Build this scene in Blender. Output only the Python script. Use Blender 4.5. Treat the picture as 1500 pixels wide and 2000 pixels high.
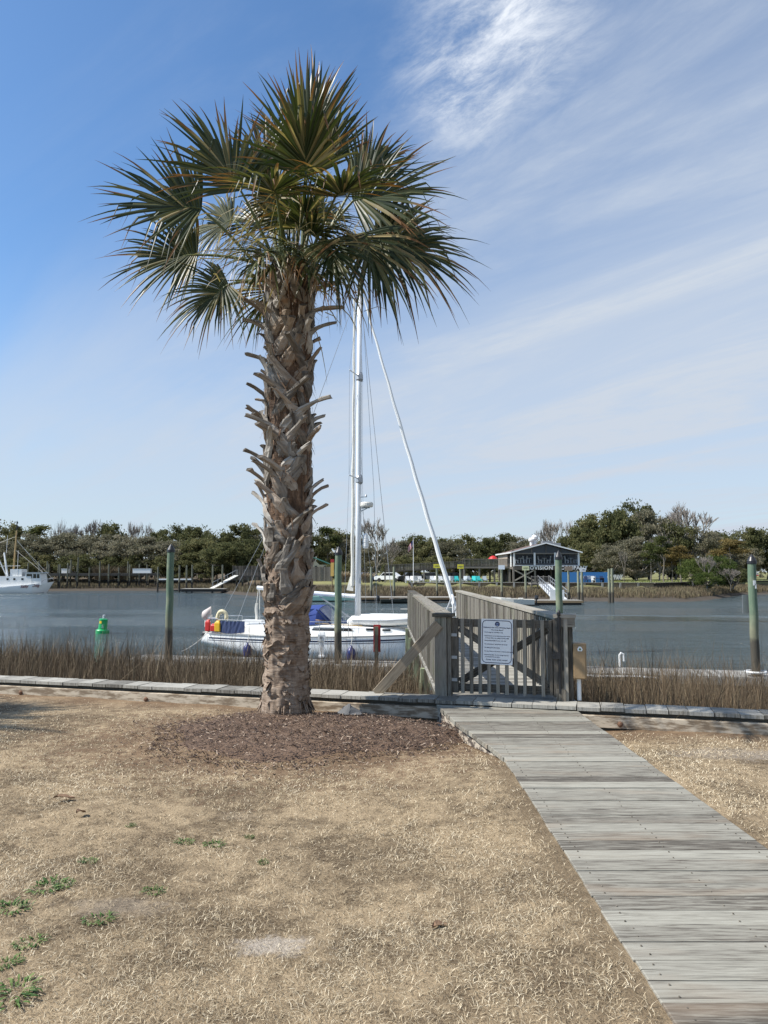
import bpy, math, random
import numpy as np
from mathutils import Vector, Matrix, noise as mnoise
R = math.radians
random.seed(7); rng = np.random.default_rng(7)
for o in list(bpy.data.objects): bpy.data.objects.remove(o)
SC = bpy.context.scene
COL = SC.collection
# ------------------------------------------------------------------ camera
EYE, PITCH, FPX = 1.6, math.atan(117/1444), 1444.0
cd = bpy.data.cameras.new('camera'); cam = bpy.data.objects.new('camera', cd); COL.objects.link(cam)
cam.location = (0, 0, EYE); cam.rotation_euler = (R(90)+PITCH, 0, 0)
cd.sensor_fit = 'VERTICAL'; cd.sensor_height = 36; cd.sensor_width = 27; cd.lens = 26
cd.clip_start = 0.05; cd.clip_end = 6000
SC.camera = cam
SC.render.resolution_x = 768; SC.render.resolution_y = 1024
# ------------------------------------------------------------------ light
SUN_EL = R(48); SUN_H = Vector((-0.985, -0.155, 0)).normalized()
SUN_DIR = Vector((SUN_H.x*math.cos(SUN_EL), SUN_H.y*math.cos(SUN_EL), math.sin(SUN_EL)))
sl = bpy.data.lights.new('sun', 'SUN'); sun = bpy.data.objects.new('sun', sl); COL.objects.link(sun)
sl.energy = 4.9; sl.angle = R(0.5); sl.color = (1.0, 0.955, 0.88)
sun.location = (-20, 5, 30); sun.rotation_euler = SUN_DIR.to_track_quat('Z', 'Y').to_euler()
SC.view_settings.view_transform = 'Standard'; SC.view_settings.look = 'None'
SC.view_settings.exposure = 0.56; SC.view_settings.gamma = 1.0
SC.cycles.max_bounces = 6; SC.cycles.transparent_max_bounces = 12
SC.cycles.use_denoising = True

class NT:
    """small node-tree writer"""
    def __init__(s, nt): s.nt = nt
    def n(s, t, **k):
        nd = s.nt.nodes.new(t)
        for a, b in k.items(): setattr(nd, a, b)
        return nd
    def l(s, a, b): s.nt.links.new(a, b)
    def put(s, sock, v):
        if v is None: return
        if isinstance(v, bpy.types.NodeSocket): s.l(v, sock)
        elif hasattr(sock, 'default_value'):
            sock.default_value = (tuple(v) + (1,))[:4] if (isinstance(v, (tuple, list)) and sock.type == 'RGBA') else v
    def math(s, op, a, b=None, c=None, clamp=False):
        nd = s.n('ShaderNodeMath', operation=op, use_clamp=clamp)
        s.put(nd.inputs[0], a); s.put(nd.inputs[1], b); s.put(nd.inputs[2], c)
        return nd.outputs[0]
    def vmath(s, op, a, b=None):
        nd = s.n('ShaderNodeVectorMath', operation=op); s.put(nd.inputs[0], a); s.put(nd.inputs[1], b)
        return nd.outputs['Value'] if op in ('DOT_PRODUCT', 'LENGTH', 'DISTANCE') else nd.outputs[0]
    def mix(s, f, a, b, blend='MIX'):
        nd = s.n('ShaderNodeMix', data_type='RGBA', blend_type=blend)
        s.put(nd.inputs[0], f); s.put(nd.inputs[6], a); s.put(nd.inputs[7], b)
        return nd.outputs[2]
    def noise(s, vec, scale, detail=4, rough=0.55, dist=0.0):
        nd = s.n('ShaderNodeTexNoise'); s.put(nd.inputs['Vector'], vec)
        nd.inputs['Scale'].default_value = scale; nd.inputs['Detail'].default_value = detail
        nd.inputs['Roughness'].default_value = rough; nd.inputs['Distortion'].default_value = dist
        return nd.outputs[0]
    def mapv(s, vec, scale=(1, 1, 1), loc=(0, 0, 0), rot=(0, 0, 0)):
        nd = s.n('ShaderNodeMapping'); s.l(vec, nd.inputs[0])
        nd.inputs['Scale'].default_value = scale; nd.inputs['Location'].default_value = loc; nd.inputs['Rotation'].default_value = rot
        return nd.outputs[0]
    def ramp(s, f, stops):
        nd = s.n('ShaderNodeValToRGB'); s.l(f, nd.inputs[0]); e = nd.color_ramp.elements
        while len(e) < len(stops): e.new(0.5)
        for q, (p, c) in zip(e, stops):
            q.position = p; q.color = (tuple(c)+(1,))[:4] if isinstance(c, (tuple, list)) else (c, c, c, 1)
        return nd.outputs[0]
    def sstep(s, x, a, b):
        nd = s.n('ShaderNodeMapRange', interpolation_type='SMOOTHSTEP'); s.put(nd.inputs[0], x)
        nd.inputs[1].default_value = a; nd.inputs[2].default_value = b
        return nd.outputs[0]
    def xyz(s, vec):
        nd = s.n('ShaderNodeSeparateXYZ'); s.l(vec, nd.inputs[0]); return nd.outputs
    def comb(s, x, y, z):
        nd = s.n('ShaderNodeCombineXYZ'); s.put(nd.inputs[0], x); s.put(nd.inputs[1], y); s.put(nd.inputs[2], z); return nd.outputs[0]
    def attr(s, name): return s.n('ShaderNodeAttribute', attribute_name=name).outputs['Fac']
    def bump(s, h, strength=0.3, dist=0.02):
        nd = s.n('ShaderNodeBump'); s.l(h, nd.inputs['Height']); nd.inputs['Strength'].default_value = strength
        nd.inputs['Distance'].default_value = dist; return nd.outputs[0]

def pixdir(px, py):
    v = (1000-py)/FPX; u = (px-750)/FPX
    return Vector((u, math.cos(PITCH)-v*math.sin(PITCH), math.sin(PITCH)+v*math.cos(PITCH)))
def at(px, py, Y):
    d = pixdir(px, py); return Vector((0, 0, EYE)) + d*(Y/d.y)
def gnd(px, py, z=0.0):
    d = pixdir(px, py); return Vector((0, 0, EYE)) + d*((z-EYE)/d.z)

# sky: Nishita with thin high cirrus laid out by direction on the sky dome
w = bpy.data.worlds.new('World'); SC.world = w; w.use_nodes = True
T = NT(w.node_tree); T.nt.nodes.clear()
sky = T.n('ShaderNodeTexSky', sky_type='NISHITA', sun_disc=False)
sky.sun_elevation = SUN_EL; sky.sun_rotation = math.atan2(SUN_H.x, SUN_H.y)
sky.altitude = 0; sky.air_density = 1.0; sky.dust_density = 0.6; sky.ozone_density = 2.6
gv = T.n('ShaderNodeTexCoord').outputs['Generated']
gx, gy, gz = T.xyz(gv)
zc = T.math('ADD', T.math('MAXIMUM', gz, 0.0), 0.16)
pl = T.comb(T.math('DIVIDE', gx, zc), T.math('DIVIDE', gy, zc), 0.0)
plr = T.mapv(pl, rot=(0, 0, R(43)))
wisps = T.noise(T.mapv(plr, (0.5, 1.8, 1), (3.1, 1.7, 0)), 1.25, 9, 0.62, 0.8)
fine = T.noise(T.mapv(plr, (2.4, 5.0, 1), (0.3, 5.7, 0)), 3.4, 10, 0.70, 0.35)
veil = T.noise(T.mapv(plr, (0.32, 1.25, 1), (7.7, 2.2, 0)), 0.8, 7, 0.55, 0.4)
# low veil that thickens toward the horizon and to the right
el = gz
az = T.math('DIVIDE', gx, T.math('ADD', T.math('MAXIMUM', gy, 0.05), 0.15))
lowv = T.sstep(T.math('SUBTRACT', T.math('ADD', el, T.math('MULTIPLY', T.math('SUBTRACT', veil, 0.5), 0.80)), T.math('MULTIPLY', T.math('ADD', az, 0.24), 0.38)), 0.56, 0.03)
wm = T.math('MULTIPLY', T.sstep(wisps, 0.40, 0.70), T.sstep(T.math('SUBTRACT', az, T.math('MULTIPLY', el, 0.10)), -0.75, 0.25))
def blob(px, py, r0, r1):
    d = pixdir(px, py).normalized()
    return T.sstep(T.vmath('DISTANCE', T.vmath('NORMALIZE', gv), tuple(d)), r1, r0)
bb = T.math('MULTIPLY', T.math('MAXIMUM', blob(970, 30, 0.0, 0.15), blob(900, 140, 0.0, 0.12)), T.sstep(T.math('ADD', T.math('MULTIPLY', fine, 0.7), T.math('MULTIPLY', wisps, 0.3)), 0.34, 0.68))
bb = T.math('MULTIPLY', bb, 0.85)
cl = T.math('ADD', T.math('MULTIPLY', lowv, 0.76), T.math('MULTIPLY', wm, T.math('ADD', 0.03, T.math('MULTIPLY', fine, 0.58))))
cl = T.math('ADD', cl, bb, clamp=True)
cloudcol = T.n('ShaderNodeRGB'); cloudcol.outputs[0].default_value = (5.6, 6.3, 8.2, 1)
skycol = T.mix(1.0, sky.outputs[0], (0.78, 1.0, 1.15), 'MULTIPLY')
bright = T.mix(bb, (3.95, 4.4, 5.05), (6.3, 6.6, 7.1))
skymix = T.mix(cl, skycol, bright)
bg = T.n('ShaderNodeBackground'); bg.inputs[1].default_value = 0.106
T.l(skymix, bg.inputs[0]); wo = T.n('ShaderNodeOutputWorld'); T.l(bg.outputs[0], wo.inputs[0])

# ------------------------------------------------------------------ mesh helpers
WPOS = {}
def tag(o, label=None, cat=None, group=None, kind=None):
    if label: o['label'] = label
    if cat: o['category'] = cat
    if group: o['group'] = group
    if kind: o['kind'] = kind
    return o
def thing(name, loc, label, cat, group=None):
    o = bpy.data.objects.new(name, None); COL.objects.link(o); o.location = loc
    o.empty_display_size = 0.2; WPOS[o.name] = Vector(loc)
    return tag(o, label, cat, group)
class MB:
    def __init__(s): s.v = []; s.f = []; s.uv = []; s.t = []
    def add(s, vs, fs, uvs=None, tone=None):
        b = len(s.v); s.v += [tuple(p) for p in vs]
        if tone is None: tone = random.random()
        for i, f in enumerate(fs):
            s.f.append([b+k for k in f]); s.t.append(tone)
            s.uv.append(uvs[i] if uvs else [(0, 0)]*len(f))
        return s
    def box(s, c, size, rot=None, tone=None):
        sx, sy, sz = (q/2 for q in size); c = Vector(c)
        L = [(-sx,-sy,-sz),(sx,-sy,-sz),(sx,sy,-sz),(-sx,sy,-sz),(-sx,-sy,sz),(sx,-sy,sz),(sx,sy,sz),(-sx,sy,sz)]
        F = [(0,3,2,1),(4,5,6,7),(0,1,5,4),(1,2,6,5),(2,3,7,6),(3,0,4,7)]
        axn = [2,2,1,0,1,0]; long = max(range(3), key=lambda i: size[i]); r1, r2 = random.random()*37, random.random()*37
        uvs = []
        for f, a in zip(F, axn):
            ax = [i for i in range(3) if i != a]
            if long in ax: ua = long; va = [i for i in ax if i != long][0]
            else: ua, va = ax
            uvs.append([(L[k][ua]+r1, L[k][va]+r2+a*0.31) for k in f])
        if rot is None: rot = Matrix.Identity(3)
        elif isinstance(rot, (int, float)): rot = Matrix.Rotation(rot, 3, 'Z')
        return s.add([c + rot @ Vector(p) for p in L], F, uvs, tone)
    def bar(s, p0, p1, wd, ht, up=(0,0,1), tone=None):
        p0, p1 = Vector(p0), Vector(p1); d = p1-p0; x = d.normalized(); y = Vector(up).cross(x)
        if y.length < 1e-4: y = Vector((0,1,0)).cross(x)
        y.normalize(); z = x.cross(y)
        return s.box((p0+p1)/2, (d.length, wd, ht), Matrix((x, y, z)).transposed(), tone)
    def tube(s, pts, rad, n=8, cap=True, tone=None, u0=0.0):
        pts = [Vector(p) for p in pts]; m = len(pts)
        if not hasattr(rad, '__len__'): rad = [rad]*m
        vs = []; ru = random.random()*30; prev = None; us = []; acc = u0
        for i, p in enumerate(pts):
            d = (pts[min(i+1, m-1)]-pts[max(i-1, 0)]).normalized()
            if prev is None:
                a = Vector((0,0,1)) if abs(d.z) < 0.9 else Vector((1,0,0)); x = a.cross(d).normalized()
            else: x = (prev - d*prev.dot(d)).normalized()
            prev = x; y = d.cross(x)
            if i: acc += (p-pts[i-1]).length
            us.append(acc)
            for k in range(n):
                a = 2*math.pi*k/n; vs.append(p + (x*math.cos(a)+y*math.sin(a))*rad[i])
        fs = []; uvs = []
        for i in range(m-1):
            for k in range(n):
                k2 = (k+1) % n; fs.append((i*n+k, i*n+k2, (i+1)*n+k2, (i+1)*n+k)); rr = rad[0]*2*math.pi/n
                uvs.append([(us[i]+ru, k*rr+ru), (us[i]+ru, (k+1)*rr+ru), (us[i+1]+ru, (k+1)*rr+ru), (us[i+1]+ru, k*rr+ru)])
        if cap:
            fs.append(tuple(range(n-1, -1, -1))); uvs.append([(ru+0.02*math.cos(k), ru+0.02*math.sin(k)) for k in range(n)])
            fs.append(tuple((m-1)*n+k for k in range(n))); uvs.append([(ru+0.02*math.cos(k), ru+0.02*math.sin(k)) for k in range(n)])
        return s.add(vs, fs, uvs, tone)
    def lathe(s, prof, c=(0,0,0), n=16, rot=None, tone=None):
        c = Vector(c); vs = []
        for r, z in prof:
            for k in range(n):
                a = 2*math.pi*k/n; p = Vector((r*math.cos(a), r*math.sin(a), z))
                vs.append(c + (rot @ p if rot else p))
        fs = []; uvs = []
        for i in range(len(prof)-1):
            for k in range(n):
                k2 = (k+1) % n; fs.append((i*n+k, i*n+k2, (i+1)*n+k2, (i+1)*n+k))
                uvs.append([(prof[i][1], k*0.03), (prof[i][1], k*0.03+0.03), (prof[i+1][1], k*0.03+0.03), (prof[i+1][1], k*0.03)])
        if prof[0][0] > 1e-5: fs.append(tuple(range(n-1, -1, -1))); uvs.append([(0,0)]*n)
        if prof[-1][0] > 1e-5: fs.append(tuple((len(prof)-1)*n+k for k in range(n))); uvs.append([(0,0)]*n)
        return s.add(vs, fs, uvs, tone)
    def prism(s, poly, ext, tone=None):
        """closed 3-D polygon swept by vector ext"""
        n = len(poly); e = Vector(ext); P = [Vector(p) for p in poly]
        vs = P + [p+e for p in P]
        fs = [tuple(range(n-1, -1, -1)), tuple(range(n, 2*n))] + [(i, (i+1) % n, n+(i+1) % n, n+i) for i in range(n)]
        ru = random.random()*20
        uvs = [[(vs[k].x+vs[k].y*0.3+ru, vs[k].z+vs[k].y) for k in f] for f in fs]
        return s.add(vs, fs, uvs, tone)
    def quad(s, a, b, c, d, tone=None):
        return s.add([a, b, c, d], [(0,1,2,3)], [[(0,0),(1,0),(1,1),(0,1)]], tone)
    def loft(s, rows, tone=None, close=False):
        m = len(rows); n = len(rows[0]); vs = [p for r in rows for p in r]; fs = []; uvs = []
        for i in range(m-1):
            for k in range(n if close else n-1):
                k2 = (k+1) % n; fs.append((i*n+k, i*n+k2, (i+1)*n+k2, (i+1)*n+k))
                uvs.append([(i/(m-1), k/n), (i/(m-1), (k+1)/n), ((i+1)/(m-1), (k+1)/n), ((i+1)/(m-1), k/n)])
        return s.add(vs, fs, uvs, tone)
    def mesh(s, name, off=(0,0,0), smooth=False):
        off = Vector(off); me = bpy.data.meshes.new(name)
        me.from_pydata([tuple(Vector(p)-off) for p in s.v], [], s.f)
        ul = me.uv_layers.new(name='UVMap'); flat = [c for face in s.uv for q in face for c in q]
        ul.data.foreach_set('uv', flat)
        at_ = me.attributes.new('tone', 'FLOAT', 'FACE'); at_.data.foreach_set('value', s.t)
        if smooth: me.polygons.foreach_set('use_smooth', [True]*len(me.polygons))
        me.update(); return me
    def build(s, name, mat, parent=None, origin=None, smooth=False, label=None):
        off = WPOS[parent.name] if parent else Vector(origin or (0,0,0))
        me = s.mesh(name, off, smooth); me.materials.append(mat)
        o = bpy.data.objects.new(name, me); COL.objects.link(o)
        if parent: o.parent = parent
        else: o.location = off
        WPOS[o.name] = off
        if label: o['label'] = label
        return o
def np_mesh(name, V, starts, loops, tone, mat, parent=None, smooth=False, uv=None, origin=None):
    me = bpy.data.meshes.new(name); off = np.array(WPOS[parent.name] if parent else (origin or (0,0,0)), dtype=np.float32)
    V = (V.astype(np.float32)-off).astype(np.float32)
    me.vertices.add(len(V)); me.vertices.foreach_set('co', V.ravel())
    me.loops.add(len(loops)); me.loops.foreach_set('vertex_index', loops.astype(np.int32))
    me.polygons.add(len(starts)); me.polygons.foreach_set('loop_start', starts.astype(np.int32))
    if uv is not None:
        ul = me.uv_layers.new(name='UVMap'); ul.data.foreach_set('uv', uv.astype(np.float32).ravel())
    a = me.attributes.new('tone', 'FLOAT', 'FACE'); a.data.foreach_set('value', tone.astype(np.float32))
    if smooth: me.polygons.foreach_set('use_smooth', np.ones(len(starts), dtype=bool))
    me.update(calc_edges=True); me.validate()
    me.materials.append(mat); o = bpy.data.objects.new(name, me); COL.objects.link(o)
    if parent: o.parent = parent
    else: o.location = tuple(float(q) for q in off)
    WPOS[o.name] = Vector([float(q) for q in off])
    return o
def blades(name, P, H, Wd, lean, az, mat, tone, parent=None, curl=1.0, origin=None):
    """bent tapering blades: quad + tip triangle each"""
    n = len(P); d = np.stack([np.cos(az), np.sin(az), np.zeros(n)], 1)
    fa = rng.uniform(0, 2*np.pi, n); sd = np.stack([np.cos(fa), np.sin(fa), np.zeros(n)], 1)
    up = np.array([0, 0, 1.0])
    mid = P + d*(lean*H*0.35)[:, None] + up*(H*0.55)[:, None]
    tip = P + d*(lean*H)[:, None] + up*(H*(1-0.25*curl*np.minimum(lean, 1.5)))[:, None]
    w = sd*(Wd/2)[:, None]
    V = np.stack([P-w, P+w, mid+w*0.8, mid-w*0.8, tip], 1).reshape(-1, 3)
    b = np.arange(n)[:, None]*5
    loops = (b + np.array([0,1,2,3, 3,2,4])[None, :]).ravel()
    starts = (np.arange(n)[:, None]*7 + np.array([0, 4])[None, :]).ravel()
    return np_mesh(name, V, starts, loops, np.repeat(tone, 2), mat, parent, origin=origin)
def leafcards(C, size, tone, flat=0.0):
    """random small leaf-clump quads"""
    n = len(C); a = rng.normal(size=(n, 3)); a[:, 2] *= (1-flat); a /= np.linalg.norm(a, axis=1)[:, None]+1e-9
    b = rng.normal(size=(n, 3)); b -= a*(a*b).sum(1)[:, None]; b /= np.linalg.norm(b, axis=1)[:, None]+1e-9
    s1 = size*rng.uniform(0.6, 1.2, n); s2 = size*rng.uniform(0.3, 0.7, n)
    V = np.stack([C-a*s1[:, None]/2, C+b*s2[:, None]/2, C+a*s1[:, None]/2, C-b*s2[:, None]/2], 1).reshape(-1, 3)
    return V, np.arange(n)*4, np.arange(n*4), tone
def copy_tree(o, parent=None):
    c = o.copy(); COL.objects.link(c); c.parent = parent
    for ch in o.children: copy_tree(ch, c)
    return c
def text_mb(mb, body, size, M, thick=0.004, align='CENTER', shear=0.0, spacing=1.0, bold=0.0):
    cu = bpy.data.curves.new('t', 'FONT'); cu.body = body; cu.size = size; cu.align_x = align; cu.extrude = thick
    cu.shear = shear; cu.space_character = spacing; cu.resolution_u = 2; cu.offset = bold
    ob = bpy.data.objects.new('t', cu); COL.objects.link(ob)
    me = bpy.data.meshes.new_from_object(ob.evaluated_get(bpy.context.evaluated_depsgraph_get()))
    mb.add([M @ v.co for v in me.vertices], [tuple(p.vertices) for p in me.polygons], None, 0.5)
    bpy.data.objects.remove(ob); bpy.data.curves.remove(cu); bpy.data.meshes.remove(me)
def face_cam(p, rz=0.0, sx=1.0):
    """matrix placing text (XY plane) upright facing -Y at p, turned rz about Z"""
    return Matrix.Translation(Vector(p)) @ Matrix.Rotation(rz, 4, 'Z') @ Matrix.Rotation(R(90), 4, 'X') @ Matrix.Diagonal((sx, 1, 1, 1))

# ------------------------------------------------------------------ materials
def newmat(name):
    m = bpy.data.materials.new(name); m.use_nodes = True; t = NT(m.node_tree)
    return m, t, m.node_tree.nodes['Principled BSDF']
def plain(name, col, rough=0.5, metal=0.0, var=0.12, scale=8, bump=0.0, spec=None, tonev=0.0):
    m, t, b = newmat(name); tc = t.n('ShaderNodeTexCoord').outputs['Object']
    f = t.noise(tc, scale, 5); c = t.mix(f, tuple(q*(1-var) for q in col), tuple(min(1, q*(1+var)) for q in col))
    if tonev:
        k = t.math('ADD', 1-tonev/2, t.math('MULTIPLY', t.attr('tone'), tonev))
        c = t.mix(1.0, c, t.comb(k, k, k), 'MULTIPLY')
    t.l(c, b.inputs['Base Color']); b.inputs['Roughness'].default_value = rough; b.inputs['Metallic'].default_value = metal
    if spec is not None: b.inputs['Specular IOR Level'].default_value = spec
    if bump: t.l(t.bump(t.noise(tc, scale*4, 4), bump, 0.01), b.inputs['Normal'])
    return m
def wood(name, dark, light, warm=None, grain=1.0, tonev=0.5, bump=0.4, rough=0.8, moss=0.0):
    m, t, b = newmat(name); uv = t.n('ShaderNodeUVMap').outputs[0]; tone = t.attr('tone')
    g1 = t.noise(t.mapv(uv, (2.6, 36*grain, 1)), 2.2, 7, 0.66, 0.9)
    g2 = t.noise(t.mapv(uv, (0.7, 11*grain, 1)), 1.6, 5, 0.6, 2.4)
    g3 = t.noise(t.mapv(uv, (6.0, 130*grain, 1)), 1.0, 3, 0.6, 0.2)
    f = t.math('ADD', t.math('MULTIPLY', g1, 0.55), t.math('ADD', t.math('MULTIPLY', g2, 0.45), t.math('MULTIPLY', t.math('SUBTRACT', g3, 0.5), 0.6)))
    f = t.math('ADD', f, t.math('MULTIPLY', t.math('SUBTRACT', tone, 0.5), tonev))
    mid = tuple((p+q)/2 for p, q in zip(dark, light))
    c = t.ramp(f, [(0.24, tuple(q*0.45 for q in dark)), (0.36, dark), (0.48, mid), (0.72, light)])
    # knots
    vo = t.n('ShaderNodeTexVoronoi'); t.l(t.mapv(uv, (1.3, 5.5, 1)), vo.inputs['Vector']); vo.inputs['Scale'].default_value = 1.0
    kn = t.sstep(vo.outputs['Distance'], 0.10, 0.05); rings = t.math('SINE', t.math('MULTIPLY', vo.outputs['Distance'], 90))
    c = t.mix(t.math('MULTIPLY', kn, 0.7), c, tuple(q*0.6 for q in dark))
    halo = t.math('MULTIPLY', t.sstep(vo.outputs['Distance'], 0.3, 0.1), t.math('MULTIPLY', t.sstep(rings, 0.2, 0.9), 0.35))
    c = t.mix(halo, c, dark)
    crk = t.noise(t.mapv(uv, (1.1, 75*grain, 1)), 1.0, 4, 0.55, 0.3); c = t.mix(t.math('MULTIPLY', t.sstep(crk, 0.60, 0.68), 0.75), c, tuple(q*0.35 for q in dark))
    if warm:
        wn = t.noise(t.mapv(uv, (0.7, 3, 1)), 1.3, 3); c = t.mix(t.sstep(wn, 0.5, 0.75), c, t.mix(0.5, c, warm))
    if moss:
        gp = t.n('ShaderNodeNewGeometry').outputs['Position']
        c = t.mix(t.math('MULTIPLY', t.sstep(t.noise(gp, 2.5, 4), 0.5, 0.72), moss), c, (0.16, 0.19, 0.09))
    t.l(c, b.inputs['Base Color']); b.inputs['Roughness'].default_value = rough; b.inputs['Specular IOR Level'].default_value = 0.25
    t.l(t.bump(t.math('ADD', g1, g3), bump, 0.004), b.inputs['Normal'])
    return m
WD_PATH = wood('weathered_boardwalk_wood', (0.105, 0.092, 0.075), (0.32, 0.308, 0.26), (0.25, 0.19, 0.135), 1.0, 0.31)
WD_CAP = wood('weathered_cap_wood', (0.15, 0.14, 0.12), (0.40, 0.385, 0.34), None, 1.0, 0.3)
WD_RAIL = wood('weathered_rail_wood', (0.11, 0.098, 0.08), (0.30, 0.278, 0.235), (0.22, 0.17, 0.12), 1.0, 0.5, moss=0.3)
WD_GATE = wood('weathered_gate_wood', (0.11, 0.098, 0.08), (0.30, 0.275, 0.23), (0.22, 0.17, 0.11), 1.0, 0.45)
WD_NEW = wood('newer_brace_wood', (0.21, 0.165, 0.115), (0.38, 0.32, 0.24), None, 0.8, 0.2)
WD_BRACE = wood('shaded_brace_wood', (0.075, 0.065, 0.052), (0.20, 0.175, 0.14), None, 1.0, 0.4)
WD_DARK = wood('dark_wood', (0.045, 0.04, 0.033), (0.15, 0.13, 0.105), None, 1.0, 0.4)
WD_FAR = wood('far_bulkhead_wood', (0.16, 0.11, 0.065), (0.34, 0.25, 0.15), None, 1.0, 0.5)
WD_GREY = wood('far_grey_wood', (0.09, 0.08, 0.07), (0.24, 0.215, 0.185), None, 1.0, 0.4)
WHITE = plain('white_paint', (0.74, 0.74, 0.72), 0.4, var=0.05)
WHITEG = plain('white_gelcoat', (0.80, 0.80, 0.78), 0.16, var=0.04, scale=2)
OFFW = plain('off_white_vinyl', (0.62, 0.60, 0.54), 0.5, var=0.10)
CREAM = plain('cream_cover', (0.62, 0.55, 0.36), 0.7, var=0.12)
ALU = plain('mast_aluminium', (0.72, 0.74, 0.76), 0.35, 0.1, var=0.05, scale=3)
STEEL = plain('stainless_steel', (0.6, 0.6, 0.6), 0.25, 0.9)
GALV = plain('galvanised_metal', (0.35, 0.36, 0.37), 0.45, 0.6)
BLACK = plain('black_metal', (0.015, 0.015, 0.017), 0.4)
RUBBER = plain('black_rubber', (0.02, 0.02, 0.02), 0.7)
NAVY = plain('navy_canvas', (0.022, 0.038, 0.10), 0.85, var=0.25, bump=0.2)
BLUEC = plain('blue_canvas', (0.018, 0.045, 0.20), 0.8, var=0.25, bump=0.2)
STRIPE = plain('navy_stripe', (0.012, 0.022, 0.06), 0.25)
FENDER = plain('blue_fender_vinyl', (0.012, 0.02, 0.11), 0.3)
RED = plain('red_plastic', (0.50, 0.025, 0.02), 0.45)
REDSIGN = plain('red_sign_paint', (0.42, 0.03, 0.03), 0.5)
YEL = plain('yellow_plastic', (0.72, 0.42, 0.02), 0.45)
YELSIGN = plain('yellow_sign_paint', (0.72, 0.62, 0.05), 0.5)
TAN = plain('tan_box_paint', (0.28, 0.19, 0.10), 0.5, var=0.08)
TEAL = plain('teal_plastic', (0.04, 0.50, 0.48), 0.45)
MINT = plain('mint_gelcoat', (0.42, 0.66, 0.56), 0.3, var=0.05)
ROPE = plain('rope', (0.60, 0.57, 0.50), 0.9, var=0.2, scale=40)
GLASS = plain('dark_window_glass', (0.012, 0.014, 0.017), 0.08)
BLUEW = plain('blue_painted_boards', (0.035, 0.17, 0.42), 0.6, var=0.12)
SCREEN = plain('dark_screen_mesh', (0.035, 0.045, 0.055), 0.35, var=0.25, scale=1)
GREENROOF = plain('green_metal_roof', (0.02, 0.13, 0.10), 0.4)
BUOYG = plain('buoy_green', (0.008, 0.30, 0.09), 0.4, var=0.12)
GREYCAR = plain('grey_car_paint', (0.20, 0.21, 0.23), 0.2, 0.4)
DARKCAR = plain('dark_car_paint', (0.02, 0.022, 0.028), 0.18)
BLUECAR = plain('blue_car_paint', (0.02, 0.06, 0.16), 0.2)
ROOFBR = plain('brown_shingles', (0.12, 0.075, 0.06), 0.85, var=0.3)
CREAMW = plain('cream_siding', (0.52, 0.47, 0.34), 0.7)
SPARY = plain('varnished_spar', (0.42, 0.28, 0.12), 0.5)
RUST = plain('rusty_net', (0.16, 0.085, 0.05), 0.9, var=0.4)
FABRIC = plain('grey_ground_cloth', (0.10, 0.10, 0.10), 0.85, var=0.2)
INK = plain('navy_ink', (0.012, 0.018, 0.07), 0.5)
SIGNW = plain('sign_white', (0.78, 0.80, 0.82), 0.22, var=0.03)

def pile_mat(name, a, b_, wet_z, wetcol=(0.055, 0.048, 0.035)):
    m, t, b = newmat(name); pos = t.n('ShaderNodeNewGeometry').outputs['Position']; x, y, z = t.xyz(pos)
    st = t.noise(t.mapv(pos, (9, 9, 0.7)), 2.2, 6, 0.6); bl = t.noise(t.mapv(pos, (2, 2, 1.3)), 1.6, 4)
    c = t.mix(st, a, b_); c = t.mix(t.sstep(bl, 0.45, 0.7), c, t.mix(0.5, c, (0.27, 0.27, 0.17)))
    zz = t.math('ADD', z, t.math('MULTIPLY', t.math('SUBTRACT', bl, 0.5), 0.5))
    c = t.mix(t.sstep(zz, wet_z+1.0, wet_z+0.1), c, t.mix(0.6, c, (0.19, 0.16, 0.10)))
    c = t.mix(t.sstep(zz, wet_z+0.12, wet_z-0.06), c, wetcol)
    t.l(c, b.inputs['Base Color']); b.inputs['Roughness'].default_value = 0.75
    t.l(t.bump(st, 0.4, 0.01), b.inputs['Normal']); return m
PILE = pile_mat('green_treated_pile', (0.055, 0.105, 0.07), (0.15, 0.20, 0.13), -0.45)
PILEF = pile_mat('far_treated_pile', (0.12, 0.14, 0.095), (0.26, 0.27, 0.19), -0.75)
PILED = pile_mat('far_dark_pile', (0.055, 0.06, 0.045), (0.13, 0.13, 0.10), -0.2, (0.025, 0.022, 0.018))

def grassmat(name, stops, rough=0.7, spec=0.2):
    m, t, b = newmat(name); pos = t.n('ShaderNodeNewGeometry').outputs['Position']
    f = t.math('ADD', t.math('MULTIPLY', t.attr('tone'), 0.75), t.math('MULTIPLY', t.noise(pos, 1.1, 3), 0.35))
    t.l(t.ramp(f, stops), b.inputs['Base Color']); b.inputs['Roughness'].default_value = rough
    b.inputs['Specular IOR Level'].default_value = spec
    return m
STRAW = grassmat('dry_straw', [(0.12, (0.095, 0.062, 0.034)), (0.4, (0.280, 0.213, 0.132)), (0.65, (0.48, 0.390, 0.255)), (0.95, (0.77, 0.675, 0.50))])
MARSH = grassmat('marsh_stems', [(0.1, (0.052, 0.034, 0.022)), (0.45, (0.108, 0.078, 0.049)), (0.7, (0.18, 0.135, 0.084)), (0.95, (0.40, 0.33, 0.21))])
MARSHF = grassmat('far_marsh_stems', [(0.1, (0.065, 0.048, 0.030)), (0.5, (0.130, 0.098, 0.062)), (0.8, (0.165, 0.14, 0.08)), (0.95, (0.22, 0.19, 0.11))])
WEED = grassmat('weed_leaves', [(0.1, (0.03, 0.06, 0.014)), (0.6, (0.07, 0.125, 0.028)), (0.95, (0.17, 0.21, 0.07))], 0.5)
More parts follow.
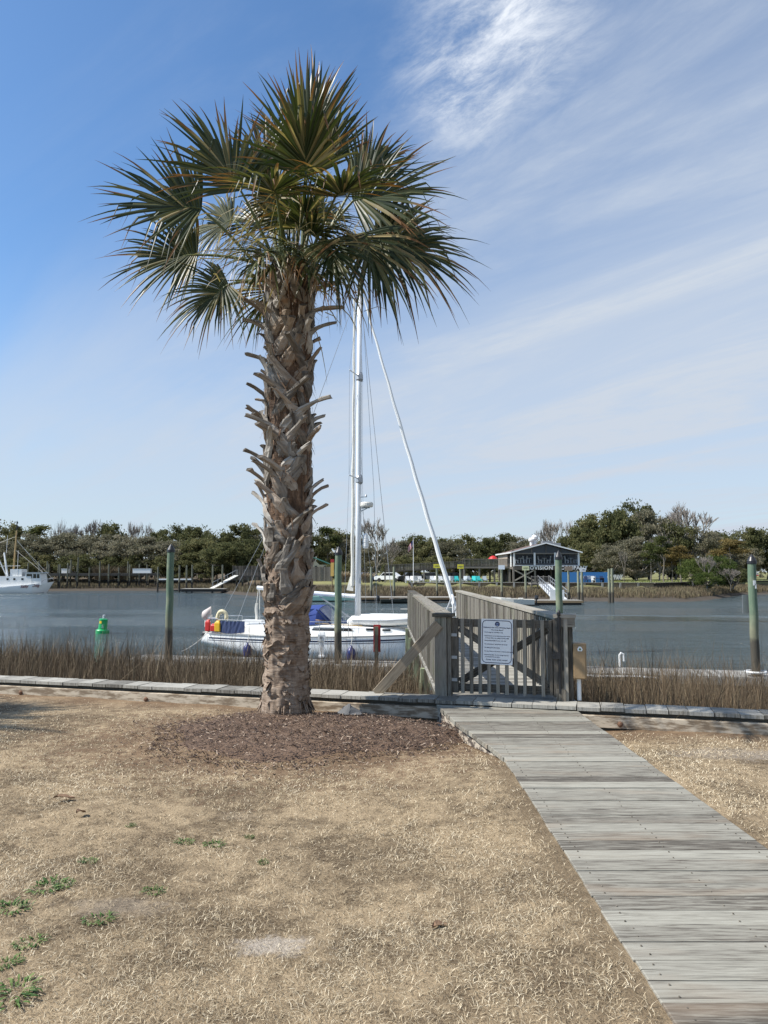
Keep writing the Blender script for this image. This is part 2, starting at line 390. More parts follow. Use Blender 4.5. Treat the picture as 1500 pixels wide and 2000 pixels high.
LAWNG = grassmat('far_lawn_blades', [(0.1, (0.10, 0.14, 0.04)), (0.6, (0.20, 0.24, 0.08)), (0.95, (0.36, 0.33, 0.16))])
def leafmat(name, a, b_, c_):
    m, t, b = newmat(name); pos = t.n('ShaderNodeTexCoord').outputs['Object']; oi = t.n('ShaderNodeObjectInfo').outputs['Random']
    f = t.math('ADD', t.math('MULTIPLY', t.attr('tone'), 0.55), t.math('ADD', t.math('MULTIPLY', t.noise(pos, 0.5, 3), 0.40), t.math('MULTIPLY', oi, 0.26)))
    c = t.ramp(f, [(0.2, a), (0.58, b_), (0.95, c_)]); t.l(c, b.inputs['Base Color']); b.inputs['Roughness'].default_value = 0.7
    b.inputs['Specular IOR Level'].default_value = 0.10
    tr = t.n('ShaderNodeBsdfTranslucent'); t.l(c, tr.inputs[0]); mx = t.n('ShaderNodeMixShader'); mx.inputs[0].default_value = 0.42
    out = m.node_tree.nodes['Material Output']; t.l(b.outputs[0], mx.inputs[1]); t.l(tr.outputs[0], mx.inputs[2]); t.l(mx.outputs[0], out.inputs[0])
    return m
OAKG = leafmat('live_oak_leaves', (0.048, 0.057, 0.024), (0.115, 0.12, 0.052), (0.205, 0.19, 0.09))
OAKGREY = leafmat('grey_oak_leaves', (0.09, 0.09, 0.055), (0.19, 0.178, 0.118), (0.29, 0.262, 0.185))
PINEG = leafmat('pine_needles', (0.032, 0.045, 0.016), (0.085, 0.10, 0.034), (0.17, 0.16, 0.06))
PINEY = leafmat('yellowing_needles', (0.09, 0.07, 0.026), (0.19, 0.145, 0.055), (0.30, 0.22, 0.09))
CEDAR = leafmat('cedar_leaves', (0.025, 0.045, 0.012), (0.075, 0.105, 0.028), (0.14, 0.165, 0.05))
TWIG = plain('grey_twigs', (0.20, 0.175, 0.15), 0.9, var=0.35, scale=1.5)
BARKG = plain('grey_bark', (0.17, 0.15, 0.125), 0.9, var=0.4, scale=3)
# ------------------------------------------------------------------ setting
WATER_Z = -1.88
BH_A, BH_K = 8.72, -0.28                       # near bulkhead line: Y = BH_A + BH_K*X
BH_ANG = math.atan(BH_K)
def bh_y(x): return BH_A + BH_K*x
SHORE = [(-400,190,230),(-110,140,175),(-68,132,168),(-43,138,165),(-30,131,150),(-22,112,134),(-17,106,126),(-3.3,97,112),(6,91,106),(15,89,104),(27,88,102),(36,87,101),(44,98,108),(52,110,118),(60,116,124),(150,140,160),(600,200,240)]
def shore(x):
    X = [s[0] for s in SHORE]
    return np.interp(x, X, [s[1] for s in SHORE]), np.interp(x, X, [s[2] for s in SHORE])
def smooth01(t): t = np.clip(t, 0, 1); return t*t*(3-2*t)
def terrain(x, y):
    x = np.asarray(x, float); y = np.asarray(y, float)
    ys, yb = shore(x); d = y-(BH_A+BH_K*x)
    near = -0.74-0.36*smooth01(d/8)-0.80*smooth01((d-6.5)/8)-1.1*smooth01((d-14)/10)
    f = (y-ys)/np.maximum(yb-ys, 1)
    far = np.where(f < 0, -1.88+0.09*(y-ys), np.where(f < 0.25, -1.88+0.5*f/0.25, np.where(f < 0.97, -1.38+0.5*(f-0.25)/0.72, -0.88+0.86*np.clip((f-0.97)/0.03, 0, 1))))
    far = np.maximum(far, -3.2)
    return np.where(d < 14+0*x, near, np.maximum(np.where(y < 70, np.minimum(near, -2.9), far), -3.2))
# one sheet from the near river bank under the water to the horizon
xs = np.unique(np.concatenate([np.linspace(-3000,-150,12), np.linspace(-150,150,121), np.linspace(150,3000,12), np.linspace(-14,14,57)]))
ts = np.concatenate([np.linspace(0.06,16,34), np.linspace(17,60,18), np.linspace(62,82,5), np.linspace(84,180,97), np.linspace(185,300,14), np.array([400,600,1000,2000,4500])])
gx_, gt_ = np.meshgrid(xs, ts); gy_ = np.where(gt_ < 60, np.clip(BH_A+BH_K*gx_, -30, 60)*np.clip(1-gt_/60, 0, 1)+gt_, gt_)
gz_ = terrain(gx_, gy_) + 0.03*np.sin(gx_*1.7+gy_)*np.cos(gy_*1.3)
V = np.stack([gx_, gy_, gz_], -1).reshape(-1, 3); nx = len(xs); ny = len(ts)
ii, jj = np.meshgrid(np.arange(ny-1), np.arange(nx-1), indexing='ij'); q0 = (ii*nx+jj).ravel()
loops = np.stack([q0, q0+1, q0+nx+1, q0+nx], 1).ravel()
m, t, b = newmat('river_bank_ground'); pos = t.n('ShaderNodeNewGeometry').outputs['Position']; px_, py_, pz_ = t.xyz(pos)
mud = t.mix(t.noise(pos, 1.5, 5), (0.050, 0.042, 0.034), (0.10, 0.085, 0.068))
turf = t.mix(t.noise(pos, 0.25, 5), (0.11, 0.13, 0.045), (0.25, 0.22, 0.11))
litter = t.mix(t.noise(pos, 0.6, 4), (0.07, 0.055, 0.035), (0.16, 0.12, 0.075))
turf = t.mix(t.sstep(t.math('ADD', px_, t.math('MULTIPLY', t.noise(pos, 0.1, 2), 14)), -14, -4), litter, turf)
t.l(t.mix(t.sstep(pz_, -0.7, -0.1), mud, turf), b.inputs['Base Color']); b.inputs['Roughness'].default_value = 0.8; b.inputs['Specular IOR Level'].default_value = 0.08
GROUND_M = m
g = np_mesh('ground', V, np.arange(len(q0))*4, loops, np.full(len(q0), 0.5), m, smooth=True); tag(g, kind='structure')
# water
m, t, b = newmat('tidal_water'); pos = t.n('ShaderNodeNewGeometry').outputs['Position']
b.inputs['Base Color'].default_value = (0.055, 0.075, 0.078, 1); b.inputs['Roughness'].default_value = 0.10; b.inputs['IOR'].default_value = 1.33
w1 = t.noise(t.mapv(pos, (0.7, 2.2, 1), rot=(0,0,R(12))), 0.9, 6, 0.68, 0.5); w2 = t.noise(t.mapv(pos, (1, 1.7, 1), rot=(0,0,R(-20))), 5.0, 3, 0.6, 0.3)
calm = t.sstep(t.noise(t.mapv(pos, (0.018, 0.075, 1)), 1.0, 3), 0.42, 0.62)
w3 = t.noise(t.mapv(pos, (0.22, 0.75, 1), rot=(0,0,R(8))), 1.0, 4, 0.6, 0.6)
hgt = t.math('MULTIPLY', t.math('ADD', t.math('MULTIPLY', w3, 2.0), t.math('ADD', w1, t.math('MULTIPLY', w2, 0.35))), t.math('ADD', 0.5, t.math('MULTIPLY', calm, 0.6)))
wx, wy, _ = t.xyz(pos); line_ = t.math('ADD', t.math('SUBTRACT', wy, 61.0), t.math('ADD', t.math('MULTIPLY', wx, 0.10), t.math('MULTIPLY', t.noise(pos, 0.12, 3), 5.0)))
slick = t.math('MULTIPLY', t.sstep(t.math('ABSOLUTE', line_), 4.2, 2.6), t.sstep(wx, 10, 17))
hgt = t.math('MULTIPLY', hgt, t.math('SUBTRACT', 1.0, t.math('MULTIPLY', slick, 0.93)))
t.l(t.bump(hgt, 1.0, 0.34), b.inputs['Normal'])
t.l(t.math('ADD', 0.06, t.math('MULTIPLY', calm, 0.16)), b.inputs['Roughness'])
me = MB(); me.add([(-3000,12,WATER_Z),(3000,12,WATER_Z),(3000,260,WATER_Z),(-3000,260,WATER_Z)], [(0,1,2,3)])
tag(me.build('water', m), kind='structure')

# lawn on the near side -------------------------------------------------
PATH_X0, PATH_X1, PATH_Z = 0.97, 2.09, 0.10
MUL = (-0.80, 7.45, 1.55, 1.2)
def path_left(y): return np.interp(y, [6.2, 7.55, 8.7], [PATH_X0, 0.72, 0.57])
def lawn_z(x, y):
    x = np.asarray(x, float); y = np.asarray(y, float)
    n = np.array([mnoise.noise(Vector((a*0.9, b_*0.9, 0.3)))*0.022+mnoise.noise(Vector((a*3.3, b_*3.3, 1.3)))*0.010 for a, b_ in zip(x.ravel(), y.ravel())]).reshape(x.shape)
    e = np.sqrt(((x-MUL[0])/MUL[2])**2+((y-MUL[1])/MUL[3])**2)
    n = n + 0.06*smooth01(1.15-e)
    dl = path_left(y)-x; dr = x-PATH_X1
    dp = np.maximum(dl, dr)                                  # distance outside path
    n = n*(0.3+0.7*smooth01((dp+0.02)/0.35)) + 0.098*np.exp(-(np.maximum(dp, 0)/0.75)**2)*(1-smooth01((y-5.7)/1.3)) - 0.010*np.exp(-np.maximum(dp, 0)/0.05) - 0.09*smooth01((y-6.6)/1.4)*np.exp(-np.maximum(dp, 0)/0.4)
    db = (BH_A+BH_K*x)-y
    n = n - 0.03*smooth01(1-db/1.1)
    return np.where(dp < -0.10, -0.10, np.where(dp < 0.0, np.minimum(n, 0.084), n))
lx = np.unique(np.round(np.concatenate([np.linspace(-60,-7,14), np.linspace(-7,7,211), np.linspace(7,60,14)]), 4)); lt = np.concatenate([np.linspace(-60,-2,10), np.linspace(-1.5,0.999,150)])
gx_, gt_ = np.meshgrid(lx, lt); front = np.clip(BH_A+BH_K*gx_, 1.0, 40)-0.02
gy_ = np.where(gt_ > -1.6, 0.5+(gt_+1.5)/2.5*(front-0.5), gt_)
gz_ = lawn_z(gx_, gy_); V = np.stack([gx_, gy_, gz_], -1).reshape(-1, 3); nx, ny = len(lx), len(lt)
ii, jj = np.meshgrid(np.arange(ny-1), np.arange(nx-1), indexing='ij'); q0 = (ii*nx+jj).ravel()
loops = np.stack([q0, q0+1, q0+nx+1, q0+nx], 1).ravel()
m, t, b = newmat('dormant_lawn_soil'); pos = t.n('ShaderNodeNewGeometry').outputs['Position']; x_, y_, z_ = t.xyz(pos)
fine_ = t.noise(pos, 60, 5, 0.7); pat = t.noise(pos, 1.3, 5, 0.6); med = t.noise(pos, 9, 5, 0.6)
c = t.mix(t.sstep(t.math('ADD', t.math('MULTIPLY', pat, 0.6), t.math('MULTIPLY', med, 0.4)), 0.40, 0.60), (0.080, 0.057, 0.036), (0.315, 0.24, 0.152))
c = t.mix(t.math('MULTIPLY', t.sstep(fine_, 0.35, 0.65), 0.55), c, t.mix(0.5, c, (0.50, 0.39, 0.25)))
c = t.mix(t.sstep(fine_, 0.42, 0.25), c, (0.07, 0.045, 0.026))
def patch(cx, cy, rx, ry, soft=0.5):
    p = t.vmath('LENGTH', t.comb(t.math('DIVIDE', t.math('SUBTRACT', x_, cx), rx), t.math('DIVIDE', t.math('SUBTRACT', y_, cy), ry), 0.0))
    return t.sstep(t.math('ADD', p, t.math('MULTIPLY', t.math('SUBTRACT', t.math('ADD', t.math('MULTIPLY', med, 0.5), t.math('MULTIPLY', t.noise(pos, 24, 4, 0.7), 0.5)), 0.5), 4.5)), 1.0+soft, 1.0-soft)
s1 = gnd(530, 1848); s2 = gnd(240, 1775); s3 = gnd(1440, 1475); s4 = gnd(470, 1590)
SANDP = [(s1.x, s1.y, 0.15, 0.075), (s2.x, s2.y, 0.22, 0.09), (s3.x, s3.y, 0.5, 0.22), (s4.x, s4.y, 0.12, 0.07)]
for i_, p_ in enumerate(SANDP): c = t.mix(t.math('MULTIPLY', patch(*p_), (0.65, 0.18, 0.35, 0.1)[i_]), c, t.mix(fine_, (0.30, 0.25, 0.20), (0.62, 0.56, 0.48)))
edge_ = t.sstep(t.math('ADD', t.math('ABSOLUTE', t.math('SUBTRACT', x_, 0.90)), t.math('MULTIPLY', med, 0.06)), 0.14, 0.05)
c = t.mix(t.math('MULTIPLY', edge_, 0.75), c, t.mix(fine_, (0.12, 0.085, 0.052), (0.25, 0.19, 0.12)))
# trodden brown soil beside the bed and along the bulkhead
bhd = t.math('SUBTRACT', t.math('ADD', BH_A, t.math('MULTIPLY', x_, BH_K)), y_)
soil = t.math('MAXIMUM', t.sstep(t.math('ADD', bhd, t.math('MULTIPLY', pat, 1.2)), 1.7, 0.5), patch(-0.8, 7.4, 2.1, 1.55, 0.3))
c = t.mix(t.math('MULTIPLY', soil, 0.75), c, t.mix(fine_, (0.115, 0.070, 0.042), (0.24, 0.16, 0.10)))
t.l(c, b.inputs['Base Color']); b.inputs['Roughness'].default_value = 0.95; b.inputs['Specular IOR Level'].default_value = 0.1
t.l(t.bump(t.math('ADD', fine_, t.math('MULTIPLY', med, 0.8)), 0.8, 0.02), b.inputs['Normal'])
lawn = np_mesh('lawn', V, np.arange(len(q0))*4, loops, np.full(len(q0), 0.5), m, smooth=True); tag(lawn, kind='structure')

# dry grass blades on the lawn
def lawn_scatter(n, x0, x1, y0, y1, pw=0.0):
    y = y0*(y1/y0)**rng.random(n) if pw else rng.uniform(y0, y1, n)
    hw = 0.62*y+0.6
    x = rng.uniform(-1, 1, n)*hw; k = (x > x0) & (x < x1); x, y = x[k], y[k]
    dp = np.maximum(path_left(y)-x, x-PATH_X1); k = (dp > 0.03) & (y < BH_A+BH_K*x-0.25)
    e = np.sqrt(((x-MUL[0])/MUL[2])**2+((y-MUL[1])/MUL[3])**2); k &= (e > 0.92)
    return x[k], y[k]
x, y = lawn_scatter(380000, -9, 9, 1.9, 10.5, 1)
pn = np.array([mnoise.noise(Vector((a*1.1, b_*1.1, 4.0)))*0.6+mnoise.noise(Vector((a*3.7, b_*3.7, 7.0)))*0.5 for a, b_ in zip(x, y)])
for sx_, sy_, rx_, ry_ in SANDP[:2]: pn -= 0.7*np.exp(-(((x-sx_)/rx_)**2+((y-sy_)/ry_)**2)*0.8)
dbh = (BH_A+BH_K*x)-y; e = np.sqrt(((x-MUL[0])/MUL[2])**2+((y-MUL[1])/MUL[3])**2)
soilw = np.maximum(smooth01((1.7-dbh)/1.2), smooth01((1.45-e)/0.4))*np.where(x > 2.1, 0.35, 1)
keep = rng.random(len(x)) < np.clip(0.60+1.25*pn, 0.10, 1)*np.where(np.abs(x-0.92) < 0.06, 0.35, 1)*(1-0.85*soilw); x, y, pn = x[keep], y[keep], pn[keep]
n = len(x); sc = np.clip(y/4.5, 0.75, 1.7)
P = np.stack([x, y, lawn_z(x, y)-0.003], 1)
lawn_b = blades('dry_grass', P, rng.uniform(0.010, 0.028, n), 0.0025*sc*rng.uniform(0.7, 1.4, n), rng.uniform(0.4, 2.6, n), rng.uniform(0, 2*np.pi, n), STRAW, np.clip(rng.random(n)*0.95+0.30*pn, 0, 1))
tag(lawn_b, 'short dry straw-coloured dormant grass covering the lawn', 'grass', kind='stuff')
# a looser layer of longer straw lying flat
x, y = lawn_scatter(34000, -9, 9, 1.9, 10, 1); n = len(x); P = np.stack([x, y, lawn_z(x, y)+0.004], 1)
ln = blades('straw_thatch', P, rng.uniform(0.005, 0.012, n), 0.0032*np.clip(y/4.5, 0.8, 1.6), rng.uniform(1.5, 4.0, n), rng.uniform(0, 6.28, n), STRAW, np.where(rng.random(n) < 0.12, rng.uniform(0, 0.12, n), rng.uniform(0.35, 1.0, n)), curl=0.3)
tag(ln, 'loose pale straw lying over the dormant lawn', 'grass', kind='stuff')

# mulch bed round the palm
cx, cy, rx, ry = MUL; mb = MB(); rows = []
for i in range(15):
    f = i/14; rows.append([])
    for k in range(64):
        a = 2*math.pi*k/64; rr = f*(1+0.07*math.sin(3*a+1)+0.05*math.sin(7*a)); xx, yy = cx+rx*rr*math.cos(a), cy+ry*rr*math.sin(a)
        yy = min(yy, bh_y(xx)-0.4)
        rows[-1].append(Vector((xx, yy, 0.015+0.07*(1-f**3)-0.075*f**6+0.014*mnoise.noise(Vector((xx*6, yy*6, 0))))))
mb.loft(rows, 0.5, close=True)
for k in range(11000):
    a = random.random()*6.283; f = math.sqrt(random.random())*1.02 if k % 9 else random.uniform(0.98, 1.28); wb = 1+0.07*math.sin(3*a+1)+0.05*math.sin(7*a); xx, yy = cx+rx*f*wb*math.cos(a), cy+ry*f*wb*math.sin(a)
    if yy > bh_y(xx)-0.4: continue
    z0 = max(0.015+0.07*(1-min(f, 1)**3)-0.04*min(f, 1)**6+0.014*mnoise.noise(Vector((xx*6, yy*6, 0)))+0.006, float(lawn_z(np.array([xx]), np.array([yy]))[0])+0.004 if f > 0.9 else 0); L = random.uniform(0.010, 0.036)*random.choice((1, 1, 1, 2.2)); wd = random.uniform(0.003, 0.011); th = random.random()*6.283
    d = Vector((math.cos(th), math.sin(th), random.uniform(-0.5, 0.5))); s_ = Vector((-math.sin(th), math.cos(th), random.uniform(-0.5, 0.5)))*wd
    p = Vector((xx, yy, z0+random.uniform(0, 0.012))); d *= L/2
    mb.quad(p-d-s_/2, p+d-s_/2, p+d+s_/2, p-d+s_/2, random.random()**2.2)
m, t, b = newmat('bark_mulch'); pos = t.n('ShaderNodeNewGeometry').outputs['Position']
c = t.ramp(t.math('ADD', t.attr('tone'), t.math('MULTIPLY', t.math('SUBTRACT', t.noise(pos, 45, 4), 0.5), 0.5)), [(0.05, (0.042, 0.024, 0.017)), (0.4, (0.098, 0.058, 0.036)), (0.7, (0.175, 0.112, 0.070)), (0.97, (0.46, 0.36, 0.27))])
t.l(c, b.inputs['Base Color']); b.inputs['Roughness'].default_value = 0.9; t.l(t.bump(t.noise(pos, 60, 4), 0.9, 0.02), b.inputs['Normal'])
tag(mb.build('mulch_bed', m), 'reddish brown bark mulch mounded round the palm trunk', 'mulch', kind='stuff')

# boardwalk path ---------------------------------------------------------
mb = MB(); y = 1.0; i = 0
while y < 8.55:
    wd = 0.139; gap = 0.004; y1 = min(y+wd, bh_y(1.4)+0.2)
    ym = (y+y1)/2; xl = float(path_left(ym)); xl0 = float(path_left(y)); xl1 = float(path_left(y1)); xr = PATH_X1+random.uniform(-0.004, 0.004)
    def ytop(x_, yy): return min(yy, bh_y(x_)-0.02)
    sag = random.uniform(-0.003, 0.003); j = random.uniform(-0.006, 0.006); z = PATH_Z+sag
    a, b_, c_, d_ = (xl0+j, ytop(xl0, y)), (xr, ytop(xr, y)), (xr, ytop(xr, y1)), (xl1+j, ytop(xl1, y1))
    if b_[1] >= bh_y(xr)-0.021 and a[1] >= bh_y(xl0)-0.021: break
    vs = [Vector((p[0], p[1], z-0.038)) for p in (a, b_, c_, d_)] + [Vector((p[0], p[1], z)) for p in (a, b_, c_, d_)]
    # bevelled top edge
    bev = 0.005
    top = [Vector((a[0]+bev, a[1]+bev, z+0.002)), Vector((b_[0]-bev, b_[1]+bev, z+0.002)), Vector((c_[0]-bev, max(c_[1]-bev, b_[1]+bev), z+0.002)), Vector((d_[0]+bev, max(d_[1]-bev, a[1]+bev), z+0.002))]
    vs += top; fs = [(0,1,5,4),(1,2,6,5),(2,3,7,6),(3,0,4,7),(4,5,9,8),(5,6,10,9),(6,7,11,10),(7,4,8,11),(8,9,10,11)]
    r1, r2 = random.random()*40, random.random()*40
    mb.add(vs, fs, [[(vs[k].x+r1, vs[k].y+vs[k].z+r2) for k in f] for f in fs], random.random()); y += wd+gap
NAILS = []
path = mb.build('path', WD_PATH, origin=(1.5, 5, 0)); tag(path, kind='structure')
mb = MB(); pts = [(PATH_X0+0.03, 1.0), (PATH_X0+0.03, 6.2), (0.75, 7.55), (0.60, 8.5)]
for p, q in zip(pts, pts[1:]): mb.bar((p[0]+0.02, p[1], -0.045), (q[0]+0.02, q[1], -0.045), 0.04, 0.20)
mb.bar((PATH_X1-0.05, 1.0, -0.045), (PATH_X1-0.05, 8.0, -0.045), 0.04, 0.20)
m, t, b = newmat('flaking_edge_board'); pos = t.n('ShaderNodeNewGeometry').outputs['Position']
fl = t.noise(t.mapv(pos, (3, 3, 6)), 3, 5, 0.65); t.l(t.mix(t.sstep(fl, 0.46, 0.54), (0.07, 0.055, 0.045), (0.40, 0.35, 0.28)), b.inputs['Base Color']); b.inputs['Roughness'].default_value = 0.9
mb.build('edge_board', m, path)
mb = MB(); y = 1.0
while y < 8.3:
    for x_ in (PATH_X0+0.07, 1.53, PATH_X1-0.07):
        for q in (0.03, 0.105): mb.lathe([(0.004, -0.002), (0.0037, 0.0035), (0.0, 0.004)], (x_+random.uniform(-.012, .012), y+q+random.uniform(-.008, .008), PATH_Z+0.001), 6)
    y += 0.143
nl = mb.build('nail_heads', WD_BRACE, path); nl['kind'] = 'stuff'

# near bulkhead ----------------------------------------------------------
bh = thing('bulkhead', (0, BH_A, 0), 'low weathered wooden bulkhead with plank cap between lawn and marsh', 'bulkhead')
RB = Matrix.Rotation(BH_ANG, 3, 'Z')
def bp(s, off, z):   # s along the line from x=0, off toward the water
    p = RB @ Vector((s, off, 0)); return Vector((p.x, BH_A+p.y, z))
mb = MB(); s = -26.0
while s < 22:
    wd = 0.225 + random.uniform(-0.03, 0.03); mb.box(bp(s+wd/2, 0.14, 0.135+random.uniform(-0.004, 0.006)), (wd-0.008, 0.34+random.uniform(-0.015, 0.015), 0.038), Matrix.Rotation(BH_ANG+R(random.uniform(-1.2, 1.2)), 3, 'Z')); s += wd
# boards are laid with grain across the cap
for k in range(len(mb.uv)): mb.uv[k] = [(v_*1.0, u_*1.0) for u_, v_ in mb.uv[k]]
mb.build('cap_boards', WD_CAP, bh)
mb = MB(); mb.box(bp(-2, 0.075, 0.060), (48, 0.04, 0.10), BH_ANG); mb.build('fascia', WD_DARK, bh)  # dark colour and setback make the fascia read as shade under the cap
mb = MB(); mb.box(bp(-2, 0.20, -0.5), (48, 0.06, 1.2), BH_ANG); mb.build('sheeting', WD_DARK, bh)
m, t, b = newmat('sandy_waler'); pos = t.n('ShaderNodeNewGeometry').outputs['Position']
fl = t.noise(t.mapv(pos, (2, 2, 9)), 2.5, 5, 0.65); t.l(t.mix(t.sstep(fl, 0.4, 0.6), (0.20, 0.15, 0.10), (0.50, 0.43, 0.33)), b.inputs['Base Color']); b.inputs['Roughness'].default_value = 0.9
mb = MB(); mb.box(bp(-2, -0.02, 0.015), (48, 0.11, 0.12), BH_ANG); mb.build('waler', m, bh)
s = -24
while s < 20: mb = MB(); mb.lathe([(0.0, 0.0), (0.028, 0.004), (0.034, 0.02), (0.02, 0.05), (0, 0.055)][::-1], bp(s, -0.05, 0.0), 8, Matrix.Rotation(R(90), 3, 'X')); mb.build('bolt', RUST, bh); s += 1.9

# marsh grass, near side ---------------------------------------------------
def marsh(n, dmin, dmax, hmul, xr, pw=1.0, wd=0.006):
    d = dmin+(dmax-dmin)*rng.random(n)**pw; x = rng.uniform(-xr, xr, n)*(0.5+0.5*(d+9)/(dmax+9)); y = BH_A+BH_K*x+d
    k = ~((x > 0.66) & (x < 2.2) & (y < 21)); x, y, d = x[k], y[k], d[k]
    nz = np.array([mnoise.noise(Vector((a*0.5, b_*0.5, 2))) for a, b_ in zip(x, y)])
    k = rng.random(len(x)) < np.clip(0.75+0.8*nz, 0.2, 1); x, y, d, nz = x[k], y[k], d[k], nz[k]; n = len(x)
    near_ = np.clip(1-d/6, 0, 1); side = np.interp(x, [-6, 0, 2, 4], [0.84, 0.80, 0.80, 0.80])*(1-near_)+near_*1.0
    cl_ = np.array([mnoise.noise(Vector((a*1.7, b_*1.7, 6))) for a, b_ in zip(x, y)]); H = hmul*side*rng.uniform(0.5, 1.08, n)*(1+0.28*nz+0.30*cl_)
    return np.stack([x, y, terrain(x, y)-0.02], 1), H, wd*rng.uniform(0.6, 1.4, n)*np.clip((y)/12, 0.8, 1.6)
parts = [marsh(70000, 0.35, 13.0, 1.08, 16), marsh(20000, 0.35, 13, 1.62, 14, wd=0.0072), marsh(16000, 0.32, 2.2, 1.02, 10)]
P, H, Wd = (np.concatenate([p[i] for p in parts]) for i in range(3)); n = len(P)
mg = blades('marsh_grass', P, H, Wd, rng.gamma(2, 0.12, n), rng.uniform(0, 6.283, n), MARSH, rng.beta(2, 2.4, n))
tag(mg, 'tall brown winter marsh grass growing behind the bulkhead', 'marsh grass', kind='stuff')
# far shore marsh grass
x = rng.uniform(-75, 75, 60000); ys, yb = shore(x); f = rng.uniform(0.16, 0.97, len(x)); y = ys+(yb-ys)*f; n = len(x)
patchn = np.array([mnoise.noise(Vector((a*0.12, b_*0.12, 5))) for a, b_ in zip(x, y)])
P = np.stack([x, y, terrain(x, y)-0.03], 1)
mf = blades('far_marsh_grass', P, rng.uniform(0.35, 0.8, n)*(1+0.4*patchn), np.full(n, 0.055), rng.uniform(0, 0.5, n), rng.uniform(0, 6.28, n), MARSHF, np.clip(rng.random(n)*0.7+0.25+0.5*patchn, 0, 1))
tag(mf, 'brown marsh grass along the far river bank', 'marsh grass', kind='stuff')

# weeds on the lawn
def weed_mesh(seed, n, r):
    random.seed(seed); mb = MB()
    for k in range(n):
        a = random.random()*6.283; rr = r*math.sqrt(random.random()); b0 = Vector((rr*math.cos(a), rr*math.sin(a)*0.7, 0)); L = random.uniform(0.016, 0.045)
        th = a+random.uniform(-0.9, 0.9); d = Vector((math.cos(th), math.sin(th), 0)); s_ = Vector((-d.y, d.x, 0)); wd = random.uniform(0.0018, 0.0052)
        pts = [b0, b0+d*L*0.4+Vector((0,0,L*0.55)), b0+d*L*0.85+Vector((0,0,L*0.6)), b0+d*L*1.15+Vector((0,0,L*0.4))]
        ws = [0.4, 1.0, 0.9, 0.05]; tn = random.random()
        mb.loft([[p-s_*wd*q, p+s_*wd*q] for p, q in zip(pts, ws)], tn)
    return mb
WEEDS = [(360,1642,0.9,'small green weed tuft, left one of a pair in mid lawn'),(420,1647,1.0,'bright green weed tuft, right one of a pair in mid lawn'),(487,1634,0.5,'tiny sparse green weed right of the pair in mid lawn'),
 (172,1683,0.8,'flat dark green weed near the left edge of the lawn'),(302,1745,0.9,'green weed tuft above the bare sandy patch on the left'),(195,1800,1.1,'bright green weed tuft right of the left edge weeds'),
 (95,1738,1.5,'wide green weed clump trailing across the left lawn'),(25,1780,1.4,'green weed clump touching the left edge of the view'),(60,1850,1.0,'low green weed tuft lower left of the lawn'),
 (30,1945,1.6,'largest green weed clump in the bottom left corner'),(8,1890,1.0,'half hidden green weed above the bottom left clump'),(515,1686,0.55,'small thin green weed in the middle of the lawn'),(256,1615,0.5,'faint small green weed highest up the left lawn'),(125,1735,0.9,'green leaves at the right end of the trailing weeds')]
protos = [weed_mesh(3+k, 75, 0.085).mesh('weed_clump') for k in range(3)]; random.seed(11)
for me_ in protos: me_.materials.append(WEED)
for k, (px, py, s_, lab) in enumerate(WEEDS):
    p = gnd(px, py); o = bpy.data.objects.new('weed_clump', protos[k % 3]); COL.objects.link(o)
    o.location = (p.x, p.y, float(lawn_z(np.array([p.x]), np.array([p.y]))[0])-0.004); o.rotation_euler = (0, 0, random.random()*6); o.scale = (s_*0.72, s_*0.72, 0.55+0.22*s_)
    tag(o, lab, 'weed', 'green weeds in the dry lawn')
# ground cloth scrap and dry leaves
p = gnd(683, 1410); mb = MB(); rows = []
for i in range(9):
    rows.append([])
    for k in range(9):
        u, v = i/8-0.5, k/8-0.5; h = 0.13*max(0, 1-2.3*math.hypot(u*0.9+0.05, v))+0.02*mnoise.noise(Vector((u*7, v*7, 3)))
        rows[-1].append(Vector((p.x+u*0.24+0.03*mnoise.noise(Vector((u*4, v*4, 9))), p.y+v*0.26+0.1, 0.085+0.8*max(h, -0.005))))
mb.loft(rows, 0.5); tag(mb.build('ground_cloth', FABRIC, origin=(p.x, p.y, 0.1)), 'scrap of grey landscape cloth poking up beside the palm base', 'cloth')
LEAFB = plain('dry_leaf_brown', (0.20, 0.12, 0.07), 0.8, var=0.3, scale=30)
for px, py, L, a, lab in [(937,1452,0.16,0.1,'curled dry brown leaf beside the boardwalk edge'),(125,1568,0.14,0.2,'dark dry leaf lying on the left lawn'),(158,1597,0.07,1.0,'small dark leaf scrap below the dry leaf on the left'),(862,1826,0.09,0.4,'pale twig in the grass left of the boardwalk')]:
    p = gnd(px, py); mb = MB(); d = Vector((math.cos(a), math.sin(a), 0)); s_ = Vector((-d.y, d.x, 0))
    mb.loft([[p+d*L*(q-0.5)+s_*(0.03*math.sin(math.pi*min(max(q, 0.04), 0.96)))*e+Vector((0,0,0.035+0.012*abs(e)+0.01*math.sin(5*q))) for e in (-1,0,1)] for q in (0,0.25,0.5,0.75,1)], 0.5)
    tag(mb.build('dry_leaf', LEAFB, origin=p), lab, 'leaf')
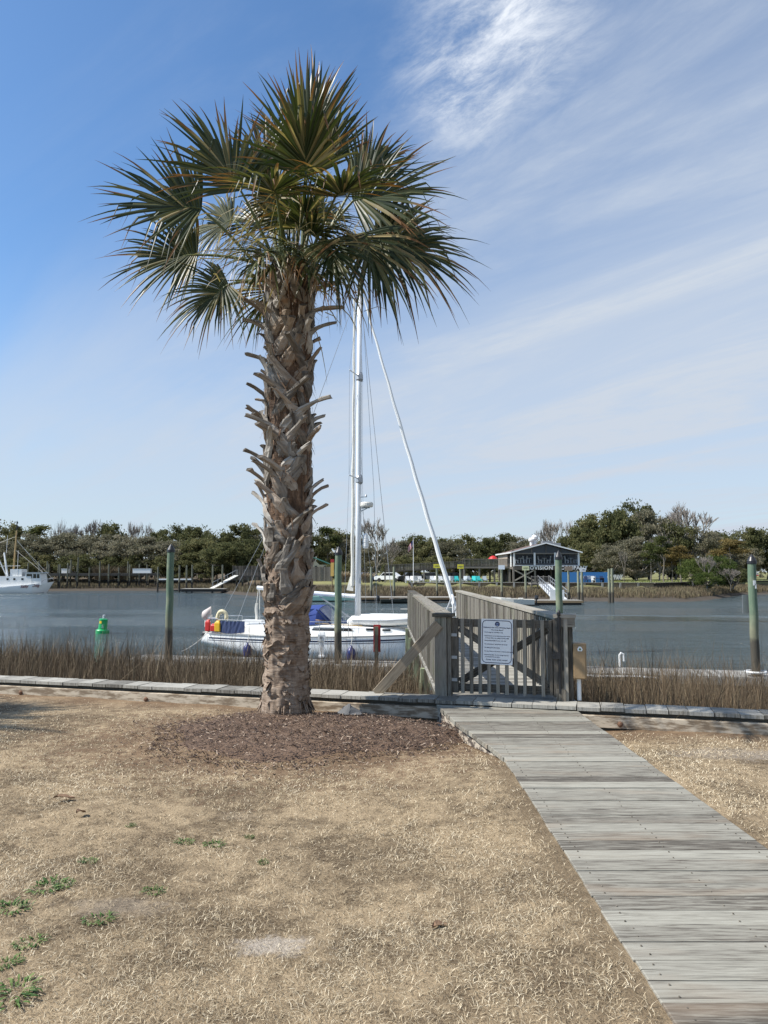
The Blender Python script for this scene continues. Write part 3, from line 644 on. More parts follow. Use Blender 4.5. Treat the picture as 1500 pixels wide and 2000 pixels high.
# ------------------------------------------------------------------ cabbage palm
PX, PY = -1.085, 8.33
palm = thing('palm_tree', (PX, PY, 0.08), 'tall cabbage palm with shaggy boot-covered trunk in the mulch bed', 'palm tree')
m, t, b = newmat('palm_trunk_fibre'); pos = t.n('ShaderNodeTexCoord').outputs['Object']; _, _, oz = t.xyz(pos)
n1 = t.noise(t.mapv(pos, (3.5, 3.5, 24)), 1.6, 6, 0.65, 0.8); n2 = t.noise(t.mapv(pos, (12, 12, 3)), 1.8, 5, 0.6); n3 = t.noise(pos, 5, 4)
low = t.ramp(t.math('ADD', t.math('MULTIPLY', n1, 0.6), t.math('MULTIPLY', n2, 0.4)), [(0.28, (0.06, 0.04, 0.028)), (0.45, (0.19, 0.135, 0.095)), (0.58, (0.30, 0.235, 0.18)), (0.75, (0.46, 0.36, 0.26))])
hi = t.ramp(t.math('ADD', t.math('MULTIPLY', n2, 0.6), t.math('MULTIPLY', n3, 0.4)), [(0.35, (0.022, 0.014, 0.009)), (0.55, (0.12, 0.07, 0.04)), (0.72, (0.33, 0.225, 0.145))])
t.l(t.mix(t.sstep(t.math('ADD', oz, t.math('MULTIPLY', n3, 0.4)), 1.5, 2.0), low, hi), b.inputs['Base Color']); b.inputs['Roughness'].default_value = 0.9
t.l(t.bump(t.math('ADD', n1, n2), 0.8, 0.02), b.inputs['Normal'])
TRUNKM = m
m, t, b = newmat('palm_boot'); uv = t.n('ShaderNodeUVMap').outputs[0]; u_, v_, _ = t.xyz(uv); tone = t.attr('tone')
gr = t.noise(t.mapv(uv, (1.5, 14, 1)), 2.0, 5, 0.6, 0.5)
c = t.ramp(t.math('ADD', t.math('MULTIPLY', gr, 0.75), t.math('MULTIPLY', tone, 0.3)), [(0.30, (0.07, 0.06, 0.05)), (0.50, (0.215, 0.195, 0.168)), (0.78, (0.47, 0.445, 0.40))])
br = t.noise(t.mapv(uv, (2, 3, 1)), 1.7, 4)
warm_ = t.sstep(t.math('FRACT', t.math('MULTIPLY', tone, 7.31)), 0.45, 0.95)
c = t.mix(t.math('MULTIPLY', warm_, 0.42), c, t.mix(gr, (0.16, 0.095, 0.055), (0.44, 0.30, 0.18)))
c = t.mix(t.math('MULTIPLY', t.sstep(br, 0.54, 0.68), t.sstep(u_, 0.6, 0.1)), c, t.mix(gr, (0.13, 0.07, 0.04), (0.38, 0.24, 0.14)))
c = t.mix(t.sstep(u_, 0.93, 0.99), c, (0.10, 0.085, 0.07))
t.l(c, b.inputs['Base Color']); b.inputs['Roughness'].default_value = 0.8; b.inputs['Specular IOR Level'].default_value = 0.25
t.l(t.bump(gr, 0.6, 0.01), b.inputs['Normal']); BOOTM = m
m, t, b = newmat('palm_frond'); uv = t.n('ShaderNodeUVMap').outputs[0]; u_, v_, _ = t.xyz(uv); tone = t.attr('tone')
pos = t.n('ShaderNodeTexCoord').outputs['Object']
c = t.ramp(t.math('ADD', t.math('MULTIPLY', tone, 0.7), t.math('MULTIPLY', t.noise(pos, 2.0, 2), 0.3)), [(0.15, (0.018, 0.030, 0.010)), (0.55, (0.045, 0.060, 0.020)), (0.9, (0.15, 0.145, 0.062))])
c = t.mix(t.math('MULTIPLY', t.sstep(v_, 0.86, 0.94), 0.8), c, (0.40, 0.32, 0.16))          # a few dead segments
tip = t.math('ADD', t.math('MULTIPLY', u_, 1.0), t.math('MULTIPLY', t.math('SUBTRACT', v_, 0.5), 0.62))
c = t.mix(t.sstep(tip, 0.74, 0.96), c, (0.17, 0.085, 0.032))
c = t.mix(t.sstep(u_, -0.2, -0.5), c, (0.115, 0.14, 0.05))
t.l(c, b.inputs['Base Color']); b.inputs['Roughness'].default_value = 0.42; b.inputs['Specular IOR Level'].default_value = 0.35
# thin blades pass some light
tr = t.n('ShaderNodeBsdfTranslucent'); t.l(t.mix(1.0, c, (1.5, 1.5, 0.8), 'MULTIPLY'), tr.inputs[0]); mx = t.n('ShaderNodeMixShader'); mx.inputs[0].default_value = 0.22
out = m.node_tree.nodes['Material Output']; t.l(b.outputs[0], mx.inputs[1]); t.l(tr.outputs[0], mx.inputs[2]); t.l(mx.outputs[0], out.inputs[0]); FRONDM = m

def trunk_r(z): return float(np.interp(z, [0, 0.12, 0.5, 1.0, 2.0, 3.0, 4.0, 4.7, 5.15], [0.275, 0.255, 0.242, 0.234, 0.222, 0.222, 0.232, 0.238, 0.16]))
mb = MB(); rows = []; NZ, NA = 250, 88
for i in range(NZ):
    z = 5.15*i/(NZ-1); rows.append([])
    for k in range(NA):
        a = 2*math.pi*k/NA; r = trunk_r(z); q = Vector((math.cos(a)*2.2, math.sin(a)*2.2, z*1.0))
        ring = mnoise.noise(Vector((q.x*0.35, q.y*0.35, z*13+0.8*mnoise.noise(q*0.6))))
        flake = mnoise.noise(Vector((q.x*1.5+7, q.y*1.5, z*5))); deep = mnoise.noise(Vector((q.x*0.9, q.y*0.9+5, z*2.2)))
        fine_ = mnoise.noise(Vector((q.x*6, q.y*6, z*16)))
        lowk = 1.0 if z < 1.9 else 0.4
        r += lowk*(0.013*ring+0.045*max(0, flake-0.05)-0.035*max(0, -deep-0.12))+0.007*fine_+(0.03*mnoise.noise(q*2.1) if z > 1.8 else 0)
        r += 0.018*max(0, 1-z/0.3)*(0.5+mnoise.noise(Vector((q.x*2.5, q.y*2.5, 3))))
        rows[-1].append(Vector((PX+r*math.cos(a), PY+r*math.sin(a), 0.05+z)))
mb.loft(rows, 0.5, close=True)
random.seed(5)
# torn flakes and leaf-scar lips on the bare lower trunk
for k in range(420):
    z = random.uniform(0.05, 1.95); a = random.random()*6.283; r = trunk_r(z)+0.006; wd = random.uniform(0.03, 0.13)/r; h = random.uniform(0.015, 0.10); fl = random.uniform(0.008, 0.045); sk = random.uniform(-0.35, 0.35)
    dn = random.random() < 0.35
    r0, r1 = [], []
    for q in range(6):
        aa = a+wd*(q/5-0.5); zz = z+sk*wd*r*(q/5-0.5); e = math.sin(math.pi*(q+0.5)/6)
        r0.append(Vector((PX+(r-0.012)*math.cos(aa), PY+(r-0.012)*math.sin(aa), 0.05+zz)))
        ro = r+fl*e*random.uniform(0.6, 1.2); z1 = zz+(-h if dn else h)*e
        r1.append(Vector((PX+ro*math.cos(aa), PY+ro*math.sin(aa), 0.05+z1)))
    mb.loft([r0, r1], random.random())
# basal roots frayed into the mulch
for k in range(26):
    a = random.random()*6.283; r = 0.262; d = Vector((math.cos(a), math.sin(a), 0)); p = Vector((PX, PY, 0))+d*r; L = random.uniform(0.03, 0.09)
    mb.tube([p+Vector((0,0,0.2)), p+d*L*0.5+Vector((0,0,0.13)), p+d*L+Vector((0,0,0.07))], [0.012, 0.010, 0.004], 4, tone=random.random())
trunk = mb.build('trunk', TRUNKM, palm, smooth=True)

def boot(mb, th, z0, ln, lean, flare, w0, w1, tone, bend=0.55, cut=0.0):
    """a cut leaf base: broad flat strap pressed to the trunk, narrowing to a stub that breaks away outward"""
    N = 9; ring = []; rj = random.random()*50; thk = random.uniform(0.018, 0.030); prof = []
    for k in range(N):
        t_ = k/(N-1); R0 = trunk_r(min(z0+ln*t_*0.8, 5.1)); out = max(0, (t_-bend)/(1-bend))
        prof.append((R0-0.025+0.055*min(1, t_*3)+flare*out**1.25, z0+ln*(t_-0.40*(flare/0.3)*(1-bend)*out**1.6), R0, out, t_))
    for k in range(N):
        rad, z, R0, out, t_ = prof[k]; p_, q_ = prof[max(0, k-1)], prof[min(N-1, k+1)]; dr_, dz_ = q_[0]-p_[0], q_[1]-p_[1]; ll = math.hypot(dr_, dz_)+1e-6; nr_, nz_ = dz_/ll, -dr_/ll
        wd = (w0+(w1-w0)*min(1, t_/0.70))*min(1, 0.62+2.2*t_); a = th+lean*t_*ln*(1-0.25*out)/R0; row = []
        for e, off in ((-1, 0.0), (-0.7, thk*0.9), (0, thk*1.15), (0.7, thk*0.9), (1, 0.0), (0.5, -thk*0.4), (-0.5, -thk*0.4)):
            aa = a+e*(wd/2)/(R0 if t_ < bend else rad); j1 = mnoise.noise(Vector((e*3+rj, t_*6, z0*7))); rr = rad+off*nr_-(0.004 if abs(e) == 1 else 0)
            zz = z+off*nz_+(0.014*j1 if 0 < k < N-1 else 0)+(0.03*mnoise.noise(Vector((e*5+rj, 1, 2))) if k == 0 else 0)
            if k == N-1: rr += cut*e+0.03*j1
            row.append(Vector((PX+(rr+0.005*j1)*math.cos(aa), PY+(rr+0.005*j1)*math.sin(aa), 0.05+zz)))
        ring.append(row)
    n = 7; vs = [p for r in ring for p in r]; fs = []; uvs = []; ru = random.random()*50
    for i in range(N-1):
        for k in range(n):
            k2 = (k+1) % n; fs.append((i*n+k, i*n+k2, (i+1)*n+k2, (i+1)*n+k))
            uvs.append([(i/(N-1)*0.92, k*0.03+ru), (i/(N-1)*0.92, k*0.03+0.03+ru), ((i+1)/(N-1)*0.92, k*0.03+0.03+ru), ((i+1)/(N-1)*0.92, k*0.03+ru)])
    fs.append(tuple((N-1)*n+k for k in range(n))); uvs.append([(1.0, k*0.01+ru) for k in range(n)])
    mb.add(vs, fs, uvs, tone); return mb
random.seed(21); NB = 100
for k in range(NB):
    f = k/(NB-1); z0 = 1.28+3.62*f**0.86; th = k*2.39996+random.uniform(-0.25, 0.25)
    if f < 0.10: fl = random.uniform(0.01, 0.06)
    else: fl = random.choice((random.uniform(0.05, 0.12), random.uniform(0.12, 0.30), random.uniform(0.13, 0.26), random.uniform(0.16, 0.28)))
    if f > 0.80: fl = random.uniform(0.16, 0.34)
    lean = random.choice((-1, 1))*(random.uniform(0.35, 0.95) if f > 0.12 else random.uniform(0.1, 0.45))
    boot(MB(), th, z0-0.15, random.uniform(0.34, 0.50) if f > 0.12 else random.uniform(0.26, 0.36), lean, fl, random.uniform(0.18, 0.27), random.uniform(0.045, 0.095), random.random(), random.uniform(0.42, 0.6), random.uniform(-0.03, 0.03)).build('leaf_base', BOOTM, trunk)
mb = MB()
for k in range(95):                                      # older bases pressed flat beneath them
    z0 = 1.15+3.75*random.random(); boot(mb, random.random()*6.283, z0-0.15, random.uniform(0.22, 0.42), random.choice((-1, 1))*random.uniform(0.3, 1.0), random.uniform(0.0, 0.05), random.uniform(0.14, 0.24), random.uniform(0.07, 0.13), random.random()*0.35, 0.6, random.uniform(-0.04, 0.04))
mb.build('old_leaf_bases', BOOTM, trunk)['kind'] = 'stuff'
# coarse loose fibre between the boots
mb = MB()
for k in range(700):
    z = random.uniform(1.7, 5.1); a = random.random()*6.283; r = trunk_r(min(z, 5))+random.uniform(0.0, 0.06); d = Vector((math.cos(a), math.sin(a), 0)); tt = Vector((-d.y, d.x, 0))
    p = Vector((PX, PY, 0.05+z))+d*r; L = random.uniform(0.05, 0.17); q = random.uniform(-0.7, 0.7)
    if random.random() < 0.25 and z > 4.2: p += d*0.08; L *= 1.5
    w_ = tt*random.uniform(0.002, 0.011)
    dr = (Vector((0,0,random.choice((1,-1,-1))))+tt*q+d*random.uniform(-0.1, 0.6)).normalized()*L
    mb.loft([[p-w_, p+w_], [p+dr*0.6-w_*0.8, p+dr*0.6+w_*0.8], [p+dr+Vector((0,0,-0.02))-w_*0.2, p+dr+Vector((0,0,-0.02))+w_*0.2]], random.random())
mb.build('trunk_fibre', TRUNKM, trunk)['kind'] = 'stuff'

CROWN = Vector((PX, PY, 5.02))
def frond(hub, d, nrm, L, start=None, spread=112, nseg=52, droop=0.45, fold=0.30, recurve=0.25, seed=0, age=0.0):
    rnd = random.Random(seed); mb = MB()
    d = d.normalized(); nrm = (nrm-d*nrm.dot(d)).normalized(); side = d.cross(nrm)
    if start is None:
        h = hub-CROWN; h.z = 0
        start = CROWN+h.normalized()*0.13+Vector((0,0,rnd.uniform(-0.30, 0.15)))
    # petiole: leaves the crown steeply, then arches to the hub
    mid = start.lerp(hub, 0.5)+Vector((0,0,0.10*(hub-start).length))
    pts = [start*(1-q)**2+mid*2*q*(1-q)+hub*q*q for q in [i/8 for i in range(9)]]
    nb = len(mb.uv); mb.tube(pts, [0.026-0.013*i/8 for i in range(9)], 6, tone=rnd.uniform(0.35, 0.8))
    for i in range(nb, len(mb.uv)): mb.uv[i] = [(-1.0, 0.5)]*len(mb.uv[i])
    Lc = 0.34*L
    def costa(q): return hub+d*Lc*q-nrm*recurve*Lc*q*q+Vector((0,0,-0.05*q*q))
    nb = len(mb.uv); mb.tube([costa(q/4) for q in range(5)], [0.012, 0.010, 0.008, 0.006, 0.003], 5, tone=0.8)
    for i in range(nb, len(mb.uv)): mb.uv[i] = [(-1.0, 0.5)]*len(mb.uv[i])
    for i in range(nseg):
        f = (i+0.5)/nseg*2-1; a = R(spread)*f*rnd.uniform(0.985, 1.015); ca, sa = math.cos(a), math.sin(a)
        o = costa(max(0, 1-abs(f)*1.05)*0.9); s_ = (d*ca+side*sa+nrm*(fold*abs(sa)+rnd.uniform(-0.09, 0.09))).normalized()
        l = L*(0.72+0.30*math.cos(a*0.75))*rnd.choice((1, 1, 1, 0.82))*rnd.uniform(0.84, 1.08); dr = droop*rnd.uniform(0.5, 1.5)*(1.0+age)
        kink = rnd.random() < 0.20+0.25*age; kp = rnd.uniform(0.45, 0.75)
        wmax = 0.037*L/0.9*rnd.uniform(0.85, 1.15); rowsL = []; v_ = rnd.random(); tn = rnd.random()
        g = Vector((0,0,-1)); tw = rnd.uniform(-1.0, 1.0); sb_ = rnd.uniform(-0.10, 0.10)*l
        for j in range(8):
            q = j/7; p = o+s_*(l*q)+g*(dr*l*0.80*max(0, q-0.30)**2.2)+side*(sb_*q*q)
            if kink and q > kp: p = o+s_*(l*(kp+(q-kp)*0.35))+g*(dr*l*0.5*max(0, kp-0.25)**2+(q-kp)*l*0.85)
            wd = wmax*float(np.interp(q, [0, 0.3, 0.55, 0.8, 1], [0.35, 1, 0.85, 0.42, 0.04]))
            wv = (nrm.cross(s_)).normalized(); tq = tw*max(0, q-0.3)
            wv = (wv*math.cos(tq)+nrm*math.sin(tq))*(wd/2); vf = nrm*(wd*0.30)
            rowsL.append([p-wv, p+vf*(-1 if i % 2 else 1)*0.6, p+wv])
        nb = len(mb.uv); mb.loft(rowsL, tn)
        c_ = 0
        for r_ in range(7):
            for k in range(2): mb.uv[nb+c_] = [(r_/7, v_), (r_/7, v_), ((r_+1)/7, v_), ((r_+1)/7, v_)]; c_ += 1
    return mb
CAMDIR = Vector((0.1, -1, 0.15))
FL = [ # hub pixel, depth offset, tip pixel, depth offset, length, normal, spread, droop
 ((393,408),-0.10,(212,368),-0.25,1.00,CAMDIR,82,0.30), ((470,372),-0.35,(372,205),-0.50,1.0,CAMDIR,78,0.35), ((520,350),0.25,(528,185),0.4,0.85,CAMDIR,50,0.3),
 ((598,300),0.0,(628,100),0.12,1.16,CAMDIR,33,0.25), ((560,300),0.5,(575,150),0.9,0.9,CAMDIR,50,0.3), ((630,330),0.15,(672,150),0.3,0.95,CAMDIR,45,0.3), ((690,392),-0.20,(872,335),-0.35,1.0,CAMDIR,84,0.35),
 ((700,350),0.35,(805,250),0.55,0.85,CAMDIR,75,0.3), ((735,470),-0.15,(925,500),-0.15,1.02,CAMDIR,88,0.65), ((740,485),0.25,(885,430),0.45,0.90,CAMDIR,72,0.5), ((712,455),-0.45,(770,600),-0.65,0.85,CAMDIR,85,0.55),
 ((385,498),0.10,(226,490),0.10,0.86,CAMDIR,92,0.50), ((446,556),-0.25,(345,612),-0.40,0.66,CAMDIR,100,0.6), ((655,385),-0.75,(700,330),-1.35,0.9,Vector((0,-0.4,1)),100,0.5),
 ((540,380),-0.85,(520,330),-1.5,0.9,Vector((0,-0.4,1)),95,0.5), ((455,430),0.45,(385,440),0.75,0.75,CAMDIR,80,0.55), ((520,440),0.6,(450,400),1.0,0.8,CAMDIR,80,0.5), ((610,430),0.7,(660,400),1.1,0.8,CAMDIR,80,0.5), ((600,345),-0.6,(590,230),-0.95,0.95,CAMDIR,70,0.3),
 ((640,470),-0.55,(690,585),-0.85,0.70,CAMDIR,80,0.6)]
for k, (hp, hy, tp, ty, L, nr, sp, dr) in enumerate(FL):
    hub = at(hp[0], hp[1], PY+hy); tip = at(tp[0], tp[1], PY+ty)
    frond(hub, tip-hub, nr+Vector((0,0,0)), L, None, sp, int(30+sp*0.22), dr, 0.22, 0.12, 100+k, 0.3 if dr > 0.5 else 0).build('frond', FRONDM, palm)
random.seed(77)
for k in range(13):
    azm = (1.57 if k % 2 else -1.57)+random.uniform(-0.95, 0.95); elv = R(random.choice((-8, 8, 22, 35, 48, 60, 72)))
    dirv = Vector((math.cos(azm)*math.cos(elv), math.sin(azm)*math.cos(elv), math.sin(elv)))
    pl_ = random.uniform(0.45, 0.85)*(0.8 if elv > 0.6 else 0.85); hub = CROWN+Vector((0,0,0.20))+dirv*pl_*Vector((1,1,1)).length/1.732
    if elv < 0.2: hub.z -= 0.05
    dd = dirv+Vector((0,0,-0.45 if elv < 0.5 else -0.15))
    L = random.uniform(0.62, 0.85)*(0.85 if elv > 0.8 else 1)
    nr = Vector((0,0,1))-dirv*0.4+Vector((random.uniform(-.5,.5), random.uniform(-.5,.5), 0))
    frond(hub, dd, nr, L, None, random.uniform(85, 112), 44, random.uniform(0.45, 0.8), 0.3, 0.35, 300+k, 0.5 if elv < 0.3 else 0.1).build('frond', FRONDM, palm)

mb = MB(); random.seed(404)
for k in range(330):
    a = random.random()*6.283; rr = random.uniform(0.15, 0.95); p = CROWN+Vector((rr*math.cos(a), rr*math.sin(a), random.uniform(-0.15, 0.95)-0.25*rr)); L = random.uniform(0.18, 0.5)
    d = Vector((math.cos(a)*0.5+random.uniform(-.4, .4), math.sin(a)*0.5+random.uniform(-.4, .4), random.uniform(-1.2, 0.3))).normalized(); w_ = d.cross(Vector((random.uniform(-1, 1), random.uniform(-1, 1), 0.2))).normalized()*random.uniform(0.004, 0.011); nb = len(mb.uv)
    mb.loft([[p-w_, p+w_], [p+d*L*0.5-w_*0.9, p+d*L*0.5+w_*0.9], [p+d*L*0.85+Vector((0, 0, -0.2*L))-w_*0.5, p+d*L*0.85+Vector((0, 0, -0.2*L))+w_*0.5], [p+d*L+Vector((0, 0, -0.42*L))-w_*0.1, p+d*L+Vector((0, 0, -0.42*L))+w_*0.1]], random.random())
    for i in range(nb, len(mb.uv)): mb.uv[i] = [(0.35, 0.97)]*4
mb.build('dead_leaflets', FRONDM, palm)['kind'] = 'stuff'
bpy.context.view_layer.update()
p2 = copy_tree(palm); p2.location = (-10.3, 7.25, 0.0); p2.rotation_euler = (0, 0, 2.3)  # unseen palm copy, added only to cast a shadow on the left lawn
p2['label'] = 'unseen copy of the palm added beyond the left edge to shade the far left of the lawn'
# ------------------------------------------------------------------ pier, gate and sign
X0, X1, YE, DZ = 0.72, 2.12, 20.6, 0.13
pier = thing('pier', (1.42, 14.5, 0), 'weathered wooden walkway pier behind the gate running out over the marsh', 'pier')
mb = MB(); y = 9.15
while y < YE: mb.box(((X0+X1)/2, y+0.068, DZ-0.02), (X1-X0+0.16, 0.132, 0.04)); y += 0.14
mb.add([(X0-0.08, bh_y(X0)+0.32, DZ), (X1+0.08, bh_y(X1)+0.32, DZ), (X1+0.08, 9.149, DZ), (X0-0.08, 9.149, DZ)], [(0,1,2,3)], [[(1,0.1),(2.4,0.1),(2.4,0.5),(1,0.8)]])
mb.build('deck', WD_CAP, pier)
mb = MB()
for x_ in (X0, X1): mb.box((x_, 14.8, DZ-0.15), (0.045, YE-9.0, 0.2))
mb.build('joists', WD_RAIL, pier)
def algae_pile():
    m, t, b = newmat('algae_post'); pos = t.n('ShaderNodeNewGeometry').outputs['Position']
    f = t.noise(t.mapv(pos, (6,6,1.5)), 2, 5); t.l(t.mix(t.sstep(f, 0.4, 0.6), (0.16, 0.14, 0.10), (0.34, 0.40, 0.24)), b.inputs['Base Color']); b.inputs['Roughness'].default_value = 0.85; return m
ALG = algae_pile()
for y_ in (9.35, 12.1, 14.9, 17.6, 20.4):
    for x_ in (X0-0.06, X1+0.06):
        mb = MB(); mb.box((x_, y_, -1.0), (0.15, 0.15, 2.1)); mb.build('post', ALG, pier)
def railing(x_, inner, name, lab):
    mb = MB()
    ys_ = np.linspace(9.2 if inner > 0 else 8.75, YE-0.1, 7)
    ro = thing(name, (x_, 14.5, DZ), lab, 'railing')
    for y_ in ys_[1:]: mb.box((x_+(0 if inner < 0 else 0.035), y_, DZ+0.42), (0.09, 0.09, 1.0))
    for z_ in (0.12, 0.86): mb.box((x_+(inner*0.066 if inner < 0 else -0.03), (ys_[0]+YE)/2, DZ+z_), (0.038, YE-ys_[0], 0.09))
    mb.build('frame', WD_RAIL, ro)
    mb = MB(); y = ys_[0]+0.12
    while y < YE-0.05: mb.box((x_+inner*0.099 if inner < 0 else x_-0.06, y, DZ+0.47), (0.026, 0.075 if inner < 0 else 0.06, 0.86)); y += 0.135 if inner < 0 else 0.16
    mb.build('balusters', WD_RAIL, ro)
    mb = MB(); L = (YE-ys_[0]+0.25)/3
    for k in range(3): mb.box((x_+inner*0.03, ys_[0]-0.12+L*(k+0.5), DZ+0.94), (0.19, L-0.006, 0.042))
    mb.build('cap_rail', WD_RAIL, ro); return ro
rl = railing(X0, 1, 'railing', 'left railing of the pier with slatted side, seen past the diagonal brace')
rr = railing(X1-0.02, -1, 'railing', 'right railing of the pier behind the notice sign')
# end posts at the gate
def gp(s, off, z): return bp(s, off, z)
mb = MB(); mb.box(gp(0.615, 0.34, 0.60), (0.14, 0.14, 0.96), BH_ANG); mb.box(gp(0.715, 0.34, 0.60), (0.045, 0.10, 0.93), BH_ANG)
mb.box(gp(0.64, 0.36, 1.09), (0.24, 0.22, 0.04), BH_ANG)
mb.build('end_post', WD_RAIL, rl)
mb = MB(); mb.bar(gp(-0.155, 0.22, 0.15), gp(0.60, 0.255, 0.99), 0.118, 0.04, (0, 1, 0)); mb.build('brace', WD_NEW, rl, label='diagonal brace of newer brown wood')
mb = MB()
for s_, o_, w_ in ((1.985, 0.36, 0.08), (2.05, 0.33, 0.045), (2.10, 0.37, 0.05)): mb.box(gp(s_, o_, 0.60), (w_, 0.11, 0.96), BH_ANG)
mb.box(gp(2.05, 0.30, 1.03), (0.21, 0.045, 0.10), BH_ANG); mb.box(gp(2.04, 0.36, 1.10), (0.25, 0.20, 0.042), BH_ANG)
mb.box(gp(1.99, 0.28, 0.22), (0.10, 0.05, 0.13), BH_ANG)
mb.build('end_post', WD_RAIL, rr)
# gate
gt = thing('gate', gp(1.34, 0.34, 0.16), 'closed wooden picket gate with dark cross braces at the end of the boardwalk', 'gate')
S0, S1, GZ0, GZ1 = 0.775, 1.945, 0.19, 1.06
mb = MB(); mb.box(gp(S0, 0.34, 0.625), (0.085, 0.04, 0.87), BH_ANG); mb.box(gp(S1, 0.34, 0.625), (0.085, 0.04, 0.87), BH_ANG)
mb.box(gp((S0+S1)/2, 0.36, GZ1-0.06), (S1-S0-0.088, 0.038, 0.09), BH_ANG); mb.box(gp((S0+S1)/2, 0.36, GZ0+0.06), (S1-S0-0.088, 0.038, 0.09), BH_ANG)
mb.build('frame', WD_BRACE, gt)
mb = MB(); mb.bar(gp(S0+0.05, 0.36, GZ1-0.12), gp(S1-0.10, 0.36, GZ0+0.12), 0.085, 0.036, (0, 1, 0)); mb.bar(gp(S0+0.05, 0.396, GZ0+0.12), gp(S1-0.10, 0.396, GZ1-0.12), 0.085, 0.034, (0, 1, 0))
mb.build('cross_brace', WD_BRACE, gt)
for k in range(10):
    s_ = S0+0.095+k*0.1025; mb = MB(); mb.box(gp(s_, 0.322, 0.622+random.uniform(-0.006, 0.006)), (0.040, 0.034, 0.86), BH_ANG); mb.build('picket', WD_GATE, gt)
mb = MB(); mb.box(gp(S1-0.062, 0.300, 0.63), (0.035, 0.038, 0.84), BH_ANG); mb.box(gp(S1-0.005, 0.300, 0.63), (0.055, 0.03, 0.86), BH_ANG); mb.build('lock_board', WD_DARK, gt)
mb = MB()
for z_ in (0.86, 0.60, 0.34): mb.box(gp(S0-0.02, 0.312, z_), (0.10, 0.008, 0.035), BH_ANG); mb.tube([gp(S0-0.055, 0.305, z_-0.05), gp(S0-0.055, 0.305, z_+0.05)], 0.011, 8)
mb.build('hinge', GALV, gt)
mb = MB(); mb.tube([gp(S1+0.035, 0.262, 0.24), gp(S1+0.035, 0.262, 1.10)], 0.015, 8); mb.box(gp(S1+0.035, 0.27, 1.02), (0.05, 0.03, 0.13), BH_ANG); mb.lathe([(0, 0), (0.022, 0.01), (0.022, 0.045), (0.008, 0.07), (0, 0.075)], gp(S1+0.035, 0.262, 1.10), 10)
mb.box(gp(S1+0.005, 0.265, 0.66), (0.085, 0.05, 0.075), BH_ANG); mb.box(gp(S1-0.03, 0.27, 0.665), (0.03, 0.07, 0.025), BH_ANG)
mb.build('latch', BLACK, gt)
# notice sign
sc_ = at(976, 1257, 8.43); SW, SH = 0.365, 0.52
fr = (sc_.x*math.cos(-BH_ANG)) ; s_c = (sc_.x)/math.cos(BH_ANG)-0.27*0.0
sgn = thing('notice_sign', gp(1.36-0.085, 0.29, sc_.z), 'white notice sign with rounded navy border and round emblem on the gate', 'sign')
SO = Vector(sgn.location); TILT = R(-1.2)
SM = Matrix.Translation(SO) @ Matrix.Rotation(BH_ANG, 4, 'Z') @ Matrix.Rotation(R(90), 4, 'X') @ Matrix.Rotation(TILT, 4, 'Z')
def rrect(w_, h_, r_, n=8):
    pts = []
    for cx_, cy_, a0 in ((w_/2-r_, h_/2-r_, 0), (-w_/2+r_, h_/2-r_, 90), (-w_/2+r_, -h_/2+r_, 180), (w_/2-r_, -h_/2+r_, 270)):
        for i in range(n+1): a = R(a0+90*i/n); pts.append((cx_+r_*math.cos(a), cy_+r_*math.sin(a)))
    return pts
mb = MB(); mb.prism([SM @ Vector((p[0], p[1], -0.002)) for p in rrect(SW, SH, 0.012)], (SM.to_3x3() @ Vector((0, 0, 0.004)))); mb.build('panel', SIGNW, sgn)
mb = MB(); o_, i_ = rrect(SW-0.022, SH-0.028, 0.05), rrect(SW-0.038, SH-0.044, 0.042)
mb.loft([[SM @ Vector((p[0], p[1], 0.0036)) for p in o_], [SM @ Vector((p[0], p[1], 0.0036)) for p in i_]], 0.5, close=True); mb.build('border', INK, sgn)
mb = MB(); cyl = [(0.028*math.cos(a*0.2618), 0.028*math.sin(a*0.2618)) for a in range(24)]
ctr = Vector((0.005, SH/2-0.057, 0))
mb.prism([SM @ Vector((ctr.x+p[0], ctr.y+p[1], 0.0022)) for p in cyl], SM.to_3x3() @ Vector((0, 0, 0.002))); em = mb.build('emblem', INK, sgn)
mb = MB()
for k in range(5):
    a = R(90+(k-2)*34); q = Vector((ctr.x+0.0125*math.cos(a), ctr.y-0.002+0.0125*math.sin(a), 0.0046)); dx = Vector((math.cos(a), math.sin(a), 0)); dy = Vector((-dx.y, dx.x, 0))
    mb.add([SM @ (q-dx*0.008), SM @ (q+dy*0.003), SM @ (q+dx*0.006), SM @ (q-dy*0.003)], [(0,1,2,3)])
mb.add([SM @ Vector((ctr.x+a_, ctr.y+b_, 0.0046)) for a_, b_ in ((-0.016, -0.009), (0.016, -0.009), (0.010, -0.018), (-0.010, -0.018))], [(0,3,2,1)])
mb.build('palm_mark', plain('pale_blue_ink', (0.35, 0.45, 0.70), 0.5), em)
mb = MB()
LINES = [('Welcome to the Town Of Holden Beach', 0.0188, 0.1555, 'C', 0, 0.0004), ('"The Family Beach"', 0.0185, 0.128, 'C', 0.35, 0.0), ('· Dock usage by reservation only.', 0.0165, 0.101, 'L', 0, 0), ('· Reservations can be made across the street', 0.0165, 0.060, 'L', 0, 0),
 ('at Town Hall or by calling 910-842-6488.', 0.0165, 0.035, 'I', 0, 0), ('· Use docking facility at your own risk.', 0.0165, 0.006, 'L', 0, 0), ('· No swimming or diving from the docks.', 0.0165, -0.035, 'L', 0, 0), ('· No fishing from the docks.', 0.0165, -0.075, 'L', 0, 0),
 ('· No open flames on the docks or adjacent green space.', 0.0150, -0.116, 'L', 0, 0), ('· Anyone less than 16 years of age must be', 0.0165, -0.157, 'L', 0, 0), ('accompanied by an adult.', 0.0165, -0.180, 'I', 0, 0), ('Come visit again soon!', 0.021, -0.214, 'C', 0, 0.0005)]
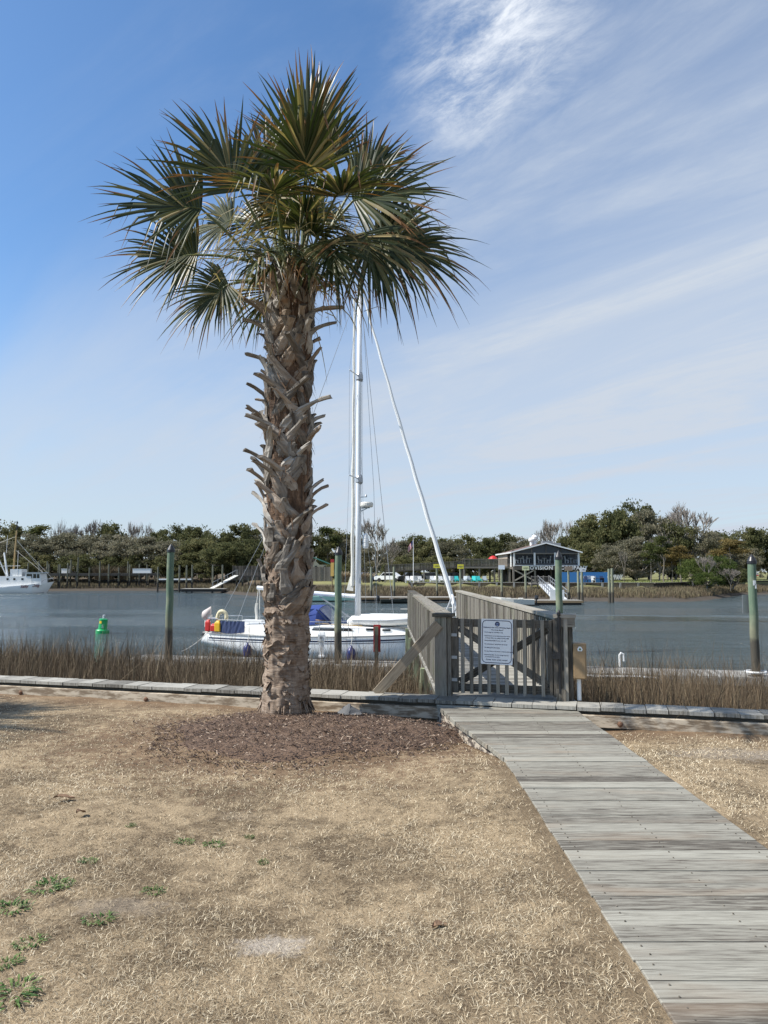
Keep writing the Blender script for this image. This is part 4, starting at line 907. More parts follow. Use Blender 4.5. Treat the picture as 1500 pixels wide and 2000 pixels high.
for tx, sz, yy, al, sh, bo in LINES:
    text_mb(mb, tx, sz, SM @ Matrix.Translation((0.0 if al == 'C' else (-0.150 if al == 'L' else -0.132), yy, 0.0034)), 0.0003, 'CENTER' if al == 'C' else 'LEFT', sh, 1.0 if sz != 0.021 else 1.25, bo+0.0003)
mb.build('lettering', INK, sgn)
# electrical box
eb = thing('junction_box', gp(2.20, 0.36, 0.16), 'tan electrical box on a white conduit beside the right gate post', 'electrical box')
def bevbox(mb, c, size, rz, bev=0.008):
    sx, sy, sz = size; M4 = Matrix.Translation(Vector(c)) @ Matrix.Rotation(rz, 4, 'Z'); rows = []
    for y_, q in ((sy/2, 0), (-sy/2+bev, 0), (-sy/2, bev)): rows.append([M4 @ Vector((p[0], y_, p[1])) for p in rrect(sx-2*q, sz-2*q, 0.014, 3)])
    mb.loft(rows, 0.5, close=True); n = len(rows[0]); mb.add(rows[-1], [tuple(range(n))], None, 0.5); mb.add(rows[0], [tuple(range(n-1, -1, -1))], None, 0.5)
mb = MB(); bevbox(mb, gp(2.20, 0.36, 0.60), (0.145, 0.13, 0.40), BH_ANG); mb.build('box', TAN, eb)
mb = MB(); bevbox(mb, gp(2.197, 0.289, 0.59), (0.128, 0.012, 0.36), BH_ANG, 0.003); mb.build('cover', TAN, eb)
mb = MB(); lb = [(-0.025, -0.02), (0.02, -0.022), (0.03, 0.0), (0.012, 0.028), (-0.012, 0.03), (-0.028, 0.005)]; pc = gp(2.205, 0.281, 0.735); ax = RB @ Vector((1, 0, 0))
mb.prism([pc+ax*a_+Vector((0, 0, b_)) for a_, b_ in lb], (RB @ Vector((0, -0.002, 0)))); lbm = mb.build('sticker', SIGNW, eb)
mb = MB(); mb.prism([pc+RB @ Vector((0, -0.0024, 0))+ax*a_*0.45+Vector((0, 0, b_*0.5-0.002)) for a_, b_ in lb], (RB @ Vector((0, -0.001, 0)))); mb.build('mark', plain('sticker_green', (0.10, 0.16, 0.04), 0.6), lbm)
mb = MB(); mb.tube([gp(2.185, 0.36, 0.16), gp(2.185, 0.36, 0.405)], 0.024, 10); mb.build('conduit', WHITE, eb)
# gangway with hoop handrails at the far end of the pier
gw = thing('gangway', (1.95, 22.6, -0.6), 'aluminium gangway with pale hoop handrails beyond the end of the pier', 'gangway')
mb = MB(); mb.bar((1.75, 20.6, 0.06), (1.75, 26.6, -1.30), 1.0, 0.06); mb.build('deck', GALV, gw)
for x_ in (1.93, 2.19):
    mb = MB(); mb.tube([(x_, 20.75, 0.05), (x_, 20.75, 0.72), (x_, 20.88, 0.90), (x_, 21.05, 0.94), (x_, 21.2, 0.86), (x_, 26.3, -0.40), (x_, 26.3, -1.25)], 0.032, 8); mb.build('handrail', ALU, gw)
# ------------------------------------------------------------------ floating dock and near pilings
DK_K = -0.225; DK_ANG = math.atan(DK_K)
def dk(s, off, z): p = Matrix.Rotation(DK_ANG, 3, 'Z') @ Vector((s, off, 0)); return Vector((p.x, 24.9+p.y, z-0.11))
fd = thing('floating_dock', (0, 25.9, WATER_Z), 'long pale floating dock behind the near marsh grass', 'dock')
mb = MB(); s = -9.6
while s < 24: mb.box(dk(s+0.07, 0.7, -1.44), (0.134, 1.6, 0.04), DK_ANG); s += 0.14
m_ = wood('silvery_dock_boards', (0.17, 0.165, 0.15), (0.33, 0.32, 0.295), None, 1, 0.35); mb.build('deck', m_, fd)
mb = MB(); mb.box(dk(7.2, -0.115, -1.56), (33.6, 0.03, 0.22), DK_ANG); mb.box(dk(7.2, 1.515, -1.56), (33.6, 0.03, 0.22), DK_ANG); mb.build('edge_board', m_, fd)
mb = MB(); s = -8.5
while s < 23: mb.box(dk(s, 0.7, -1.77), (2.2, 1.45, 0.42), DK_ANG); s += 3
mb.build('floats', RUBBER, fd)
mb = MB(); mb.tube([dk(2.0+0.6*k, -0.16, -1.50+0.02*math.sin(k*2.1)) for k in range(12)], 0.035, 6); mb.build('dock_hose', WHITE, fd)
def piling(px, ptop, Y, r, mat, lab, cap=True, zb=-3.0, grp='round pilings with dark caps along the floating dock', lean=0.0):
    p = at(px, ptop, Y); o = thing('piling', (p.x, Y, zb), lab, 'piling', grp); mb = MB()
    n = 9; pts = [Vector((p.x+lean*(p.z-(zb+(p.z-zb)*i/n))+0.01*math.sin(i*2.3), Y, zb+(p.z-zb-(0.2 if cap else 0))*i/n)) for i in range(n+1)]
    mb.tube(pts, [r*(1.06-0.10*i/n) for i in range(n+1)], 20); mb.build('pole', mat, o, smooth=False)
    if cap:
        mb = MB(); h = 0.22; mb.lathe([(r*1.06, -0.09), (r*1.12, -0.085), (r*1.10, 0.0), (r*0.62, h*0.55), (0.0, h)], (pts[-1].x, Y, pts[-1].z+0.004), 20); mb.build('cap', BLACK, o)
    return o, p
# (pile tops in the photo sit at these pixels; depth from the dock they stand beside)
piling(334, 1063, 26.6, 0.128, PILE, 'green piling left of the palm, nearest the green buoy')
piling(661, 1068, 25.7, 0.122, PILE, 'green piling just right of the palm trunk in front of the sailboat')
piling(1090, 1076, 24.4, 0.112, PILE, 'green piling rising behind the right gate post')
pr, pp = piling(1467, 1083, 22.6, 0.125, PILE, 'rightmost green piling with grey plate and white tag')
mb = MB(); mb.box((pp.x-0.02, 22.82, 0.62), (0.40, 0.02, 0.56)); mb.build('sign_plate', GALV, pr)
mb = MB(); mb.box((pp.x-0.005, 22.462, 1.27), (0.075, 0.012, 0.15)); mb.box((pp.x+0.03, 22.462, 1.17), (0.04, 0.012, 0.14)); mb.build('tag', WHITE, pr)
mb = MB(); mb.tube([Vector((pp.x+0.28*math.cos(a*0.2618), 22.6+0.28*math.sin(a*0.2618), -1.40)) for a in range(25)], 0.04, 6); mb.build('pile_hoop', WHITE, pr)
# little posts and pedestal on the dock
p = at(1214, 1292, 23.0+1.0); o = thing('dock_bracket', (p.x, p.y, -1.42), 'small white bent post on the floating dock right of the gate', 'post')
mb = MB(); mb.tube([(p.x-0.06, p.y, -1.42), (p.x-0.06, p.y, -1.05), (p.x-0.02, p.y, -0.99), (p.x+0.06, p.y, -1.03), (p.x+0.07, p.y, -1.25)], 0.035, 8); mb.build('post', WHITE, o)
p = at(628, 1284, 26.6); o = thing('power_pedestal', (p.x, p.y, -1.42), 'white dock power pedestal in front of the sailboat hull', 'power pedestal')
mb = MB(); mb.lathe([(0.16, 0), (0.16, 0.05), (0.12, 0.1), (0.115, 0.52), (0.10, 0.55)], (p.x, p.y, -1.42), 4, Matrix.Rotation(R(45), 3, 'Z')); mb.build('base', WHITE, o)
mb = MB(); mb.lathe([(0.15, 0), (0.185, 0.04), (0.18, 0.25), (0.13, 0.34), (0.0, 0.36)], (p.x, p.y, -0.87), 4, Matrix.Rotation(R(45), 3, 'Z')); mb.build('head', WHITE, o)
mb = MB(); mb.box((p.x-0.01, p.y-0.135, -0.72), (0.09, 0.012, 0.09)); mb.build('socket_cover', GALV, o)
p = at(735, 1290, 24.6); o = thing('sign_post', (p.x, p.y, -2.6), 'wooden post carrying a red board seen from behind, in the marsh by the brace', 'sign post')
mb = MB(); zt = at(735, 1224, 24.6).z; mb.box((p.x, p.y, (zt-2.6)/2), (0.125, 0.10, zt+2.6)); mb.build('post', PILE, o)
mb = MB(); mb.box((p.x+0.02, p.y+0.075, at(0, 1247, 24.6).z), (0.235, 0.03, 0.89)); mb.build('board', REDSIGN, o)

# ------------------------------------------------------------------ sailboat
SB_A = math.atan(-0.27); sb0 = Vector((-1.09, 31.0, WATER_Z))
sb = thing('sailboat', (0, 0, 0), 'white sailboat with tall bare mast and navy stripes moored behind the palm', 'sailboat')
TX = [0, .05, .12, .2, .3, .45, .6, .72, .82, .9, .96, 1]
def hb(t_): return float(np.interp(t_, TX, [1.02, 1.18, 1.38, 1.55, 1.70, 1.76, 1.66, 1.42, 1.08, .68, .32, .02]))
def shz(t_): return float(0.90+0.02*t_+0.42*max(0, t_-0.35)**1.8)
def kz(t_): return float(np.interp(t_, [0, .04, .1, .2, .4, .8, .93, 1], [.24, .10, -.10, -.32, -.42, -.42, -.25, .15]))
def hp(t_, u, side, off=0.0):
    zs, zk = shz(t_), kz(t_); y = hb(t_)*(1-u**5.0)+off*(1-u*0.3); z = zs-(zs-zk)*u**0.95
    x = -6.45+10.75*t_ - (0.42*u if t_ < 0.001 else 0.42*u*max(0, 1-t_/0.06)) - 0.95*u*max(0, (t_-0.72)/0.28)**2
    return Vector((x, side*y, z))
TS = sorted(set([i/40 for i in range(41)]+[0.97, 0.985])); US = [i/16 for i in range(17)]
mb = MB()
for sd in (-1, 1): mb.loft([[hp(t_, u, sd) for u in (US if sd > 0 else US[::-1])] for t_ in TS], 0.5)
mb.add([hp(0, u, -1) for u in US]+[hp(0, u, 1) for u in US[::-1]][1:], [tuple(range(33))], None, 0.5)
mb.build('hull', WHITEG, sb, smooth=True)
def band(za, zb_, off):
    mb = MB()
    for sd in (-1, 1):
        rows = []
        for t_ in TS[1:-1]:
            zs, zk = shz(t_), kz(t_); r_ = []
            for q in range(4):
                d_ = za+(zb_-za)*q/3; u = min(0.98, max(0.0, d_/(zs-zk)))**(1/0.95); r_.append(hp(t_, u, sd, off))
            rows.append(r_ if sd > 0 else r_[::-1])
        mb.loft(rows, 0.5)
    return mb
band(0.16, 0.215, 0.006).build('stripe', STRIPE, sb); band(0.265, 0.29, 0.006).build('stripe', STRIPE, sb)
band(-0.0, 0.05, 0.022).build('rub_rail', GALV, sb)
mb = MB(); mb.loft([[hp(t_, 0, -1)+Vector((0, 0.01, -0.01)), Vector((hp(t_, 0, 1).x, 0, shz(t_)+0.05*hb(t_))), hp(t_, 0, 1)+Vector((0, -0.01, -0.01))] for t_ in TS], 0.5); mb.build('deck', OFFW, sb)
# raised cabin trunk and cockpit coaming
def cabin(x0, x1, w0, w1, h0, h1, sx0=0.25, sx1=0.7, z=0.97):
    mb = MB(); rows = []
    for x, wd, h in ((x0, w0, 0), (x0+sx0*0.3, w0, h0), (x0+sx0, w0, h0), ((x0+x1)/2, (w0+w1)/2+0.05, (h0+h1)/2+0.02), (x1-sx1, w1, h1), (x1, w1*0.8, 0.03)):
        zb_ = z-0.05; r_ = [(-wd, zb_), (-wd*0.95, zb_+0.05+h*0.85), (-wd*0.80, zb_+0.05+h), (0, zb_+0.05+h*1.0+0.06*(h > 0)), (wd*0.80, zb_+0.05+h), (wd*0.95, zb_+0.05+h*0.85), (wd, zb_)]
        rows.append([Vector((x, a, b_)) for a, b_ in r_][::-1])
    mb.loft(rows, 0.5); mb.add([rows[0][k] for k in range(7)], [tuple(range(7))], None, 0.5); return mb
cab = cabin(-2.6, 2.55, 1.16, 0.72, 0.36, 0.24).build('cabin', WHITEG, sb)
cabin(-6.2, -2.5, 0.98, 1.18, 0.26, 0.40, 0.2, 0.05, 0.93).build('cockpit_coaming', WHITEG, sb)
def cabw(x): return float(np.interp(x, [-2.6, 0, 1.85], [1.145, 0.98, 0.72]))
for xa, xb_, za, zb_, sl in ((-2.22, -1.95, 1.13, 1.23, 0), (-1.55, -0.02, 1.10, 1.23, 0.10), (0.62, 0.92, 1.13, 1.22, 0), (1.28, 1.60, 1.12, 1.20, 0)):
    for sd in (-1, 1):
        mb = MB(); P_ = [(xa-sl, za), (xb_+sl*1.4, za), (xb_, zb_), (xa, zb_)]
        def wp(x, z_): return Vector((x, sd*(cabw(x)*(0.985-0.10*(z_-0.97))+0.012), z_))
        mb.prism([wp(*q) for q in P_], (0, sd*0.012, 0)); mb.build('window', GLASS, cab)
mb = MB()
for sd in (-1, 1): mb.tube([(-2.4, sd*0.93, 1.36), (-2.35, sd*0.93, 1.40), (-1.0, sd*0.83, 1.36), (0.4, sd*0.72, 1.30), (0.45, sd*0.72, 1.25)], 0.018, 5)
mb.build('grab_rail', SPARY, sb)
mb = MB(); mb.box((-0.55, 0.0, 1.40), (0.55, 0.5, 0.07)); mb.box((-0.55, 0, 1.44), (0.45, 0.4, 0.02)); mb.build('hatch', NAVY, sb)
# mast and rig
MZ0, MZ1 = 1.25, 15.5
mb = MB(); mb.tube([(0.0, 0, MZ0), (0.02, 0, 6), (0.03, 0, 11), (0.04, 0, MZ1)], [0.125, 0.118, 0.112, 0.10], 14); mst = mb.build('mast', ALU, sb, smooth=True)
for z_ in (7.4, 11.8): mb = MB(); mb.tube([(-0.10, -0.95, z_+0.04), (0.03, 0, z_), (-0.10, 0.95, z_+0.04)], 0.026, 6); mb.build('spreader', ALU, mst)
mb = MB()
for z_ in (7.45, 11.85): mb.lathe([(0.10, 0), (0.16, 0.1), (0.15, 0.3), (0.10, 0.42)], (0.05, 0, z_-0.3), 8)
mb.box((0.09, -0.06, 3.1), (0.12, 0.06, 0.2)); mb.build('mast_collar', GALV, mst)
mb = MB(); mb.tube([(0.0, 0, MZ1-0.05), (0.22, 0, MZ1-0.02)], 0.05, 6); mb.tube([(0.03, 0.03, MZ1), (0.03, 0.03, MZ1+0.9)], 0.008, 5); mb.tube([(-0.2, 0, MZ1+0.02), (-0.02, 0, MZ1)], 0.04, 6); mb.build('masthead_fitting', GALV, mst)
mb = MB(); mb.lathe([(0.0, 0), (0.24, 0.01), (0.27, 0.06), (0.27, 0.16), (0.24, 0.21), (0.0, 0.235)], (0.38, 0, 6.18), 20); rd = mb.build('radome', OFFW, sb, smooth=False)
mb = MB(); mb.bar((0.08, 0, 6.15), (0.5, 0, 6.16), 0.16, 0.03); mb.bar((0.08, 0, 6.0), (0.4, 0, 6.14), 0.04, 0.03); mb.box((0.24, 0, 6.62), (0.28, 0.05, 0.03)); mb.lathe([(0.0, 0), (0.05, 0.02), (0.02, 0.10), (0, 0.1)], (0.35, 0, 6.63), 8); mb.build('radome_bracket', GALV, rd)
mb = MB(); mb.lathe([(0.0, 0), (0.11, 0.02), (0.13, 0.1), (0.13, 0.22), (0.10, 0.24), (0.13, 0.26), (0.13, 0.40), (0.10, 0.42), (0.12, 0.44), (0.10, 0.58), (0.0, 0.66)], (0.30, 0.1, 4.45), 16); mb.build('radar_reflector', WHITE, sb)
mb = MB(); mb.tube([(-0.10, 0, 2.46), (-2.2, 0, 2.60), (-4.55, 0, 2.80)], [0.085, 0.09, 0.085], 12); mb.build('boom', ALU, sb)
mb = MB(); mb.bar((-1.7, 0, 2.45), (-0.12, 0, 1.45), 0.04, 0.05); mb.build('boom_vang', GALV, sb)
mb = MB(); zz = [2.9+12.3*i/30 for i in range(31)]
mb.tube([(-0.235+0.003*(z_-2.9)+0.012*math.sin(z_*2.3), 0, z_) for z_ in zz], [0.085-0.045*i/30+0.009*math.sin(i*1.7) for i in range(31)], 9); mb.loft([[(-0.50, 0.0, 2.72), (-0.2, 0.0, 2.68)], [(-0.34, 0.01, 3.3), (-0.2, 0.0, 3.3)]], 0.4)
mb.build('furled_mainsail', OFFW, sb)
ft = Vector((0.22, 0, 15.25)); fb = Vector((4.22, 0, 1.62)); mb = MB()
mb.tube([ft.lerp(fb, i/40)+Vector((0.010*math.sin(i*1.3), 0, -0.16*math.sin(math.pi*i/40))) for i in range(41)], [0.032]*2+[0.046+0.052*min(1, i/32)*(1+0.06*math.sin(i*2.1)) for i in range(39)], 9)
mb.build('furled_jib', WHITE, sb)
mb = MB(); mb.lathe([(0.05, 0), (0.11, 0.02), (0.11, 0.06), (0.04, 0.09), (0.04, 0.15), (0.10, 0.17)], (4.24, 0, 1.45), 12); mb.build('furling_drum', GALV, sb)
mb = MB(); tops = Vector((0.03, 0, 15.4))
for sd in (-1, 1):
    mb.tube([tops, (-0.10, sd*0.95, 11.84), (-0.10, sd*0.95, 7.44), (-0.1, sd*1.62, 1.0)], 0.007, 4)
    mb.tube([(0, 0, 11.4), (-0.10, sd*0.95, 7.44)], 0.006, 4); mb.tube([(0.03, 0, 7.2), (0.5, sd*1.5, 1.05)], 0.007, 4)
    mb.tube([(-0.1, 0, 15.35), (-3.6, sd*0.02, 6.2), (-6.1, sd*1.0, 1.0)], 0.008, 4)
mb.tube([(0.1, 0, 15.2), (1.0, -0.2, 7.2), (1.62, -0.35, 1.8)], 0.012, 4)
mb.tube([(0.12, 0.1, 15.2), (0.6, 0.3, 7), (0.75, 0.3, 1.4)], 0.009, 4)
mb.build('rigging', GALV, sb)
# blue dodger with clear panes
mb = MB()
def arch(x, w_, z0, h, n=9): return [Vector((x+0.12*math.sin(math.pi*i/(n-1)), w_*math.cos(math.pi*i/(n-1)), z0+h*(math.sin(math.pi*i/(n-1))**0.55))) for i in range(n)]
mb.loft([arch(-2.55, 1.12, 1.30, 0.72), arch(-1.95, 1.10, 1.32, 0.78), arch(-1.52, 1.02, 1.34, 0.76)], 0.5)
dg_ = mb.build('dodger', BLUEC, sb, smooth=True)
mb = MB()
for sd in (-1, 1): mb.add([(-2.5, sd*1.14, 1.33), (-1.52, sd*1.0, 1.98), (-2.1, sd*1.12, 1.95), (-2.62, sd*1.14, 1.95)][:4], [(0,1,2,3)] , None, 0.5)
mb.build('side_curtain', BLUEC, dg_)
mb = MB(); mb.loft([arch(-1.52, 1.0, 1.34, 0.74)[2:7], [v_+Vector((0.62, 0, 0)) if False else Vector((v_.x+0.62, v_.y*0.9, 1.36)) for v_ in arch(-1.52, 1.0, 1.34, 0.74)[2:7]]], 0.5)
m, t, b = newmat('clear_vinyl'); b.inputs['Base Color'].default_value = (0.42, 0.44, 0.46, 1); b.inputs['Roughness'].default_value = 0.12; b.inputs['Alpha'].default_value = 0.45; VINYL = m
mb.build('windscreen', VINYL, dg_)
mb = MB()
for sd in (-1, 1): mb.tube([(-1.47, sd*0.98, 1.95), (-0.88, sd*0.88, 1.36)], 0.03, 5)
mb.build('frame_strap', NAVY, dg_)
# rails
mb = MB(); ST = [0.06, 0.17, 0.28, 0.39, 0.50, 0.61, 0.72, 0.83, 0.93]
for sd in (-1, 1):
    tp = []
    for t_ in ST:
        p = hp(t_, 0, sd)+Vector((0, -0.06*sd, 0)); q = p+Vector((0, 0, 0.58)); mb.tube([p, q], 0.013, 5); tp.append(q)
    mb.tube(tp, 0.007, 4); mb.tube([q-Vector((0, 0, 0.28)) for q in tp], 0.006, 4)
mb.build('lifeline', STEEL, sb)
mb = MB()
e_ = [hp(0.06, 0, -1)+Vector((0, .06, .62)), hp(0.0, 0, -1)+Vector((0.05, .1, .62)), hp(0.0, 0, 1)+Vector((0.05, -.1, .62)), hp(0.06, 0, 1)+Vector((0, -.06, .62))]
for dz in (0, -0.3): mb.tube([q+Vector((0, 0, dz)) for q in e_], 0.015, 6)
for q in e_: mb.tube([q, q-Vector((0, 0, 0.62))], 0.015, 6)
mb.build('stern_rail', STEEL, sb)
mb = MB()
for sd in (-1, 1): mb.tube([hp(0.93, 0, sd), hp(0.93, 0, sd)+Vector((0, 0, .6)), hp(0.995, 0, sd)+Vector((0.1, 0, .62)), Vector((4.45, 0, shz(1)+0.6))], 0.016, 6)
mb.build('bow_rail', STEEL, sb)
mb = MB(); rows = []
for i in range(15):
    t_ = 0.055+0.135*i/14; p = hp(t_, 0, -1)+Vector((0, 0.04, 0)); rows.append([p+Vector((0, -0.012*math.sin(i*2.4), 0.02+0.07*(1-math.sin(math.pi*i/14)))), p+Vector((0, 0.012*math.sin(i*2.4), 0.30)), p+Vector((0, -0.02*math.sin(i*2.9), 0.55-0.02*math.sin(math.pi*i/14)))])
mb.loft(rows, 0.5); mb.build('weather_cloth', NAVY, sb)
mb = MB(); mb.box((-4.35, -0.75, 1.42), (0.85, 0.4, 0.10)); mb.build('cushion', WHITE, sb)
mb = MB(); rows = [[Vector((-4.30+0.07*math.cos(k*1.05)*(1-0.35*abs(z_-1.75))+0.02*math.sin(z_*9), -0.6+0.07*math.sin(k*1.05), z_)) for k in range(6)] for z_ in [1.45+0.12*i for i in range(7)]]; mb.loft(rows, 0.5, close=True); mb.tube([(-4.30, -0.6, 2.15), (-4.36, -0.3, 2.75)], 0.012, 4); mb.tube([(-4.15, -0.6, 1.3), (-4.3, -0.3, 2.75)], 0.02, 4); mb.build('furled_ensign', OFFW, sb)
sb.location = sb0; sb.rotation_euler = (0, 0, SB_A)
SBM = Matrix.Translation(sb0) @ Matrix.Rotation(SB_A, 4, 'Z')
def on_boat(name, lp, lab, cat, grp=None):
    o = thing(name, (0, 0, 0), lab, cat, grp); o.location = SBM @ Vector(lp); o.rotation_euler = (0, 0, SB_A); return o
# outboard motor on the stern rail
ob = on_boat('outboard_motor', (-6.55, -0.75, 0.95), 'outboard motor with pale cover hung on the sailboat stern rail', 'outboard motor')
mb = MB(); rows = []
for x, z0, z1, w_ in ((-0.20, 0.58, 0.78, .05), (-0.17, 0.50, 0.86, .13), (-0.02, 0.48, 0.94, .16), (0.12, 0.55, 1.02, .15), (0.20, 0.68, 1.06, .05)):
    rows.append([Vector((x, w_*math.cos(a*0.7854), (z0+z1)/2+(z1-z0)/2*math.sin(a*0.7854))) for a in range(8)])
mb.loft(rows, 0.5, close=True); mb.add(rows[0], [tuple(range(7, -1, -1))]); mb.add(rows[-1], [tuple(range(8))]); mb.build('cowl_cover', plain('pinkish_grey_cover', (0.50, 0.44, 0.41), 0.7), ob, smooth=True)
mb = MB(); mb.box((0.02, 0, 0.36), (0.16, 0.14, 0.34)); mb.box((0.0, 0, 0.05), (0.10, 0.06, 0.42)); mb.box((-0.02, 0, -0.04), (0.26, 0.12, 0.02)); mb.box((0.16, 0, 0.62), (0.12, 0.2, 0.16)); mb.build('leg', OFFW, ob)
mb = MB(); mb.lathe([(0.0, -0.12), (0.04, -0.1), (0.045, 0.06), (0.02, 0.12)], (-0.08, 0, -0.12), 8, Matrix.Rotation(R(90), 3, 'Y')); mb.box((-0.18, 0, -0.12), (0.02, 0.03, 0.20)); mb.box((-0.18, 0, -0.12), (0.02, 0.20, 0.03)); mb.build('propeller', BLACK, ob)
# horseshoe lifebuoy
hsb = on_boat('horseshoe_buoy', (-5.72, -0.95, 1.30), 'pale yellow horseshoe lifebuoy on the sailboat stern', 'lifebuoy')
mb = MB(); mb.tube([(0.20*math.cos(a)*1.05, 0.02*math.sin(a*3), 0.26+0.26*math.sin(a)) for a in [R(-25+23*i) for i in range(11)]], [0.07]+[0.085]*9+[0.07], 8); mb.build('float', CREAM, hsb, smooth=True)
# fuel and water cans
def can(lp, mat, lab, h=0.36, w_=0.2):
    o = on_boat('jerry_can', lp, lab, 'jerry can', 'jerry cans lashed to the sailboat stern rail'); mb = MB(); rows = []
    for z_, q in ((0, .8), (0.03, 1), (h*0.8, 1), (h*0.92, 0.75), (h, 0.35)): rows.append([Vector((p_[0]*q, p_[1]*q, z_)) for p_ in rrect(w_, 0.15, 0.04, 3)])
    mb.loft(rows, 0.5, close=True); mb.add(rows[-1], [tuple(range(len(rows[-1])))]); mb.add(rows[0], [tuple(range(len(rows[0])-1, -1, -1))]); mb.build('body', mat, o)
    mb = MB(); mb.tube([(-0.07, 0, h*0.86), (-0.05, 0, h+0.02), (0.05, 0, h+0.02), (0.07, 0, h*0.88)], 0.014, 5); mb.tube([(0.06, 0, h*0.9), (0.09, 0, h+0.03)], 0.022, 6); mb.build('handle', mat, o)
can((-6.32, -1.05, 0.98), RED, 'tall red fuel can nearest the outboard motor', 0.46, 0.22); can((-6.03, -1.12, 0.98), RED, 'small round red can between the tall red can and yellow one', 0.30, 0.22); can((-5.78, -1.2, 0.98), YEL, 'yellow can beside the navy weather cloth', 0.44, 0.27)
# inflatable dinghy on the foredeck
dn = on_boat('dinghy', (1.3, 0.0, 1.28), 'white inflatable dinghy stowed on the sailboat foredeck', 'dinghy')
mb = MB()
for sd in (-1, 1):
    path_ = [(-1.55, sd*0.45, 0.16), (-1.35, sd*0.56, 0.22), (0.2, sd*0.60, 0.24), (1.0, sd*0.50, 0.30), (1.55, sd*0.25, 0.40), (1.72, 0, 0.44)]
    mb.tube(path_, [0.10, 0.19, 0.20, 0.195, 0.18, 0.17], 12)
mb.build('tubes', WHITE, dn, smooth=True)
mb = MB(); mb.loft([[Vector((x, y_, 0.16+0.03*math.cos(y_*3)+max(0, x-0.8)*0.12)) for y_ in (-0.5, -0.2, 0.2, 0.5)] for x in (-1.4, 0, 0.8, 1.5)], 0.5); mb.box((-1.42, 0, 0.22), (0.05, 0.9, 0.36)); mb.build('floor', OFFW, dn)
mb = MB(); mb.box((-0.2, 0, 0.42), (1.1, 0.55, 0.05)); mb.bar((-1.2, 0.2, 0.46), (0.9, -0.3, 0.5), 0.03, 0.03); mb.build('cover', WHITE, dn)
mb = MB()
for sd in (-1, 1): mb.tube([(-1.3, sd*0.76, 0.24), (0.2, sd*0.81, 0.25), (1.0, sd*0.70, 0.31)], 0.022, 5)
mb.build('rub_strake', GALV, dn)
# fenders
for lx, lab in ((0.28, 'round navy fender hanging from the sailboat below the mast'), (-4.15, 'navy fender on the sailboat hull mostly hidden by the palm trunk')):
    t_ = (lx+6.45)/10.75; yy = -hb(t_)-0.17; o = on_boat('fender', (lx, yy, 0.10), lab, 'fender', 'navy fenders hung along the sailboat')
    mb = MB(); mb.lathe([(0.0, -0.12), (0.10, -0.10), (0.17, 0.0), (0.18, 0.22), (0.15, 0.36), (0.05, 0.45), (0.04, 0.52), (0, 0.52)], (0, 0, 0), 16); mb.build('body', FENDER, o, smooth=True)
    mb = MB(); mb.tube([(0, 0, 0.5), (0.0, 0.14, shz(t_)+0.0-0.1), (0.0, 0.13, shz(t_)+0.45)], 0.012, 5); mb.build('line', ROPE, o)
def line(p, q, sag, r, lab, mat=ROPE, n=14):
    p, q = Vector(p), Vector(q); mb = MB(); mb.tube([p.lerp(q, i/n)-Vector((0, 0, 4*sag*(i/n)*(1-i/n))) for i in range(n+1)], r, 5)
    return tag(mb.build('mooring_line', mat, origin=p), lab, 'rope', 'mooring lines of the sailboat')
line(SBM @ Vector((-6.35, -0.9, 0.98)), at(355, 1272, 26.9), 0.10, 0.018, 'pale mooring line running from the sailboat stern down to the dock')
line(SBM @ Vector((4.2, 0.0, 1.5)), at(800, 1240, 27.3), 0.12, 0.018, 'pale bow line crossing the foredeck in front of the dinghy')
line(SBM @ Vector((4.0, 0.1, 2.05)), SBM @ Vector((2.0, -0.7, 2.0)), 0.02, 0.014, 'thin white line running up over the dinghy toward the pier rail')
# green channel buoy
p = at(200, 1236, 42.5); by = thing('channel_buoy', (p.x, p.y, WATER_Z), 'green plastic channel buoy tilting in the water on the left', 'buoy'); by.rotation_euler = (0, R(4), 0)
BYO = Vector(by.location); mb = MB(); mb.lathe([(0.0, -0.3), (0.36, -0.3), (0.37, 0.0), (0.37, 0.16), (0.34, 0.20), (0.245, 0.24), (0.225, 0.70), (0.235, 0.72), (0.235, 0.80), (0.20, 0.82), (0, 0.83)], BYO, 28); mb.build('body', BUOYG, by, smooth=False)
mb = MB(); mb.lathe([(0.05, 0), (0.07, 0.02), (0.05, 0.1), (0.07, 0.12), (0.065, 0.2), (0.0, 0.23)], BYO+Vector((0, 0, 0.83)), 12); mb.build('lamp', plain('grey_white_plastic', (0.45, 0.46, 0.48), 0.4), by)
mb = MB(); text_mb(mb, '5', 0.26, Matrix.Translation(BYO+Vector((0.07, -0.262, 0.32))) @ Matrix.Rotation(R(14), 4, 'Z') @ Matrix.Rotation(R(90), 4, 'X') , 0.02); mb.build('number', WHITE, by)
mb = MB(); mb.add([BYO+Vector((0.2365*math.sin(a), -0.2365*math.cos(a), z_)) for z_ in (0.56, 0.70) for a in (-0.75, -0.5, -0.25, -0.05)], [(0,1,5,4), (1,2,6,5), (2,3,7,6)]); mb.build('reflector', YEL, by)
